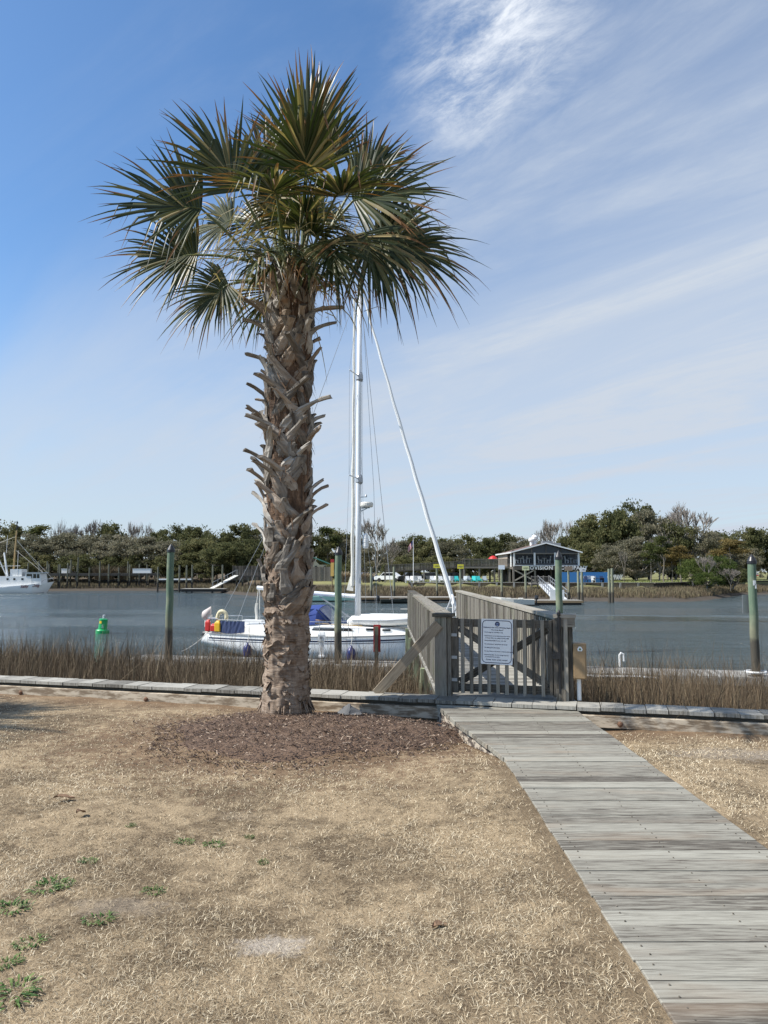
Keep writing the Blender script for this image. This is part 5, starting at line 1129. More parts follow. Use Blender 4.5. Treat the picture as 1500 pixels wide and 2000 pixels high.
# ------------------------------------------------------------------ far shore
def fpile(mbx, x, y, zt, r=0.13, zb=-3.2): mbx.tube([(x, y, zb), (x+random.uniform(-.03, .03), y, zt)], [r*1.05, r*0.95], 8)
def board_sign(px, py, Y, w_, h_, ptop, mat, lab, txt=None, pmat=PILEF, r=0.13, zb=-3.2):
    p = at(px, py, Y); o = thing('sign_piling', (p.x, Y, zb), lab, 'sign post'); mb = MB(); zt = at(px, ptop, Y).z
    fpile(mb, p.x, Y, zt, r, zb); mb.build('pole', pmat, o); mb = MB(); mb.box((p.x, Y-r-0.05, p.z), (w_, 0.05, h_)); sg = mb.build('board', mat, o)
    if txt:
        mb = MB()
        for q in range(4): mb.box((p.x+w_*(-0.27+0.18*q), Y-r-0.08, p.z+0.02*(q % 2)), (w_*0.12, 0.012, h_*(0.22+0.06*(q % 3))))
        mb.build('worn_marks', plain('faded_ink', (0.25, 0.24, 0.10), 0.7), sg)['kind'] = 'stuff'
# far wooden bulkhead pieces under the lawn
fb_ = thing('bulkhead', (20, 104, -0.9), 'brown wooden bulkhead with posts across the river below the restaurant', 'bulkhead')
pts = [(3.5, 107.2), (15, 104.2), (27, 102.2), (36.6, 101.0)]
mbA, mbB = MB(), MB()
for (xa, ya), (xb_, yb_) in zip(pts, pts[1:]):
    mbA.bar((xa, ya-0.05, -0.45), (xb_, yb_-0.05, -0.45), 0.10, 1.1); mbB.bar((xa, ya-0.12, 0.12), (xb_, yb_-0.12, 0.12), 0.45, 0.09)
mbA.build('sheeting', WD_FAR, fb_); mbB.build('cap', WD_CAP, fb_)
xs_ = np.arange(4.0, 36.6, 2.35)
for x_ in xs_:
    mb = MB(); y_ = float(np.interp(x_, [p[0] for p in pts], [p[1] for p in pts])); mb.box((x_, y_-0.25, -0.45), (0.26, 0.22, 1.2)); mb.build('post', WD_CAP, fb_)
fb2 = thing('bulkhead', (60, 112, -0.9), 'dark low bulkhead at the far right behind the shoreline bushes', 'bulkhead')
pts2 = [(36.7, 101.2), (44, 108.3), (52, 118.3), (60, 124.3), (85, 134)]; mbA, mbB = MB(), MB()
for (xa, ya), (xb_, yb_) in zip(pts2, pts2[1:]): mbA.bar((xa, ya-0.1, -0.5), (xb_, yb_-0.1, -0.5), 0.1, 1.1); mbB.bar((xa, ya-0.2, 0.10), (xb_, yb_-0.2, 0.10), 0.4, 0.10)
mbA.build('sheeting', WD_DARK, fb2); mbB.build('cap', WD_GREY, fb2)
# green-tan lawn grass across the river
x = rng.uniform(3, 75, 45000); _, yb = shore(x); y = yb+0.3+rng.random(len(x))**1.3*32; n = len(x)
lf = blades('far_lawn_grass', np.stack([x, y, np.zeros(n)-0.03], 1), rng.uniform(0.06, 0.14, n), np.full(n, 0.10), rng.uniform(0.2, 1.2, n), rng.uniform(0, 6.28, n), LAWNG, np.clip(rng.beta(2, 2, n)+np.where(x > 38, 0.12, 0), 0, 1)); tag(lf, 'short green and tan lawn across the river', 'grass', kind='stuff')

# restaurant on stilts ----------------------------------------------------
HD = 108.0
def hpx(px, py, Y=HD): return at(px, py, Y)
xl, xr = hpx(1002, 1100).x, hpx(1131, 1100).x; xm = hpx(1065, 1060).x
zf, ze, zr_ = hpx(0, 1106).z, hpx(0, 1079.5).z, hpx(0, 1061.5).z; HL = 14.0
ho = thing('restaurant', ((xl+xr)/2, HD, 0), 'raised waterfront restaurant with low gable roof and screened porch', 'building')
mb = MB(); ov = 0.45
for sx_, xe in ((-1, xl-0.35), (1, xr+0.35)):
    a, b_ = Vector((xe, HD-ov, ze-0.05)), Vector((xm, HD-ov, zr_)); mb.prism([a, b_, b_+Vector((0, 0, 0.12)), a+Vector((0, 0, 0.12))] if sx_ < 0 else [b_, a, a+Vector((0, 0, 0.12)), b_+Vector((0, 0, 0.12))], (0, HL+ov*2, 0))
rf = mb.build('roof', ROOFBR, ho)
mb = MB()
for xe in (xl-0.36, xr+0.36): mb.bar((xe, HD-ov-0.02, ze+0.02), (xe, HD+HL+ov, ze+0.02), 0.08, 0.22)
mb.bar((xl-0.4, HD-ov-0.06, ze+0.03), (xm, HD-ov-0.06, zr_+0.06), 0.06, 0.17); mb.bar((xm, HD-ov-0.06, zr_+0.06), (xr+0.4, HD-ov-0.06, ze+0.03), 0.06, 0.17); mb.build('fascia', WHITEG, rf)
for px, h in ((1038, 1.0), (1044.5, 1.3)):
    mb = MB(); p = hpx(px, 1062, HD+9); zb_ = ze+(zr_-ze)*((p.x-xl)/(xm-xl)); mb.lathe([(0.28, -0.5), (0.28, h*0.4), (0.45, h*0.5), (0.5, h*0.75), (0.3, h), (0, h+0.05)], (p.x, HD+9, zb_+0.3), 12); mb.build('vent', WHITE, rf)
mb = MB(); p = hpx(1068, 1058, HD+7); mb.box((p.x, HD+7, zr_+0.15), (1.6, 1.4, 0.9)); p = hpx(1084, 1058, HD+8); mb.box((p.x, HD+8, zr_-0.1), (1.5, 1.2, 0.9)); mb.build('roof_unit', GALV, rf)
# floor and deep porch interior
mb = MB(); mb.box(((xl+xr)/2, HD+HL/2, zf-0.22), (xr-xl, HL, 0.36)); mb.build('floor', WD_GREY, ho)
mb = MB(); mb.box(((xl+xr)/2, HD+5.0, (zf+ze)/2), (xr-xl-0.3, 0.15, ze-zf)); mb.box(((xl+xr)/2, HD+5.0, ze+0.25), (xr-xl-1.5, 0.15, 0.5)); mb.build('back_wall', plain('dark_stained_wall', (0.05, 0.04, 0.035), 0.8), ho)
mb = MB(); mb.box((xl+0.06, HD+HL/2+2.5, (zf+ze)/2), (0.12, HL-5, ze-zf-0.1)); mb.box((xr-0.06, HD+HL/2, (zf+ze)/2), (0.12, HL-0.2, ze-zf-0.1)); mb.build('side_wall', plain('taupe_siding', (0.30, 0.25, 0.20), 0.8), ho)
mb = MB(); mb.box((xl-0.01, HD+1.7, (zf+ze)/2-0.1), (0.06, 0.8, 1.9)); mb.build('door', WHITE, ho)
# porch frame, sill, screens
zs_ = hpx(0, 1104.5).z; zt_ = hpx(0, 1083.5).z
mb = MB()
for px in (1004, 1044, 1084, 1130): p = hpx(px, 1090); mb.box((p.x, HD+0.03, (zf+ze)/2), (0.26, 0.18, ze-zf))
mb.bar((xl, HD+0.03, zs_), (xr, HD+0.03, zs_), 0.17, 0.12); mb.build('porch_frame', WHITE, ho)
mb = MB(); mb.bar((xl, HD+0.02, ze-0.12), (xr, HD+0.02, ze-0.12), 0.14, 0.20)
for px in (1038, 1066, 1095): p = hpx(px, 1070); q = ze+(zr_-ze)*(1-abs(p.x-xm)/((xr-xl)/2)); mb.box((p.x, HD+0.02, (ze+q)/2-0.05), (0.14, 0.12, max(0.1, q-ze-0.1)))
mb.build('gable_frame', WD_GREY, ho)
mb = MB(); mb.prism([(xl+0.2, HD+0.12, ze-0.02), (xr-0.2, HD+0.12, ze-0.02), (xm, HD+0.12, zr_-0.12)], (0, 0.04, 0)); mb.build('gable_glass', SCREEN, ho)
m, t, b = newmat('porch_screen'); b.inputs['Base Color'].default_value = (0.10, 0.12, 0.14, 1); b.inputs['Roughness'].default_value = 0.3; b.inputs['Alpha'].default_value = 0.13; SCR = m
for pa, pb in ((1006, 1042), (1046, 1082), (1086, 1128)):
    a, b_ = hpx(pa, 1090).x, hpx(pb, 1090).x; mb = MB(); mb.box(((a+b_)/2, HD+0.10, (zs_+zt_)/2), (b_-a, 0.02, zt_-zs_)); mb.build('screen', SCR, ho)
# signboard
zb_ = hpx(0, 1109).z; mb = MB(); mb.box(((xl+xr)/2+0.1, HD-0.12, zb_), (xr-xl-0.2, 0.08, 0.62)); sbd = mb.build('signboard', WD_GREY, ho)
mb = MB(); text_mb(mb, 'PROVISION', 0.76, face_cam((hpx(1004.5, 0).x, HD-0.17, zb_-0.25), 0, 1.02), 0.006, 'LEFT', 0, 1.12, 0.018); mb.build('lettering', WHITE, sbd); mb = MB(); text_mb(mb, 'COMPANY', 0.76, face_cam((hpx(1073, 0).x, HD-0.17, zb_-0.25), 0, 0.96), 0.006, 'LEFT', 0, 1.16, 0.018); mb.build('lettering', WHITE, sbd)
# stilts and braces
xst = [hpx(px, 1120).x for px in (1003, 1045, 1090, 1129)]
for yy in (HD+0.1, HD+4.6, HD+9, HD+13.5):
    for x_ in xst: mb = MB(); mb.box((x_, yy, (zf-0.4)/2), (0.24, 0.24, zf-0.4)); mb.build('stilt', WD_GREY, ho)
for (xa, xb_) in ((xst[0], xst[1]), (xst[2], xst[3])):
    mb = MB(); mb.bar((xa+0.15, HD, zf-0.55), (xb_-0.15, HD, 0.35), 0.18, 0.05, (0, 1, 0)); mb.bar((xa+0.15, HD-0.06, 0.35), (xb_-0.15, HD-0.06, zf-0.55), 0.18, 0.05, (0, 1, 0)); mb.build('cross_brace', plain('pale_brace_wood', (0.33, 0.29, 0.24), 0.8), ho)
mb = MB(); mb.box(((xl+xr)/2, HD+11, 1.0), (xr-xl-1, 0.2, 1.9)); mb.build('lower_wall', plain('dark_undercroft', (0.03, 0.03, 0.035), 0.8), ho)
# porch tables and chairs
def porch_chair(x, y, z, flip, lab):
    o = thing('porch_chair', (x, y, z), lab, 'chair', 'white chairs on the screened porch'); s_ = -1 if flip else 1
    mb = MB(); mb.box((x, y, z+0.45), (0.5, 0.5, 0.06)); mb.build('seat', WHITE, o)
    mb = MB(); mb.bar((x-0.23*s_, y, z+0.45), (x-0.34*s_, y, z+1.05), 0.06, 0.48, (0, 1, 0)); mb.build('backrest', WHITE, o)
    for a in (-0.2, 0.2):
        for c_ in (-0.2, 0.2): mb = MB(); mb.box((x+a, y+c_, z+0.21), (0.05, 0.05, 0.42)); mb.build('leg', WHITE, o)
WHO = ['first', 'second', 'third', 'fourth']
for k, (px, only) in enumerate(((1017, 0), (1034, -1), (1063, 0), (1115, 0))):
    p = hpx(px, 1100, HD+0.9); z = zf-0.03+0.5
    for sgn_ in ((-1, 1) if only == 0 else (-1,)): porch_chair(p.x+sgn_*0.62, HD+0.9, z, sgn_ > 0, 'white porch chair on the %s side of the %s table from the left' % ('left' if sgn_ < 0 else 'right', WHO[k]))
    o = thing('porch_table', (p.x, HD+0.9, z), 'white porch table, %s from the left behind the screens' % WHO[k], 'table', 'white tables on the screened porch')
    mb = MB(); mb.lathe([(0.36, 0.70), (0.38, 0.72), (0.38, 0.75), (0, 0.755)], (p.x, HD+0.9, z), 12); mb.build('tabletop', WHITE, o); mb = MB(); mb.tube([(p.x, HD+0.9, z), (p.x, HD+0.9, z+0.7)], 0.05, 6); mb.build('leg', WHITE, o)
mb = MB(); mb.box(((xl+xr)/2, HD+2.4, zf+0.22), (xr-xl-0.4, 4.4, 0.48)); mb.build('porch_step', WD_GREY, ho)
# elevated deck and ramp to the left of it
dkx0, dkx1 = hpx(904, 1100, 111).x, hpx(998, 1100, 111).x; zd = hpx(0, 1106, 111).z
de = thing('raised_deck', ((dkx0+dkx1)/2, 111, 0), 'raised timber deck with railing joining the restaurant on its left', 'deck')
mb = MB(); mb.box(((dkx0+dkx1)/2, 114, zd-0.15), (dkx1-dkx0, 6, 0.3)); mb.build('platform', WD_GREY, de)
zrl = hpx(0, 1092, 111).z; mb = MB(); x_ = dkx0
while x_ < dkx1: mb.box((x_, 111.0, (zd+zrl)/2), (0.09, 0.04, zrl-zd-0.1)); x_ += 0.15
mb.bar((dkx0, 110.97, zrl), (dkx1, 110.97, zrl), 0.16, 0.08); mb.build('railing', WD_GREY, de)
for k in range(4):
    for yy in (111.2, 116): mb = MB(); mb.box((dkx0+0.2+(dkx1-dkx0-0.4)*k/3, yy, (zd-0.3)/2), (0.25, 0.25, zd-0.3)); mb.build('post', WD_GREY, de)
rm = thing('ramp', (5, 113, 0), 'long sloping timber ramp with railing leading up to the raised deck', 'ramp')
a0, a1 = hpx(752, 1117, 113), hpx(904, 1107.5, 113); b0, b1 = hpx(752, 1104, 113), hpx(904, 1096, 113)
mb = MB(); mb.bar(a0+Vector((0, 0.8, 0)), a1+Vector((0, 0.8, 0)), 1.7, 0.2); mb.build('platform', WD_GREY, rm)
mb = MB(); n_ = 90
for k in range(n_): p, q = a0.lerp(a1, k/n_), b0.lerp(b1, k/n_); mb.box((p.x, 113, (p.z+q.z)/2), (0.085, 0.04, q.z-p.z-0.06))
mb.bar(b0, b1, 0.14, 0.08); mb.build('railing', WD_GREY, rm)
for k in range(5): p = a0.lerp(a1, k/4); mb = MB(); mb.box((p.x, 113.1, (p.z-0.1)/2), (0.22, 0.22, max(0.3, p.z-0.1))); mb.build('post', WD_GREY, rm)
# red parasol on the deck
p = hpx(963, 1092, 113.0); o = thing('parasol', (p.x, 113, zd), 'small red parasol open on the raised deck', 'parasol')
mb = MB(); mb.lathe([(0.75, 0), (0.5, 0.28), (0.2, 0.45), (0, 0.5)], (p.x, 113, hpx(0, 1091.5, 113).z), 10); mb.build('canopy', RED, o); mb = MB(); mb.tube([(p.x, 113, zd), (p.x, 113, zrl+0.3)], 0.03, 6); mb.build('pole', GALV, o)
# blue painted fence with lettering
xa, xb_ = hpx(1094, 1120, 106).x, hpx(1188, 1120, 106).x; z1 = hpx(0, 1117.5, 106).z
bf = thing('painted_fence', ((xa+xb_)/2, 106, 0), 'bright blue painted board fence lettered in white right of the restaurant', 'fence')
mb = MB(); mb.box(((xa+xb_)/2, 106.3, z1/2), (xb_-xa, 0.12, z1)); fpn = mb.build('panel', BLUEW, bf)
mb = MB(); text_mb(mb, 'COMPANY', 0.95, face_cam((hpx(1159.5, 0, 106).x, 106.23, z1-1.02), 0, 0.46), 0.006, 'LEFT', 0, 1.05, 0.025); mb.build('lettering', WHITE, fpn); mb = MB(); text_mb(mb, 'PROVISION', 0.70, face_cam((hpx(1109, 0, 106).x, 106.23, z1-0.98), 0, 0.62), 0.006, 'LEFT', 0, 1.05, 0.0); mb.build('lettering', WHITE, fpn)
for k, px in enumerate((1145, 1159, 1176)):
    p = hpx(px, 1136, 105.0); o = thing('patio_chair', (p.x, 105, 0), ['dark', 'white', 'dark'][k]+' patio chair '+['left of the others', 'in the middle', 'at the right end'][k]+' before the blue fence', 'chair', 'patio chairs by the blue fence')
    mt = WHITE if k == 1 else NAVY
    mb = MB(); mb.box((p.x, 105, 0.45), (0.5, 0.5, 0.06)); mb.build('seat', mt, o); mb = MB(); mb.bar((p.x, 105.24, 0.45), (p.x, 105.36, 1.0), 0.05, 0.48, (1, 0, 0)); mb.build('backrest', mt, o)
    for a in (-0.2, 0.2):
        for c_ in (-0.2, 0.2): mb = MB(); mb.box((p.x+a, 105+c_, 0.21), (0.06, 0.06, 0.42)); mb.build('leg', mt, o)
p = hpx(1169, 1136, 105.3); o = thing('patio_table', (p.x, 105.3, 0), 'dark patio table in front of the blue fence', 'table'); mb = MB(); mb.box((p.x, 105.3, 0.72), (1.5, 0.8, 0.06)); mb.build('tabletop', WD_DARK, o)
for a in (-0.65, 0.65): mb = MB(); mb.box((p.x+a, 105.3, 0.345), (0.09, 0.7, 0.69)); mb.build('leg', WD_DARK, o)
p = hpx(1138, 1113, 107.2); o = thing('arrow_sign', (p.x, 107.2, 0), 'white board sign with a black arrow above the blue fence', 'sign'); mb = MB(); mb.box((p.x, 107.2, p.z), (0.85, 0.06, 0.55)); s2_ = mb.build('board', WHITE, o); mb = MB(); mb.tube([(p.x, 107.27, 0), (p.x, 107.27, p.z)], 0.06, 6); mb.build('post', WD_GREY, o)
mb = MB(); mb.add([Vector((p.x+a, 107.165, p.z+b_)) for a, b_ in ((-.1, -.04), (.12, -.04), (.12, -.12), (.3, 0), (.12, .12), (.12, .04), (-.1, .04))], [tuple(range(7))]); mb.build('arrow', BLACK, s2_)
# flag pole with the stars and stripes
p = hpx(807.5, 1136, 106.5); fp = thing('flagpole', (p.x, 106.5, 0), 'slim white flagpole on the far lawn left of the jib', 'flagpole'); zt = hpx(0, 1051, 106.5).z
mb = MB(); mb.tube([(p.x, 106.5, 0), (p.x, 106.5, zt)], [0.06, 0.035], 8); mb.lathe([(0, -.06), (0.07, 0), (0, .06)], (p.x, 106.5, zt+0.05), 8); mb.build('pole', WHITE, fp)
fl = thing('flag', (p.x, 106.5, zt-0.3), 'American flag hanging limp from the flagpole', 'flag')
m, t, b = newmat('flag_cloth'); uv = t.n('ShaderNodeUVMap').outputs[0]; u_, v_, _ = t.xyz(uv)
st_ = t.math('GREATER_THAN', t.math('SINE', t.math('MULTIPLY', v_, 6.2832*6.5)), 0.0); c = t.mix(st_, (0.62, 0.60, 0.58), (0.42, 0.03, 0.05))
vo = t.n('ShaderNodeTexVoronoi'); t.l(t.mapv(uv, (18, 16, 1)), vo.inputs['Vector']); canton = t.math('MULTIPLY', t.math('LESS_THAN', u_, 0.42), t.math('GREATER_THAN', v_, 0.46))
c = t.mix(canton, c, t.mix(t.sstep(vo.outputs['Distance'], 0.3, 0.2), (0.02, 0.03, 0.14), (0.62, 0.62, 0.62))); t.l(c, b.inputs['Base Color']); b.inputs['Roughness'].default_value = 0.9
mb = MB(); N = 8; rows = [[Vector((p.x-0.05-1.15*(i/N)*0.62, 106.5+0.06*math.sin(i*1.4), zt-0.28-0.95*(i/N)-0.95*(1-k/6)*(1-0.12*i/N))) for k in range(7)] for i in range(N+1)]
mb.loft(rows, 0.5)
mb.uv = [[(i/N, k/6), (i/N, (k+1)/6), ((i+1)/N, (k+1)/6), ((i+1)/N, k/6)] for i in range(N) for k in range(6)]
mb.build('cloth', m, fl)
# lawn chairs along the far bank
def adirondack(mat):
    o = thing('lawn_chair', (0, 0, 0), 'x', 'chair'); mb = MB(); mb.bar((0, -0.28, 0.40), (0, 0.25, 0.28), 0.55, 0.05, (0, 0, 1)); mb.build('seat', mat, o)
    mb = MB(); mb.bar((0, 0.22, 0.28), (0, 0.52, 1.0), 0.56, 0.04, (0, 1, 0)); mb.build('backrest', mat, o)
    for a in (-0.33, 0.33):
        mb = MB(); mb.box((a, 0.02, 0.58), (0.13, 0.7, 0.04)); mb.build('armrest', mat, o); mb = MB(); mb.box((a, -0.27, 0.28), (0.05, 0.09, 0.56)); mb.build('leg', mat, o); mb = MB(); mb.box((a, 0.34, 0.28), (0.05, 0.09, 0.56)); mb.build('leg', mat, o)
    return o
GREYP = plain('grey_plastic', (0.32, 0.36, 0.38), 0.5)
CH = {'white': adirondack(WHITE), 'teal': adirondack(TEAL), 'grey': adirondack(GREYP)}; used = set()
for px, dy, col, rz, lab in [(797, 0, 'white', 10, 'white lawn chair at the left end, just left of the flagpole'), (803.5, 0.5, 'white', -15, 'white lawn chair touching the left of the flagpole'), (814, 0.3, 'white', 160, 'white lawn chair just right of the flagpole, facing inland'), (822, 0, 'white', 20, 'white lawn chair at the right of the flagpole group'),
 (845, 0, 'white', 10, 'white lawn chair left of the leaning jib'), (850, 0.8, 'white', -20, 'white lawn chair half behind its neighbour near the first yellow sign'), (862, 0.2, 'white', 15, 'white lawn chair right behind the first yellow sign piling'), (869, 0.7, 'white', 170, 'white lawn chair close to the right of the leaning jib'), (876, 0.4, 'white', 0, 'last white lawn chair before the teal ones'),
 (893, 0, 'teal', 10, 'teal lawn chair left of the second yellow sign piling'), (925, 0.2, 'teal', -10, 'teal lawn chair in the pair, left one, right of the second yellow sign'), (936, 0.2, 'teal', 15, 'teal lawn chair in the pair, right one, right of the second yellow sign'), (886, 0.4, 'grey', 25, 'grey lawn chair beside the single teal chair'), (907, 0.5, 'grey', -25, 'grey lawn chair right of the second yellow sign piling'), (916, 0.7, 'grey', 10, 'grey lawn chair just left of the teal pair'), (947, 0.4, 'grey', 0, 'grey lawn chair at the right end of the row')]:
    src = CH[col]; o = src if col not in used else copy_tree(src); used.add(col)
    _, yb = shore(hpx(px, 1133, 107).x); p = hpx(px, 1133, 107.0+dy); o.location = (p.x, 107+dy, 0); o.rotation_euler = (0, 0, R(rz)); o['label'] = lab; o['group'] = 'lawn chairs along the far bank'
# signs on pilings
board_sign(853, 1105.5, 94, 0.85, 0.5, 1104, YELSIGN, 'piling with a bright yellow board left of the leaning jib', ['DOCK', 'HERE'])
board_sign(899, 1106.5, 94, 0.78, 0.55, 1105, YELSIGN, 'piling with a bright yellow board right of the leaning jib', ['SLOW'])
board_sign(979, 1108, 88, 0.75, 0.5, 1107, SIGNW, 'piling with a pale blue-white board left of the restaurant sign')
board_sign(1026, 1109.5, 86.5, 0.80, 0.52, 1107, plain('pale_yellow_board', (0.62, 0.62, 0.36), 0.6), 'piling with a pale yellow-green board before the restaurant', ['FUEL'])
board_sign(1110, 1110.5, 86, 0.85, 0.5, 1108, plain('brown_board', (0.24, 0.18, 0.13), 0.7), 'piling with a weathered brown board right of the gate-side piling')
rs = at(649, 1112, 104); o = thing('sign_post', (rs.x, 104, -1.2), 'thin post with a red and yellow panel right of the palm trunk', 'sign post'); mb = MB(); mb.tube([(rs.x, 104, -1.2), (rs.x, 104, rs.z)], 0.07, 6); mb.build('post', WD_FAR, o)
mb = MB(); mb.box((rs.x, 103.9, at(0, 1112, 104).z), (0.45, 0.06, 1.9)); mb.build('yellow_panel', plain('orange_yellow_board', (0.72, 0.45, 0.12), 0.6), o); mb = MB(); mb.box((rs.x, 103.9, at(0, 1095.3, 104).z), (0.50, 0.07, 0.44)); mb.build('red_panel', REDSIGN, o)
for px, pt, Y, lab in [(725, 1108, 92, 'thin far piling between mast and forestay, left one'), (769.5, 1107, 92, 'thin far piling left of the pier railing end'), (1129, 1115, 85, 'far piling just right of the near gate-side piling'), (1136, 1117, 84, 'far piling at the corner of the small dock'), (1189, 1111, 84, 'left one of the twin pilings past the blue fence'), (1195, 1110, 84.5, 'right one of the twin pilings past the blue fence')]:
    piling(px, pt, Y, 0.15, PILEF, lab, False, -3.2, 'far pilings in the river')
# docks on the far side
def dock(x0, x1, y, dpt, lab, mt=WD_FAR, z=-1.42, skew=0.0):
    o = thing('floating_dock', ((x0+x1)/2, y, WATER_Z), lab, 'dock'); mb = MB(); mb.box(((x0+x1)/2, y+dpt/2, z-0.04), (x1-x0, dpt, 0.08)); mb.build('deck', WD_CAP, o)
    mb = MB(); mb.box(((x0+x1)/2, y-0.04, z-0.14), (x1-x0, 0.07, 0.22)); mb.build('edge_board', mt, o); mb = MB(); mb.box(((x0+x1)/2, y+dpt/2, z-0.35), (x1-x0-0.3, dpt-0.2, 0.30)); mb.build('floats', RUBBER, o)
dock(at(703, 1170, 84).x, at(905, 1170, 84).x, 84, 2.6, 'long brown floating dock behind the mast and forestay', WD_FAR, -1.25)
dock(at(1040, 1175, 78.5).x, at(1139, 1175, 78.5).x, 78.5, 3.0, 'small brown floating dock at the foot of the far gangway', WD_FAR, -1.40)
dock(at(352, 1156, 122).x, at(436, 1156, 122).x, 122, 3.5, 'white topped floating dock left of the palm at the far bank', RUBBER, -1.15)
dock(at(308, 1136, 134).x, at(374, 1136, 134).x, 134, 3, 'white boat lift platform right of the long pier', WHITE, 0.4)
# gangway to the small dock
gq = thing('gangway', (24, 96, -0.3), 'metal gangway with railings sloping from the far bulkhead to the small dock', 'gangway'); a, b_ = at(1061, 1139, 102.3), at(1094, 1171, 80.3)
mb = MB(); mb.bar(a, b_, 1.5, 0.12); mb.build('deck', ALU, gq)
for e in (-0.75, 0.75):
    mb = MB(); o_ = Vector((e, 0, 0))
    for dz in (1.05, 0.55): mb.bar(a+o_+Vector((0, 0, dz)), b_+o_+Vector((0, 0, dz)), 0.06, 0.06)
    for k in range(9): p = a.lerp(b_, k/8)+o_; mb.box(p+Vector((0, 0, 0.52)), (0.06, 0.06, 1.05))
    mb.build('handrail', GALV, gq)
p = at(1088, 1166, 79.4); mb = MB(); mb.box((p.x, 79.4, -0.85), (1.5, 0.08, 1.08), None); tag(mb.build('dock_box', WHITE, origin=(p.x, 79.4, -1.38)), 'white end panel standing on the small dock below the gangway', 'panel')
lp_ = thing('landing', (21, 101.5, -0.9), 'small timber landing with railing at the head of the far gangway', 'landing'); p = at(1053, 1139, 101.4)
mb = MB(); mb.box((p.x, 101.4, 0.0), (2.6, 2.0, 0.15)); mb.build('platform', WD_GREY, lp_)
for k in range(4): mb = MB(); mb.box((p.x-1.2+0.8*k, 100.5, -0.1), (0.14, 0.14, 2.4)); mb.build('post', WD_GREY, lp_)
mb = MB()
for dz in (0.35, 0.65, 0.95): mb.box((p.x, 100.42, dz), (2.6, 0.05, 0.10))
mb.build('railing', WD_GREY, lp_)
# skiffs
def skiff(p, L, mat, lab, yaw, inner=OFFW, H=0.62, motor=True, name='skiff'):
    o = thing(name, (0, 0, 0), lab, 'boat'); mb = MB(); rows = []
    for t_ in [i/10 for i in range(11)]:
        bw = 0.95*float(np.interp(t_, [0, .5, .8, 1], [.95, 1, .72, .04])); zs = H+0.28*t_**2.2; rows.append([Vector((L*(t_-0.5)+0.25*(t_ > 0.9), bw, zs)), Vector((L*(t_-0.5), bw*0.86, 0.12)), Vector((L*(t_-0.5)*(1 if t_ < .9 else 0.93), 0, -0.12+0.3*t_**4)), Vector((L*(t_-0.5), -bw*0.86, 0.12)), Vector((L*(t_-0.5)+0.25*(t_ > 0.9), -bw, zs))])
    mb.loft([r[::-1] for r in rows], 0.5); mb.add(rows[0], [(0,1,2,3,4)]); mb.build('hull', mat, o)
    mb = MB(); mb.loft([[r[0]+Vector((0, -0.06, -0.25)), r[4]+Vector((0, 0.06, -0.25))] for r in rows[:9]], 0.5); mb.loft([[r[0], r[4]] for r in rows[7:]], 0.5); mb.build('deck', inner, o)
    for xx in (-0.18, 0.12): mb = MB(); mb.box((L*xx, 0, H-0.02), (0.45, 1.5, 0.28)); mb.build('seat', inner, o)
    if motor:
        mb = MB(); mb.lathe([(0.0, 0), (0.17, 0.03), (0.20, 0.2), (0.17, 0.42), (0, 0.5)], (-L/2-0.25, 0, H-0.05), 8); mb.box((-L/2-0.22, 0, H-0.4), (0.14, 0.12, 0.8)); mb.build('outboard', BLACK, o)
    o.location = (p[0], p[1], WATER_Z+0.02); o.rotation_euler = (0, 0, R(yaw)); return o
p = at(650, 1166, 88); skiff((p.x, 88), 5.0, MINT, 'mint green skiff afloat behind the sailboat boom', 6, motor=False)
p = at(1003, 1176, 77.5); sk = skiff((p.x, 77.5), 4.2, OFFW, 'open white skiff with black outboard at the small dock', 172)
p = at(778, 1172, 82.6); skiff((p.x, 82.6), 4.0, plain('dark_green_hull', (0.03, 0.035, 0.03), 0.5), 'low dark dinghy with black outboard at the long dock', 3, WD_DARK, 0.42)
# vehicles under and beside the ramp
def car(p, mat, lab, yaw=0, L=4.6, H=1.5, name='parked_car'):
    o = thing(name, (0, 0, 0), lab, 'car', 'cars parked behind the ramp'); mb = MB(); s_ = L/4.6
    prof = [(-2.25, .35), (-2.28, .8), (-2.1, .95), (-1.25, 1.0), (-0.75, H), (0.95, H+0.02), (1.7, 1.02), (2.2, .9), (2.28, .4)]
    rows = [[Vector((x*s_, y_, z)) for x, z in prof] for y_ in (-0.88, 0.88)]; mb.loft(rows, 0.5, close=True)
    for r_ in rows: mb.add(r_, [tuple(range(len(r_)))])
    mb.build('body', mat, o)
    for sd in (-1, 1):
        mb = MB(); mb.prism([(-1.1*s_, sd*0.885, 1.02), (-0.72*s_, sd*0.885, H-0.08), (0.9*s_, sd*0.885, H-0.06), (1.45*s_, sd*0.885, 1.02)], (0, sd*0.01, 0)); mb.build('window', GLASS, o)
    for x in (-1.4, 1.4):
        for sd in (-1, 1): mb = MB(); mb.lathe([(0, -.1), (.3, -.1), (.33, 0), (.3, .1), (0, .1)], (x*s_, sd*0.82, 0.33), 14, Matrix.Rotation(R(90), 3, 'X')); mb.build('wheel', RUBBER, o)
    o.location = p; o.rotation_euler = (0, 0, R(yaw)); return o
for px, Y, mt, yaw, lab in [(716, 124, BLUECAR, 15, 'dark blue car parked left of the ramp behind the mast'), (760, 120, WHITEG, -20, 'white car half hidden at the low end of the ramp'), (803, 119, DARKCAR, 10, 'dark car in the shade under the middle of the ramp'), (838, 120, GREYCAR, 0, 'grey car in the shade under the upper ramp'), (880, 121, DARKCAR, 5, 'dark car in the shade beneath the raised deck')]:
    p = at(px, 1130, Y); car((p.x, Y, 0), mt, lab, yaw)
p = at(1473, 1136, 190); rv = thing('motorhome', (0, 0, 0), 'white box-fronted motorhome parked at the far right edge', 'motorhome')
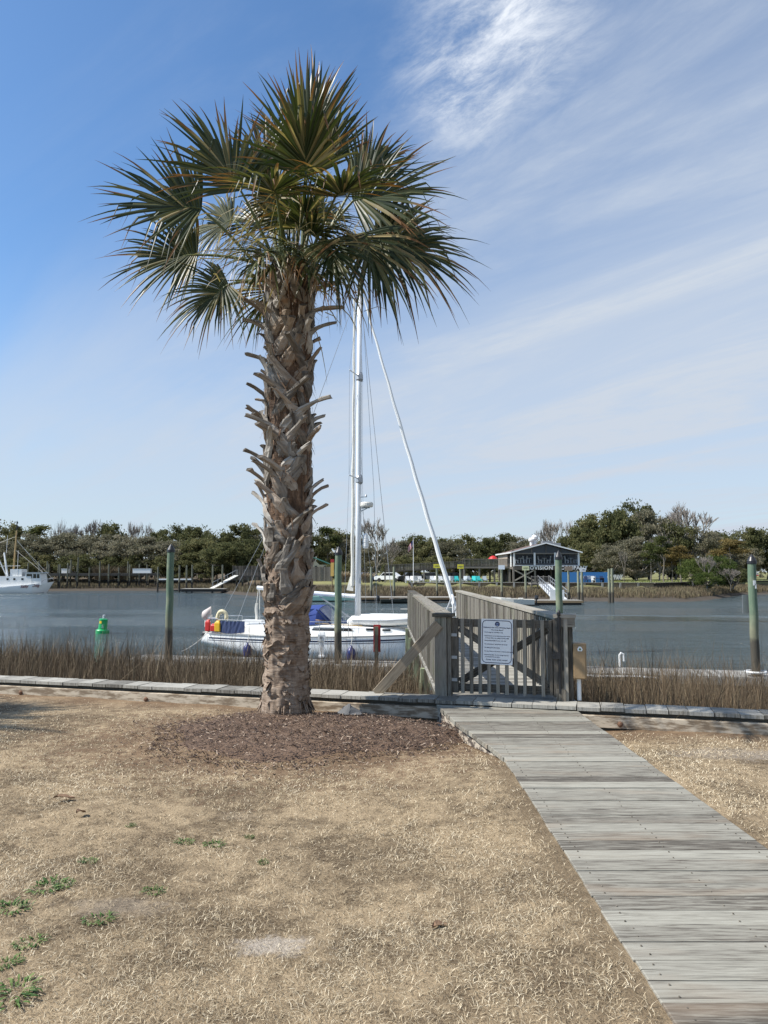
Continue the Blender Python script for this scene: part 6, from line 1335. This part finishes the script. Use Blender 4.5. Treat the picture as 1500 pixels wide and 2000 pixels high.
mb = MB(); rows = [[Vector((q[0], y_, 1.9+q[1])) for q in rrect(2.5*k, 2.8*k2, 0.25, 4)] for y_, k, k2 in ((7, 1, 1), (0.25, 1, 1), (0, 0.94, 0.95))]; mb.loft([r[::-1] for r in rows], 0.5, close=True); mb.add(rows[-1], [tuple(range(len(rows[-1])))]); mb.build('body', WHITEG, rv)
for a in (-0.52, 0.52): mb = MB(); mb.box((a, -0.01, 2.1), (0.9, 0.06, 0.75)); mb.build('windscreen', GLASS, rv)
mb = MB(); mb.box((0, -0.02, 1.05), (1.2, 0.06, 0.45)); mb.build('grille', GALV, rv); mb = MB(); mb.box((0, -0.05, 0.62), (2.4, 0.12, 0.22)); mb.build('bumper', REDSIGN, rv)
for a in (-0.95, 0.95): mb = MB(); mb.box((a, -0.02, 1.05), (0.28, 0.06, 0.22)); mb.build('headlight', GLASS, rv); mb = MB(); mb.lathe([(0, -.12), (.42, -.12), (.42, .12), (0, .12)], (a, 1.2, 0.42), 12, Matrix.Rotation(R(90), 3, 'Y')); mb.build('wheel', RUBBER, rv)
rv.location = (p.x, 190, 0.1)
# cottage with a green roof and board fence
p0, p1 = at(597, 1108, 150), at(645, 1108, 150); cw = p1.x-p0.x; zc1 = at(0, 1103, 150).z; zc2 = at(0, 1089, 150).z
ct = thing('cottage', ((p0.x+p1.x)/2, 150, 0), 'small cream cottage with a green metal roof right of the palm trunk', 'building')
mb = MB(); mb.box(((p0.x+p1.x)/2, 153, zc1/2), (cw, 6, zc1)); xm_ = p0.x+cw*0.28; mb.prism([(p0.x, 149.99, zc1), (p0.x+cw*0.56, 149.99, zc1), (xm_, 149.99, zc2-0.1)], (0, 0.2, 0)); mb.build('wall', CREAMW, ct)
mb = MB(); mb.prism([(p0.x-0.3, 149.6, zc1-0.1), (xm_, 149.6, zc2), (xm_, 149.6, zc2+0.12), (p0.x-0.3, 149.6, zc1+0.02)], (0, 6.8, 0)); mb.prism([(xm_, 149.6, zc2), (p1.x+0.3, 149.6, zc1-0.1), (p1.x+0.3, 149.6, zc1+0.02), (xm_, 149.6, zc2+0.12)], (0, 6.8, 0)); mb.build('roof', GREENROOF, ct)
for q in (0.22, 0.42, 0.8): mb = MB(); mb.box((p0.x+cw*q, 149.96, zc1-0.55), (0.5, 0.08, 0.7)); mb.build('window', GLASS, ct)
def bfence(pxa, pxb, Y, ptop, lab, mat=WD_DARK):
    a, b_ = at(pxa, 1120, Y), at(pxb, 1120, Y); zt = at(0, ptop, Y).z; o = thing('board_fence', ((a.x+b_.x)/2, Y, 0), lab, 'fence'); mb = MB(); x_ = a.x
    while x_ < b_.x: mb.box((x_, Y+random.uniform(-.01, .01), zt/2), (0.19, 0.03, zt+random.uniform(-.05, .05))); x_ += 0.2
    mb.build('boards', mat, o); mb = MB(); x_ = a.x
    while x_ < b_.x: mb = MB(); mb.box((x_, Y-0.06, zt/2+0.05), (0.14, 0.08, zt+0.1)); x_ += 2.4; mb.build('post', mat, o)
bfence(598, 648, 128, 1107, 'dark board fence in front of the cream cottage', WD_GREY); bfence(455, 520, 142, 1105, 'dark board fence behind the landing left of the palm')
# landing and gangway left of the palm
p0, p1 = at(462, 1124, 128), at(522, 1124, 128); zl = p0.z; ld = thing('landing', ((p0.x+p1.x)/2, 128, -1), 'grey timber landing with railing left of the palm across the river', 'landing')
mb = MB(); mb.box(((p0.x+p1.x)/2, 129, zl-0.1), (p1.x-p0.x, 2.4, 0.2)); mb.build('platform', WD_GREY, ld)
mb = MB(); x_ = p0.x
while x_ < p1.x: mb.box((x_, 127.8, zl+0.5), (0.10, 0.05, 1.0)); x_ += 0.28
mb.bar((p0.x, 127.78, zl+1.05), (p1.x, 127.78, zl+1.05), 0.14, 0.09); mb.build('railing', WD_GREY, ld)
for k in range(6): mb = MB(); fpile(mb, p0.x+(p1.x-p0.x)*k/5, 128, zl-0.2, 0.14); mb.build('piling', PILED, ld)
gl = thing('gangway', (p0.x, 127, -0.4), 'pale gangway slanting down to the white topped floating dock', 'gangway'); a, b_ = at(462, 1124, 128), at(414, 1149, 124.5); mb = MB(); mb.bar(a, b_, 1.2, 0.12); mb.build('deck', OFFW, gl)
mb = MB(); mb.bar(a+Vector((0, 0.6, 1.0)), b_+Vector((0, 0.6, 1.0)), 0.07, 0.07)
for k in range(6): q = a.lerp(b_, k/5)+Vector((0, 0.6, 0.5)); mb.box(q, (0.06, 0.06, 1.0))
mb.build('handrail', GALV, gl)
for px, pt, Y, lab in [(309, 1107, 130, 'far piling at the end of the long pier standing in water'), (351, 1104, 127, 'left far piling beside the white boat lift'), (365, 1104, 126, 'middle far piling right of the white boat lift'), (376, 1103, 127.5, 'right far piling of the boat lift group'), (416, 1103, 125.5, 'far piling at the foot of the left gangway'), (435, 1103, 126, 'far piling halfway along the left gangway')]:
    piling(px, pt, Y, 0.15, PILED, lab, False, -3.2, 'far pilings in the river')
# long pier of many pilings on the left
lpz = thing('pier', (-50, 140, WATER_Z), 'long dark timber pier on tall pilings left of the palm across the river', 'pier')
pa, pb = at(60, 1121, 140), at(312, 1120.5, 146)
mb = MB(); mb.bar(pa, pb, 2.0, 0.28); mb.bar(pa+Vector((0, -1.0, -0.25)), pb+Vector((0, -1.0, -0.25)), 0.15, 0.25); mb.build('deck', WD_DARK, lpz)
random.seed(9)
for k in range(27):
    f = k/26; c_ = pa.lerp(pb, f); row = k % 2; zt = c_.z+random.choice((0.3, 1.2, 1.8, 2.1, 2.4, 1.9))+(0.8 if k in (7, 9) else 0)
    mb = MB(); fpile(mb, c_.x+random.uniform(-.3, .3), c_.y+(-1.2 if row == 0 else 1.3), zt, 0.15, -3.2); mb.build('piling', PILED, lpz)
for px, w_, lab in ((97, 0, 0), (128, 1.2, 'pale storage box on the long pier near the trawler'), (278, 3.4, 'low white box rail at the right end of the long pier')):
    if not w_: continue
    c_ = at(px, 1118, 141.5); mb = MB(); mb.box((c_.x, 141.5, pa.z+0.14+0.4), (w_, 0.8, 0.78)); mb.box((c_.x, 141.5, pa.z+0.14+0.83), (w_+0.08, 0.88, 0.07)); tag(mb.build('dock_box', WHITE, origin=(c_.x, 141.5, pa.z+0.14)), lab, 'box')
# fishing boat at the left edge
FB = at(105, 1150, 124); fbz = thing('trawler', (0, 0, 0), 'white fishing trawler with outriggers moored at the left edge', 'boat')
LT = 13.5
def th_(t_): return float(np.interp(t_, [0, .5, .8, .93, 1], [1.9, 2.1, 1.7, .8, .03]))
def tz(t_): return 0.95+0.95*max(0, t_-0.25)**1.7*1.55
def tp(t_, u, sd): zs = tz(t_); return Vector((-LT+LT*t_-1.3*u*max(0, (t_-.7)/.3)**1.6, sd*th_(t_)*(1-0.25*u**2)*(1 if u < .99 else .7), zs-(zs+0.35)*u))
mb = MB(); TT = [i/24 for i in range(25)]; UU = [i/8 for i in range(9)]
for sd in (-1, 1): mb.loft([[tp(t_, u, sd) for u in (UU if sd > 0 else UU[::-1])] for t_ in TT], 0.5)
mb.loft([[tp(t_, 0, -1)-Vector((0, 0, .05)), tp(t_, 0, 1)-Vector((0, 0, .05))] for t_ in TT], 0.5); mb.build('hull', WHITEG, fbz)
mb = MB()
for sd in (-1, 1): mb.loft([[tp(t_, u, sd)+Vector((0, sd*.015, 0)) for u in ((.80, .9, 1) if sd > 0 else (1, .9, .80))] for t_ in TT[:-1]], 0.5); 
mb.build('boot_stripe', STRIPE, fbz)
mb = MB(); REDINK = plain('dark_red_ink', (0.16, 0.04, 0.03), 0.6); TM_ = Matrix.Translation((-4.55, -2.06, 0.88)) @ Matrix.Rotation(R(13), 4, 'Z') @ Matrix.Rotation(R(90), 4, 'X') @ Matrix.Rotation(R(4), 4, 'Z'); text_mb(mb, 'Salty', 0.62, TM_, 0.01, 'LEFT', 0.25, 1, 0.012); mb.build('lettering', REDINK, fbz); mb = MB(); text_mb(mb, 'Dog', 0.62, TM_ @ Matrix.Translation((1.75, 0, 0)), 0.01, 'LEFT', 0.25, 1, 0.012); mb.build('lettering', REDINK, fbz)
def hexa(x0, x1, w_, z0, z1, rake=0.2):
    mb = MB(); mb.prism([(x0, -w_, z0), (x1, -w_, z0), (x1-rake, -w_, z1), (x0, -w_, z1)], (0, 2*w_, 0)); return mb
cb = hexa(-9.5, -3.0, 1.35, 1.0, 2.75).build('cabin', WHITE, fbz); wh = hexa(-4.2, -1.5, 1.3, 1.3, 3.30, 0.3).build('wheelhouse', WHITE, fbz)
mb = MB(); mb.prism([(-4.6, -1.45, 3.31), (-1.5, -1.45, 3.31), (-1.6, -1.45, 3.43), (-4.6, -1.45, 3.43)], (0, 2.9, 0)); mb.build('roof', GALV, wh)
for a, b_ in ((-3.95, -3.0), (-2.9, -2.35), (-2.28, -1.82)): mb = MB(); mb.prism([(a, -1.31, 2.45), (b_, -1.31, 2.45), (b_-0.05, -1.31, 3.15), (a, -1.31, 3.15)], (0, 0.02, 0)); mb.build('window', GLASS, wh)
for x in (-4.6, -5.9, -7.0): mb = MB(); mb.box((x, -1.36, 2.3), (0.34, 0.03, 0.32)); mb.build('window', GLASS, cb)
hexa(-6.8, -4.9, 1.0, 2.76, 3.95, 0.05).build('upper_box', WHITE, fbz)
mb = MB(); mb.tube([(-6.75, 0, 2.7), (-6.55, 0, 7.2), (-6.45, 0, 10.4)], [0.16, 0.14, 0.10], 8); mm_ = mb.build('mast', SPARY, fbz); mb = MB(); mb.tube([(-6.45, 0, 10.4), (-6.44, 0, 12.0)], 0.07, 6); mb.box((-6.25, 0, 11.0), (0.35, 0.2, 0.25)); mb.box((-6.4, 0, 11.7), (0.2, 0.2, 0.3)); mb.build('mast_light', BLACK, mm_)
mb = MB()
for p_, q_, r_ in (((-10.2, -1.2, 1.2), (-9.6, -1.1, 6.6), .09), ((-7.2, -1.2, 2.7), (-9.2, -1.1, 6.7), .09), ((-9.6, -1.1, 6.6), (-14, -1.1, 6.6), .09), ((-8.0, 1.1, 1.2), (-8.6, 0.4, 6.6), .08), ((-7.0, -1.3, 2.8), (-8.2, -0.3, 6.7), .10), ((-9.9, -1.2, 4.4), (-5.6, 0, 4.5), .04), ((-10.5, 0, 1.0), (-13, -1.5, 5.0), .06), ((-10.0, 0.2, 1.6), (-14, -1.6, 5.6), .06), ((-10.8, -.5, 3.0), (-14, -1, 4.4), .05), ((-5.6, -1, 2.8), (-5.6, -1, 7.0), .03), ((-8, 0, 6.6), (-7.9, 0, 9.6), .03)): mb.tube([p_, q_], r_, 6)
mb.build('outrigger_frame', WHITE, fbz)
mb = MB()
for p_, q_ in (((-6.5, 0, 9.4), (-14.5, 0, 6.2)), ((-6.5, 0, 8.8), (0, 0, 2.1)), ((-6.6, 0, 7.2), (-1.5, -1, 3.4)), ((-6.5, 0, 9.0), (-2, 0.4, 3.4))): mb.tube([p_, q_], 0.025, 4)
mb.build('rigging', ROPE, fbz)
mb = MB(); rows = [[Vector((-10.2+0.5*math.cos(k)*q-0.3*i, -0.3+0.5*math.sin(k)*q, 0.9+0.5*i)) for k in range(6)] for i, q in enumerate((1, 0.9, 0.8, 0.55, .3))]; mb.loft(rows, .5, close=True); mb.build('net', RUST, fbz)
mb = MB()
for sd in (-1, 1): mb.tube([(-1.6, sd*1.2, 1.7), (-1.2, sd*1.0, 2.2), (-0.1, 0, 2.5)], 0.03, 5)
mb.build('bow_rail', STEEL, fbz)
fbz.location = (FB.x, 124, WATER_Z); fbz.rotation_euler = (0, 0, R(2))
WPOS[fbz.name] = Vector((0, 0, 0))
# parked campers glimpsed under the oaks on the left
for px, Y, w_, h_, lab in [(398, 172, 5.0, 1.9, 'white camper glimpsed under the oaks left of the palm'), (300, 175, 4.2, 1.5, 'white trailer glimpsed behind the long pier pilings'), (60, 172, 4.5, 1.4, 'white trailer glimpsed behind the trawler')]:
    p = at(px, 1108, Y); o = thing('camper', (p.x, Y, 0.3), lab, 'camper', 'campers under the oaks'); mb = MB(); rows = [[Vector((p.x+q[0], y_, 0.6+h_/2+q[1]+0.4)) for q in rrect(w_, h_, 0.3, 4)] for y_ in (Y, Y+2.2)]; mb.loft([r[::-1] for r in rows], .5, close=True); mb.add(rows[0], [tuple(range(len(rows[0])))]); mb.build('body', WHITE, o)
    mb = MB(); mb.box((p.x-w_*.2, Y-0.02, 1.1+h_*.55), (w_*.25, .05, h_*.35)); mb.build('window', GLASS, o)
    for a in (-.5, .5): mb = MB(); mb.lathe([(0, -.1), (.35, -.1), (.35, .1), (0, .1)], (p.x+a, Y+.2, 0.5), 10, Matrix.Rotation(R(90), 3, 'X')); mb.build('wheel', RUBBER, o)
# ------------------------------------------------------------------ trees
def limb_tube(mb, p, d, L, r0, r1, n=4, sides=6, wob=0.15, rnd=random):
    pts = [p]; rs = [r0]
    for i in range(n):
        d = (d+Vector((rnd.uniform(-wob, wob), rnd.uniform(-wob, wob), rnd.uniform(-wob*0.5, wob)))).normalized(); pts.append(pts[-1]+d*(L/n)); rs.append(r0+(r1-r0)*(i+1)/n)
    mb.tube(pts, rs, sides, cap=False); return pts[-1], d
def oak_proto(seed, mat, low=0.12, nclump=72, perc=140, size=0.50, W=5.0, H=10.0, flat=0.75):
    rnd = random.Random(seed); g = np.random.default_rng(seed); mb = MB()
    tips = []; top, d = limb_tube(mb, Vector((0, 0, -0.3)), Vector((0, 0, 1)), H*0.25, 0.34, 0.26, 4, 7, 0.2, rnd)
    for k in range(7):
        a = k*0.9+rnd.uniform(-.3, .3); dd = Vector((math.cos(a), math.sin(a), rnd.uniform(0.4, 1.1))).normalized(); e, d2 = limb_tube(mb, top-Vector((0, 0, rnd.uniform(0, 1))), dd, H*0.42, 0.19, 0.09, 4, 5, 0.3, rnd)
        for q in range(3): e2, _ = limb_tube(mb, e, d2+Vector((rnd.uniform(-.8, .8), rnd.uniform(-.8, .8), rnd.uniform(-.2, .6))), H*0.2, 0.075, 0.025, 3, 4, 0.3, rnd)
    C, Tn = [], []
    for k in range(nclump):
        v = g.normal(size=3); v /= np.linalg.norm(v); v[2] = abs(v[2])*1.0 if g.random() < 0.35 else v[2]
        f = g.uniform(0.62, 1.0); bump_ = 1+0.22*mnoise.noise(Vector((v[0]*2.2+seed, v[1]*2.2, v[2]*2.2)))
        c = np.array([v[0]*W*f*bump_, v[1]*W*f*bump_, H*(0.50+low*0.5)+v[2]*H*(0.50-low*0.5)*f*bump_])
        c[2] = max(c[2], H*low+g.uniform(0, 0.8)); rr = g.uniform(0.7, 1.35)*W/5; n = int(perc*rr**1.5); u = g.normal(size=(n, 3)); u /= np.linalg.norm(u, axis=1)[:, None]
        u *= (g.random(n)**0.45)[:, None]*rr*1.15; u[:, 2] *= flat*0.8; C.append(c+u); Tn.append(np.clip(g.normal(0.5, 0.2)+g.normal(0, 0.16, n), 0, 1))
    # thin outer sprigs that roughen the outline
    v = g.normal(size=(900, 3)); v /= np.linalg.norm(v, axis=1)[:, None]; v[:, 2] = np.abs(v[:, 2]); ff = g.uniform(0.95, 1.18, 900)
    C.append(np.stack([v[:, 0]*W*ff, v[:, 1]*W*ff, H*(0.50+low*0.5)+v[:, 2]*H*(0.50-low*0.5)*ff], 1)[g.random(900) < 0.4]); C2 = np.concatenate(C); Tn.append(g.random(len(C[-1])))
    return mb, leafcards(C2, size, np.concatenate(Tn))
def bare_proto(seed, H=10.0, spread=0.55, levels=5, r0=0.22):
    rnd = random.Random(seed); mbt, mbc = MB(), MB()
    def grow(p, d, L, r, lv):
        e, d2 = limb_tube(mbt if lv >= levels-1 else mbc, p, d, L, r, r*0.62, 3, 5 if lv >= levels-1 else 3, 0.16, rnd)
        if lv == 0: return
        for k in range(3 if lv > 1 else 5):
            a = rnd.uniform(0, 6.28); s_ = spread*rnd.uniform(0.6, 1.3); ax = Vector((math.cos(a), math.sin(a), rnd.uniform(-0.1, 0.4))); grow(e-d2*L*rnd.uniform(0, 0.45), (d2+ax*s_).normalized(), L*rnd.uniform(0.62, 0.82), max(0.034, r*0.58), lv-1)
    top, d = limb_tube(mbt, Vector((0, 0, -0.3)), Vector((0, 0, 1)), H*0.22, r0, r0*0.8, 3, 6, 0.1, rnd)
    for k in range(4):
        a = k*1.6+rnd.random(); grow(top-Vector((0, 0, rnd.uniform(0, .5))), Vector((math.cos(a)*0.55, math.sin(a)*0.55, 1)).normalized(), H*0.24, r0*0.6, levels-1)
    return mbt, mbc
def pine_proto(seed, mat, H=10.0, bare=0.45, W=1.9):
    rnd = random.Random(seed); g = np.random.default_rng(seed); mb = MB(); pts = [Vector((0.12*math.sin(i*1.3), 0.1*math.cos(i*1.7), -0.3+H*0.98*i/8)) for i in range(9)]; mb.tube(pts, [0.16-0.014*i for i in range(9)], 6, cap=False)
    C, Tn = [], []
    for k in range(17):
        f = bare+(1-bare)*rnd.random()**0.8; a = rnd.random()*6.28; ln = W*(1.15-0.75*((f-bare)/(1-bare)))*rnd.uniform(0.6, 1.1); b0 = Vector((0, 0, H*f)); e, _ = limb_tube(mb, b0, Vector((math.cos(a), math.sin(a), 0.35)).normalized(), ln, 0.05, 0.02, 3, 4, 0.25, rnd)
        n = 150; u = g.normal(size=(n, 3))*np.array([0.5, 0.5, 0.26]); C.append(np.array(e)+u); Tn.append(np.clip(g.normal(0.5, .2)+g.normal(0, .15, n), 0, 1))
    C.append(np.array([0, 0, H*0.97])+g.normal(size=(140, 3))*np.array([.5, .5, .35])); Tn.append(g.random(140))
    return mb, leafcards(np.concatenate(C), 0.40, np.concatenate(Tn))
def make(name, mb, leaf, mat, bark=BARKG):
    o = thing(name, (0, 0, 0), 'x', 'tree'); mb.build('trunk', bark, o)
    if isinstance(leaf, MB): leaf.build('crown', TWIG, o)
    else: np_mesh('crown', leaf[0], leaf[1], leaf[2], leaf[3], mat, o)
    return o
PROTO = {}
for k in range(3):
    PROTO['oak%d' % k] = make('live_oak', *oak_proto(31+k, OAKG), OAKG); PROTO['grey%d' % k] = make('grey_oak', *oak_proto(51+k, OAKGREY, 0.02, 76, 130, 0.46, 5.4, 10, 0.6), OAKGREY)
for k in range(2):
    PROTO['bare%d' % k] = make('bare_tree', *bare_proto(71+k), None); PROTO['pine%d' % k] = make('pine_tree', *pine_proto(81+k, PINEG), PINEG)
PROTO['ypine0'] = make('pine_tree', *pine_proto(91, PINEY, 10, 0.5, 2.3), PINEY); PROTO['snag0'] = make('bare_tree', *bare_proto(95, 10, 0.4, 3, 0.14), None)
PROTO['scrub0'] = make('grey_scrub', *bare_proto(97, 10, 0.75, 5, 0.16), None)
PROTO['bush0'] = make('shore_bush', *oak_proto(93, CEDAR, 0.02, 46, 130, 0.42, 5.5, 8, 0.8), CEDAR); PROTO['bush1'] = make('shore_bush', *oak_proto(94, OAKG, 0.02, 44, 140, 0.48, 5.5, 8, 0.8), OAKG)
KH = {'bush': 8.0}
usedp = set(); random.seed(13)
def plant(kind, px, ptop, Y, wpx, lab, grp=None, z0=0.0, hw=None):
    src = PROTO[kind]; o = src if kind not in usedp else copy_tree(src); usedp.add(kind)
    p = at(px, ptop, Y); base = {'bush': 8.0, 'bare': 7.3, 'scru': 7.0, 'snag': 6.3}.get(kind[:4], 10.2); sz = (p.z-z0)/base; bw = {'oak': 10.6, 'gre': 11.4, 'bar': 8.0, 'pin': 4.6, 'ypi': 5.2, 'sna': 5, 'scr': 11, 'bus': 11.5}[kind[:3]]
    sx = (wpx*Y/FPX)/bw; o.location = (p.x, Y, z0); o.scale = (sx, sx*random.uniform(0.9, 1.1), sz); o.rotation_euler = (0, 0, random.random()*6.28); o['label'] = lab
    o['category'] = 'bush' if kind[:4] == 'bush' or kind[:3] == 'scr' else 'tree'
    o['group'] = grp or {'oak': 'live oaks across the river', 'gre': 'grey green oaks across the river', 'bar': 'bare winter trees across the river', 'pin': 'pines across the river', 'ypi': 'yellowing pines at the right', 'sna': 'bare winter trees across the river', 'scr': 'grey scrub across the river', 'bus': 'bushes across the river'}[kind[:3]]
G_ = [
 # far left, behind the trawler and the long pier
 ('oak0',8,1021,176,95,'dark green oak at the left edge behind the trawler mast'),('grey0',60,1044,168,110,'grey oak right behind the trawler wheelhouse'),('snag0',114,1016,172,30,'bare snag poking above the canopy near the trawler'),('bare0',135,1026,180,60,'thin bare crown above the left end of the long pier'),
 ('grey1',125,1043,166,115,'broad grey oak over the left part of the long pier'),('pine0',78,1030,185,60,'flat topped pine peeking above the canopy behind the trawler'),('grey2',180,1042,164,110,'grey oak over the second quarter of the long pier'),('bare1',180,1021,182,70,'airy bare crown above the middle of the long pier'),
 ('oak1',215,1021,182,80,'oak crown with sky gaps above the middle of the long pier'),('grey0',235,1046,162,110,'grey oak over the third quarter of the long pier'),('bare0',270,1022,184,55,'wispy bare crown above the right half of the long pier'),('grey1',290,1050,160,105,'grey oak behind the right end of the long pier'),
 ('oak2',305,1040,178,70,'oak crown left of the tall piling by the palm'),('oak0',345,1027,176,85,'tall green oak right above the capped piling left of the palm'),('grey2',345,1056,158,95,'low grey oak behind the capped piling left of the palm'),('oak1',388,1028,172,80,'green oak between that capped piling and the palm'),
 ('oak2',395,1052,155,100,'dark oak low over the left floating dock'),('oak0',425,1040,165,80,'green oak above the gangway left of the palm'),('oak1',445,1060,148,100,'front dark oak above the left gangway'),('oak2',472,1025,170,90,'tallest green oak left of the palm trunk'),('oak0',495,1054,150,90,'dark oak touching the left of the palm trunk'),('grey0',512,1032,175,80,'grey oak partly hidden behind the left of the trunk'),
 ('grey1',-30,1038,168,100,'grey oak cut by the left edge of the view'),
 # behind the trunk and the mast
 ('oak1',560,1036,172,95,'oak mostly hidden behind the palm trunk'),('oak2',612,1041,168,75,'dark oak above the green cottage roof'),('pine1',640,1033,170,55,'pine beside the capped piling right of the trunk'),('oak0',660,1036,176,80,'oak behind the capped piling right of the trunk'),('grey2',690,1046,172,70,'grey oak behind the lower mast'),
 ('bare1',735,1019,140,90,'large bare tree right of the mast'),('scrub0',762,1058,150,70,'grey twiggy scrub right of the large bare tree'),('grey0',722,1062,152,75,'grey tree under the large bare tree'),('bush1',755,1102,125,26,'dark rounded bush at the low end of the ramp'),
 # behind ramp and deck
 ('oak1',808,1045,168,75,'oak behind the flagpole'),('grey1',785,1058,165,70,'grey oak left of the flagpole top'),('oak2',850,1050,164,85,'oak behind the jib just right of the flagpole'),('oak0',905,1046,166,90,'oak above the second yellow sign'),('grey2',880,1056,160,80,'grey oak behind the upper ramp'),('oak1',948,1050,164,75,'oak above the raised deck'),('oak2',985,1043,168,75,'dark oak above the left eave of the restaurant'),('grey0',1012,1050,160,65,'grey oak behind the restaurant roof on the left'),
 ('bare0',1085,1017,165,75,'bare tree rising behind the restaurant roof'),('bare1',1058,1028,172,50,'thin bare tree behind the roof vents'),('oak0',1040,1056,175,70,'low oak behind the restaurant roof vents'),
 # right-hand grove
 ('oak1',1128,1030,150,90,'dark oak on the left shoulder of the right grove'),('oak2',1165,1005,152,110,'big oak left of the top of the right grove'),('oak0',1235,982,156,100,'tallest green crowned oak at the top of the right grove'),('oak1',1205,995,148,110,'big dark oak in the heart of the right grove'),('grey1',1265,1000,150,110,'grey oak right of the top of the right grove'),
 ('oak2',1150,1060,138,80,'low dark oak right beside the restaurant'),('grey2',1195,1062,128,75,'grey tree behind the blue fence end'),('bare1',1350,990,165,125,'wide bare crowned tree at the right of the grove'),('bare0',1300,1003,168,70,'bare crown between the grove top and wide bare tree'),('oak0',1315,1020,150,85,'oak under the wide bare tree on its left'),('grey0',1365,1030,150,100,'grey oak under the wide bare tree'),
 ('oak1',1410,1038,155,85,'oak at the right above the shoreline bushes'),('oak2',1455,1031,162,80,'oak left of the rightmost piling top'),('oak0',1495,1034,166,80,'oak cut by the right edge of the view'),('grey1',1240,1050,132,90,'grey tree low in the middle of the right grove'),('bare1',1285,1045,130,60,'pale bare tree in front of the grove'),
 ('pine0',1270,1062,118,40,'slim pine with tall bare trunk, left one on the lawn'),('pine1',1294,1050,116,46,'slim pine with tall bare trunk, right one on the lawn'),('snag0',1217,1075,120,24,'thin bare trunk right of the twin pilings'),('ypine0',1328,1070,114,56,'yellowing pine left of the shoreline bushes'),('ypine0',1425,1058,124,70,'yellowing pine above the shoreline bushes'),('ypine0',1312,1090,117,40,'small yellowing pine between the slim pines'),
 ('oak2',1530,1045,160,90,'oak just beyond the right edge behind the motorhome'),('grey2',1455,1070,150,70,'grey oak left of the white motorhome')]
for g_ in G_: plant(*g_)
for kind, px, pt, Y, wpx, z0, lab in [('bush0',1352,1092,106,62,-0.2,'green bush at the left of the shoreline thicket'),('scrub0',1378,1085,103,70,-0.4,'grey dead twiggy scrub in the shoreline thicket'),('bush0',1400,1086,108,66,-0.3,'green bush in the middle of the shoreline thicket'),('bush1',1430,1105,110,60,-0.8,'dark bush low over the water at the right'),('scrub0',1425,1110,104,60,-0.9,'grey scrub leaning over the water at the right'),('bush0',1380,1118,101,56,-0.6,'low green bush nearest the water in the thicket'),
 ('bush1',20,1090,160,70,0,'dark understory bush behind the trawler'),('bush1',150,1085,157,80,0,'understory bush behind the left of the long pier'),('bush1',235,1086,158,70,0,'understory bush behind the right of the long pier'),('bush1',415,1090,150,70,0,'dark bush behind the left floating dock'),('bush1',490,1092,146,60,0,'dark bush behind the landing'),('bush1',1120,1090,140,60,0,'dark bush right of the restaurant'),('bush1',1175,1092,150,80,0,'dark bush deep in the right grove'),('bush1',1240,1095,155,90,0,'dark undergrowth under the right grove'),('bush1',1310,1092,155,80,0,'undergrowth behind the slim pines'),('bush1',75,1082,162,90,0,'wide understory bush under the oaks by the trawler bow'),('bush1',195,1080,159,90,0,'wide understory bush behind the middle of the long pier'),('bush1',275,1082,158,85,0,'understory bush behind the white box rail of the long pier'),('bush1',335,1084,156,80,0,'understory bush behind the white boat lift'),('bush1',375,1085,154,80,0,'understory bush above the white topped dock'),('bush1',450,1086,149,70,0,'understory bush behind the left gangway'),('bush1',705,1088,160,70,0,'bush behind the furled mainsail foot'),('bush1',800,1086,158,80,0,'bush behind the flagpole'),('bush1',860,1086,156,80,0,'bush behind the first yellow sign'),('bush1',925,1085,158,80,0,'bush behind the raised deck'),('bush1',985,1086,160,60,0,'bush behind the left side of the restaurant'),('bush1',660,1100,150,60,0,'dark bush right of the cottage'),('bush1',1425,1090,160,90,0,'undergrowth left of the motorhome')]: plant(kind, px, pt, Y, wpx, lab, None, z0)
# pampas tufts and ornamental grass by the far bank
for px, pt, Y, r, lab in [(205,1098,152,3.2,'pale pampas grass mound behind the long pier'),(248,1099,154,2.6,'second pale pampas grass mound behind the long pier'),(672,1112,112,0.9,'orange brown ornamental grass left of the mast'),(716,1114,110,1.0,'straw coloured ornamental grass right of the mast')]:
    p = at(px, pt, Y); n = 500; a = rng.uniform(0, 6.28, n); q = r*np.sqrt(rng.random(n))*0.6; P = np.stack([p.x+q*np.cos(a), Y+q*np.sin(a)*0.6, np.zeros(n)], 1)
    o = blades('ornamental_grass', P, rng.uniform(0.6, 1.0, n)*p.z, np.full(n, 0.09), rng.uniform(0.1, 0.7, n), a, STRAW if Y < 115 else MARSHF, rng.uniform(0.2, 0.8, n), origin=(p.x, Y, 0)); tag(o, lab, 'grass clump', 'ornamental grass clumps')
# distant woods closing the horizon behind the individual trees
C, Tn = [], []
for k in range(420):
    x0 = rng.uniform(-170, 190); c = np.array([x0, rng.uniform(205, 240), rng.uniform(1, 8.5)]); n = 60; C.append(c+rng.normal(size=(n, 3))*np.array([2.2, 2.2, 1.3])); Tn.append(np.clip(rng.normal(0.4, 0.2)+rng.normal(0, 0.15, n), 0, 1))
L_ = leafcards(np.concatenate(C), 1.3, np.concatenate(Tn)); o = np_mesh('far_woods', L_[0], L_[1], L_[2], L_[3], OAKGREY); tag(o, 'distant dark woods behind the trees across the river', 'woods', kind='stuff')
bpy.context.view_layer.update()
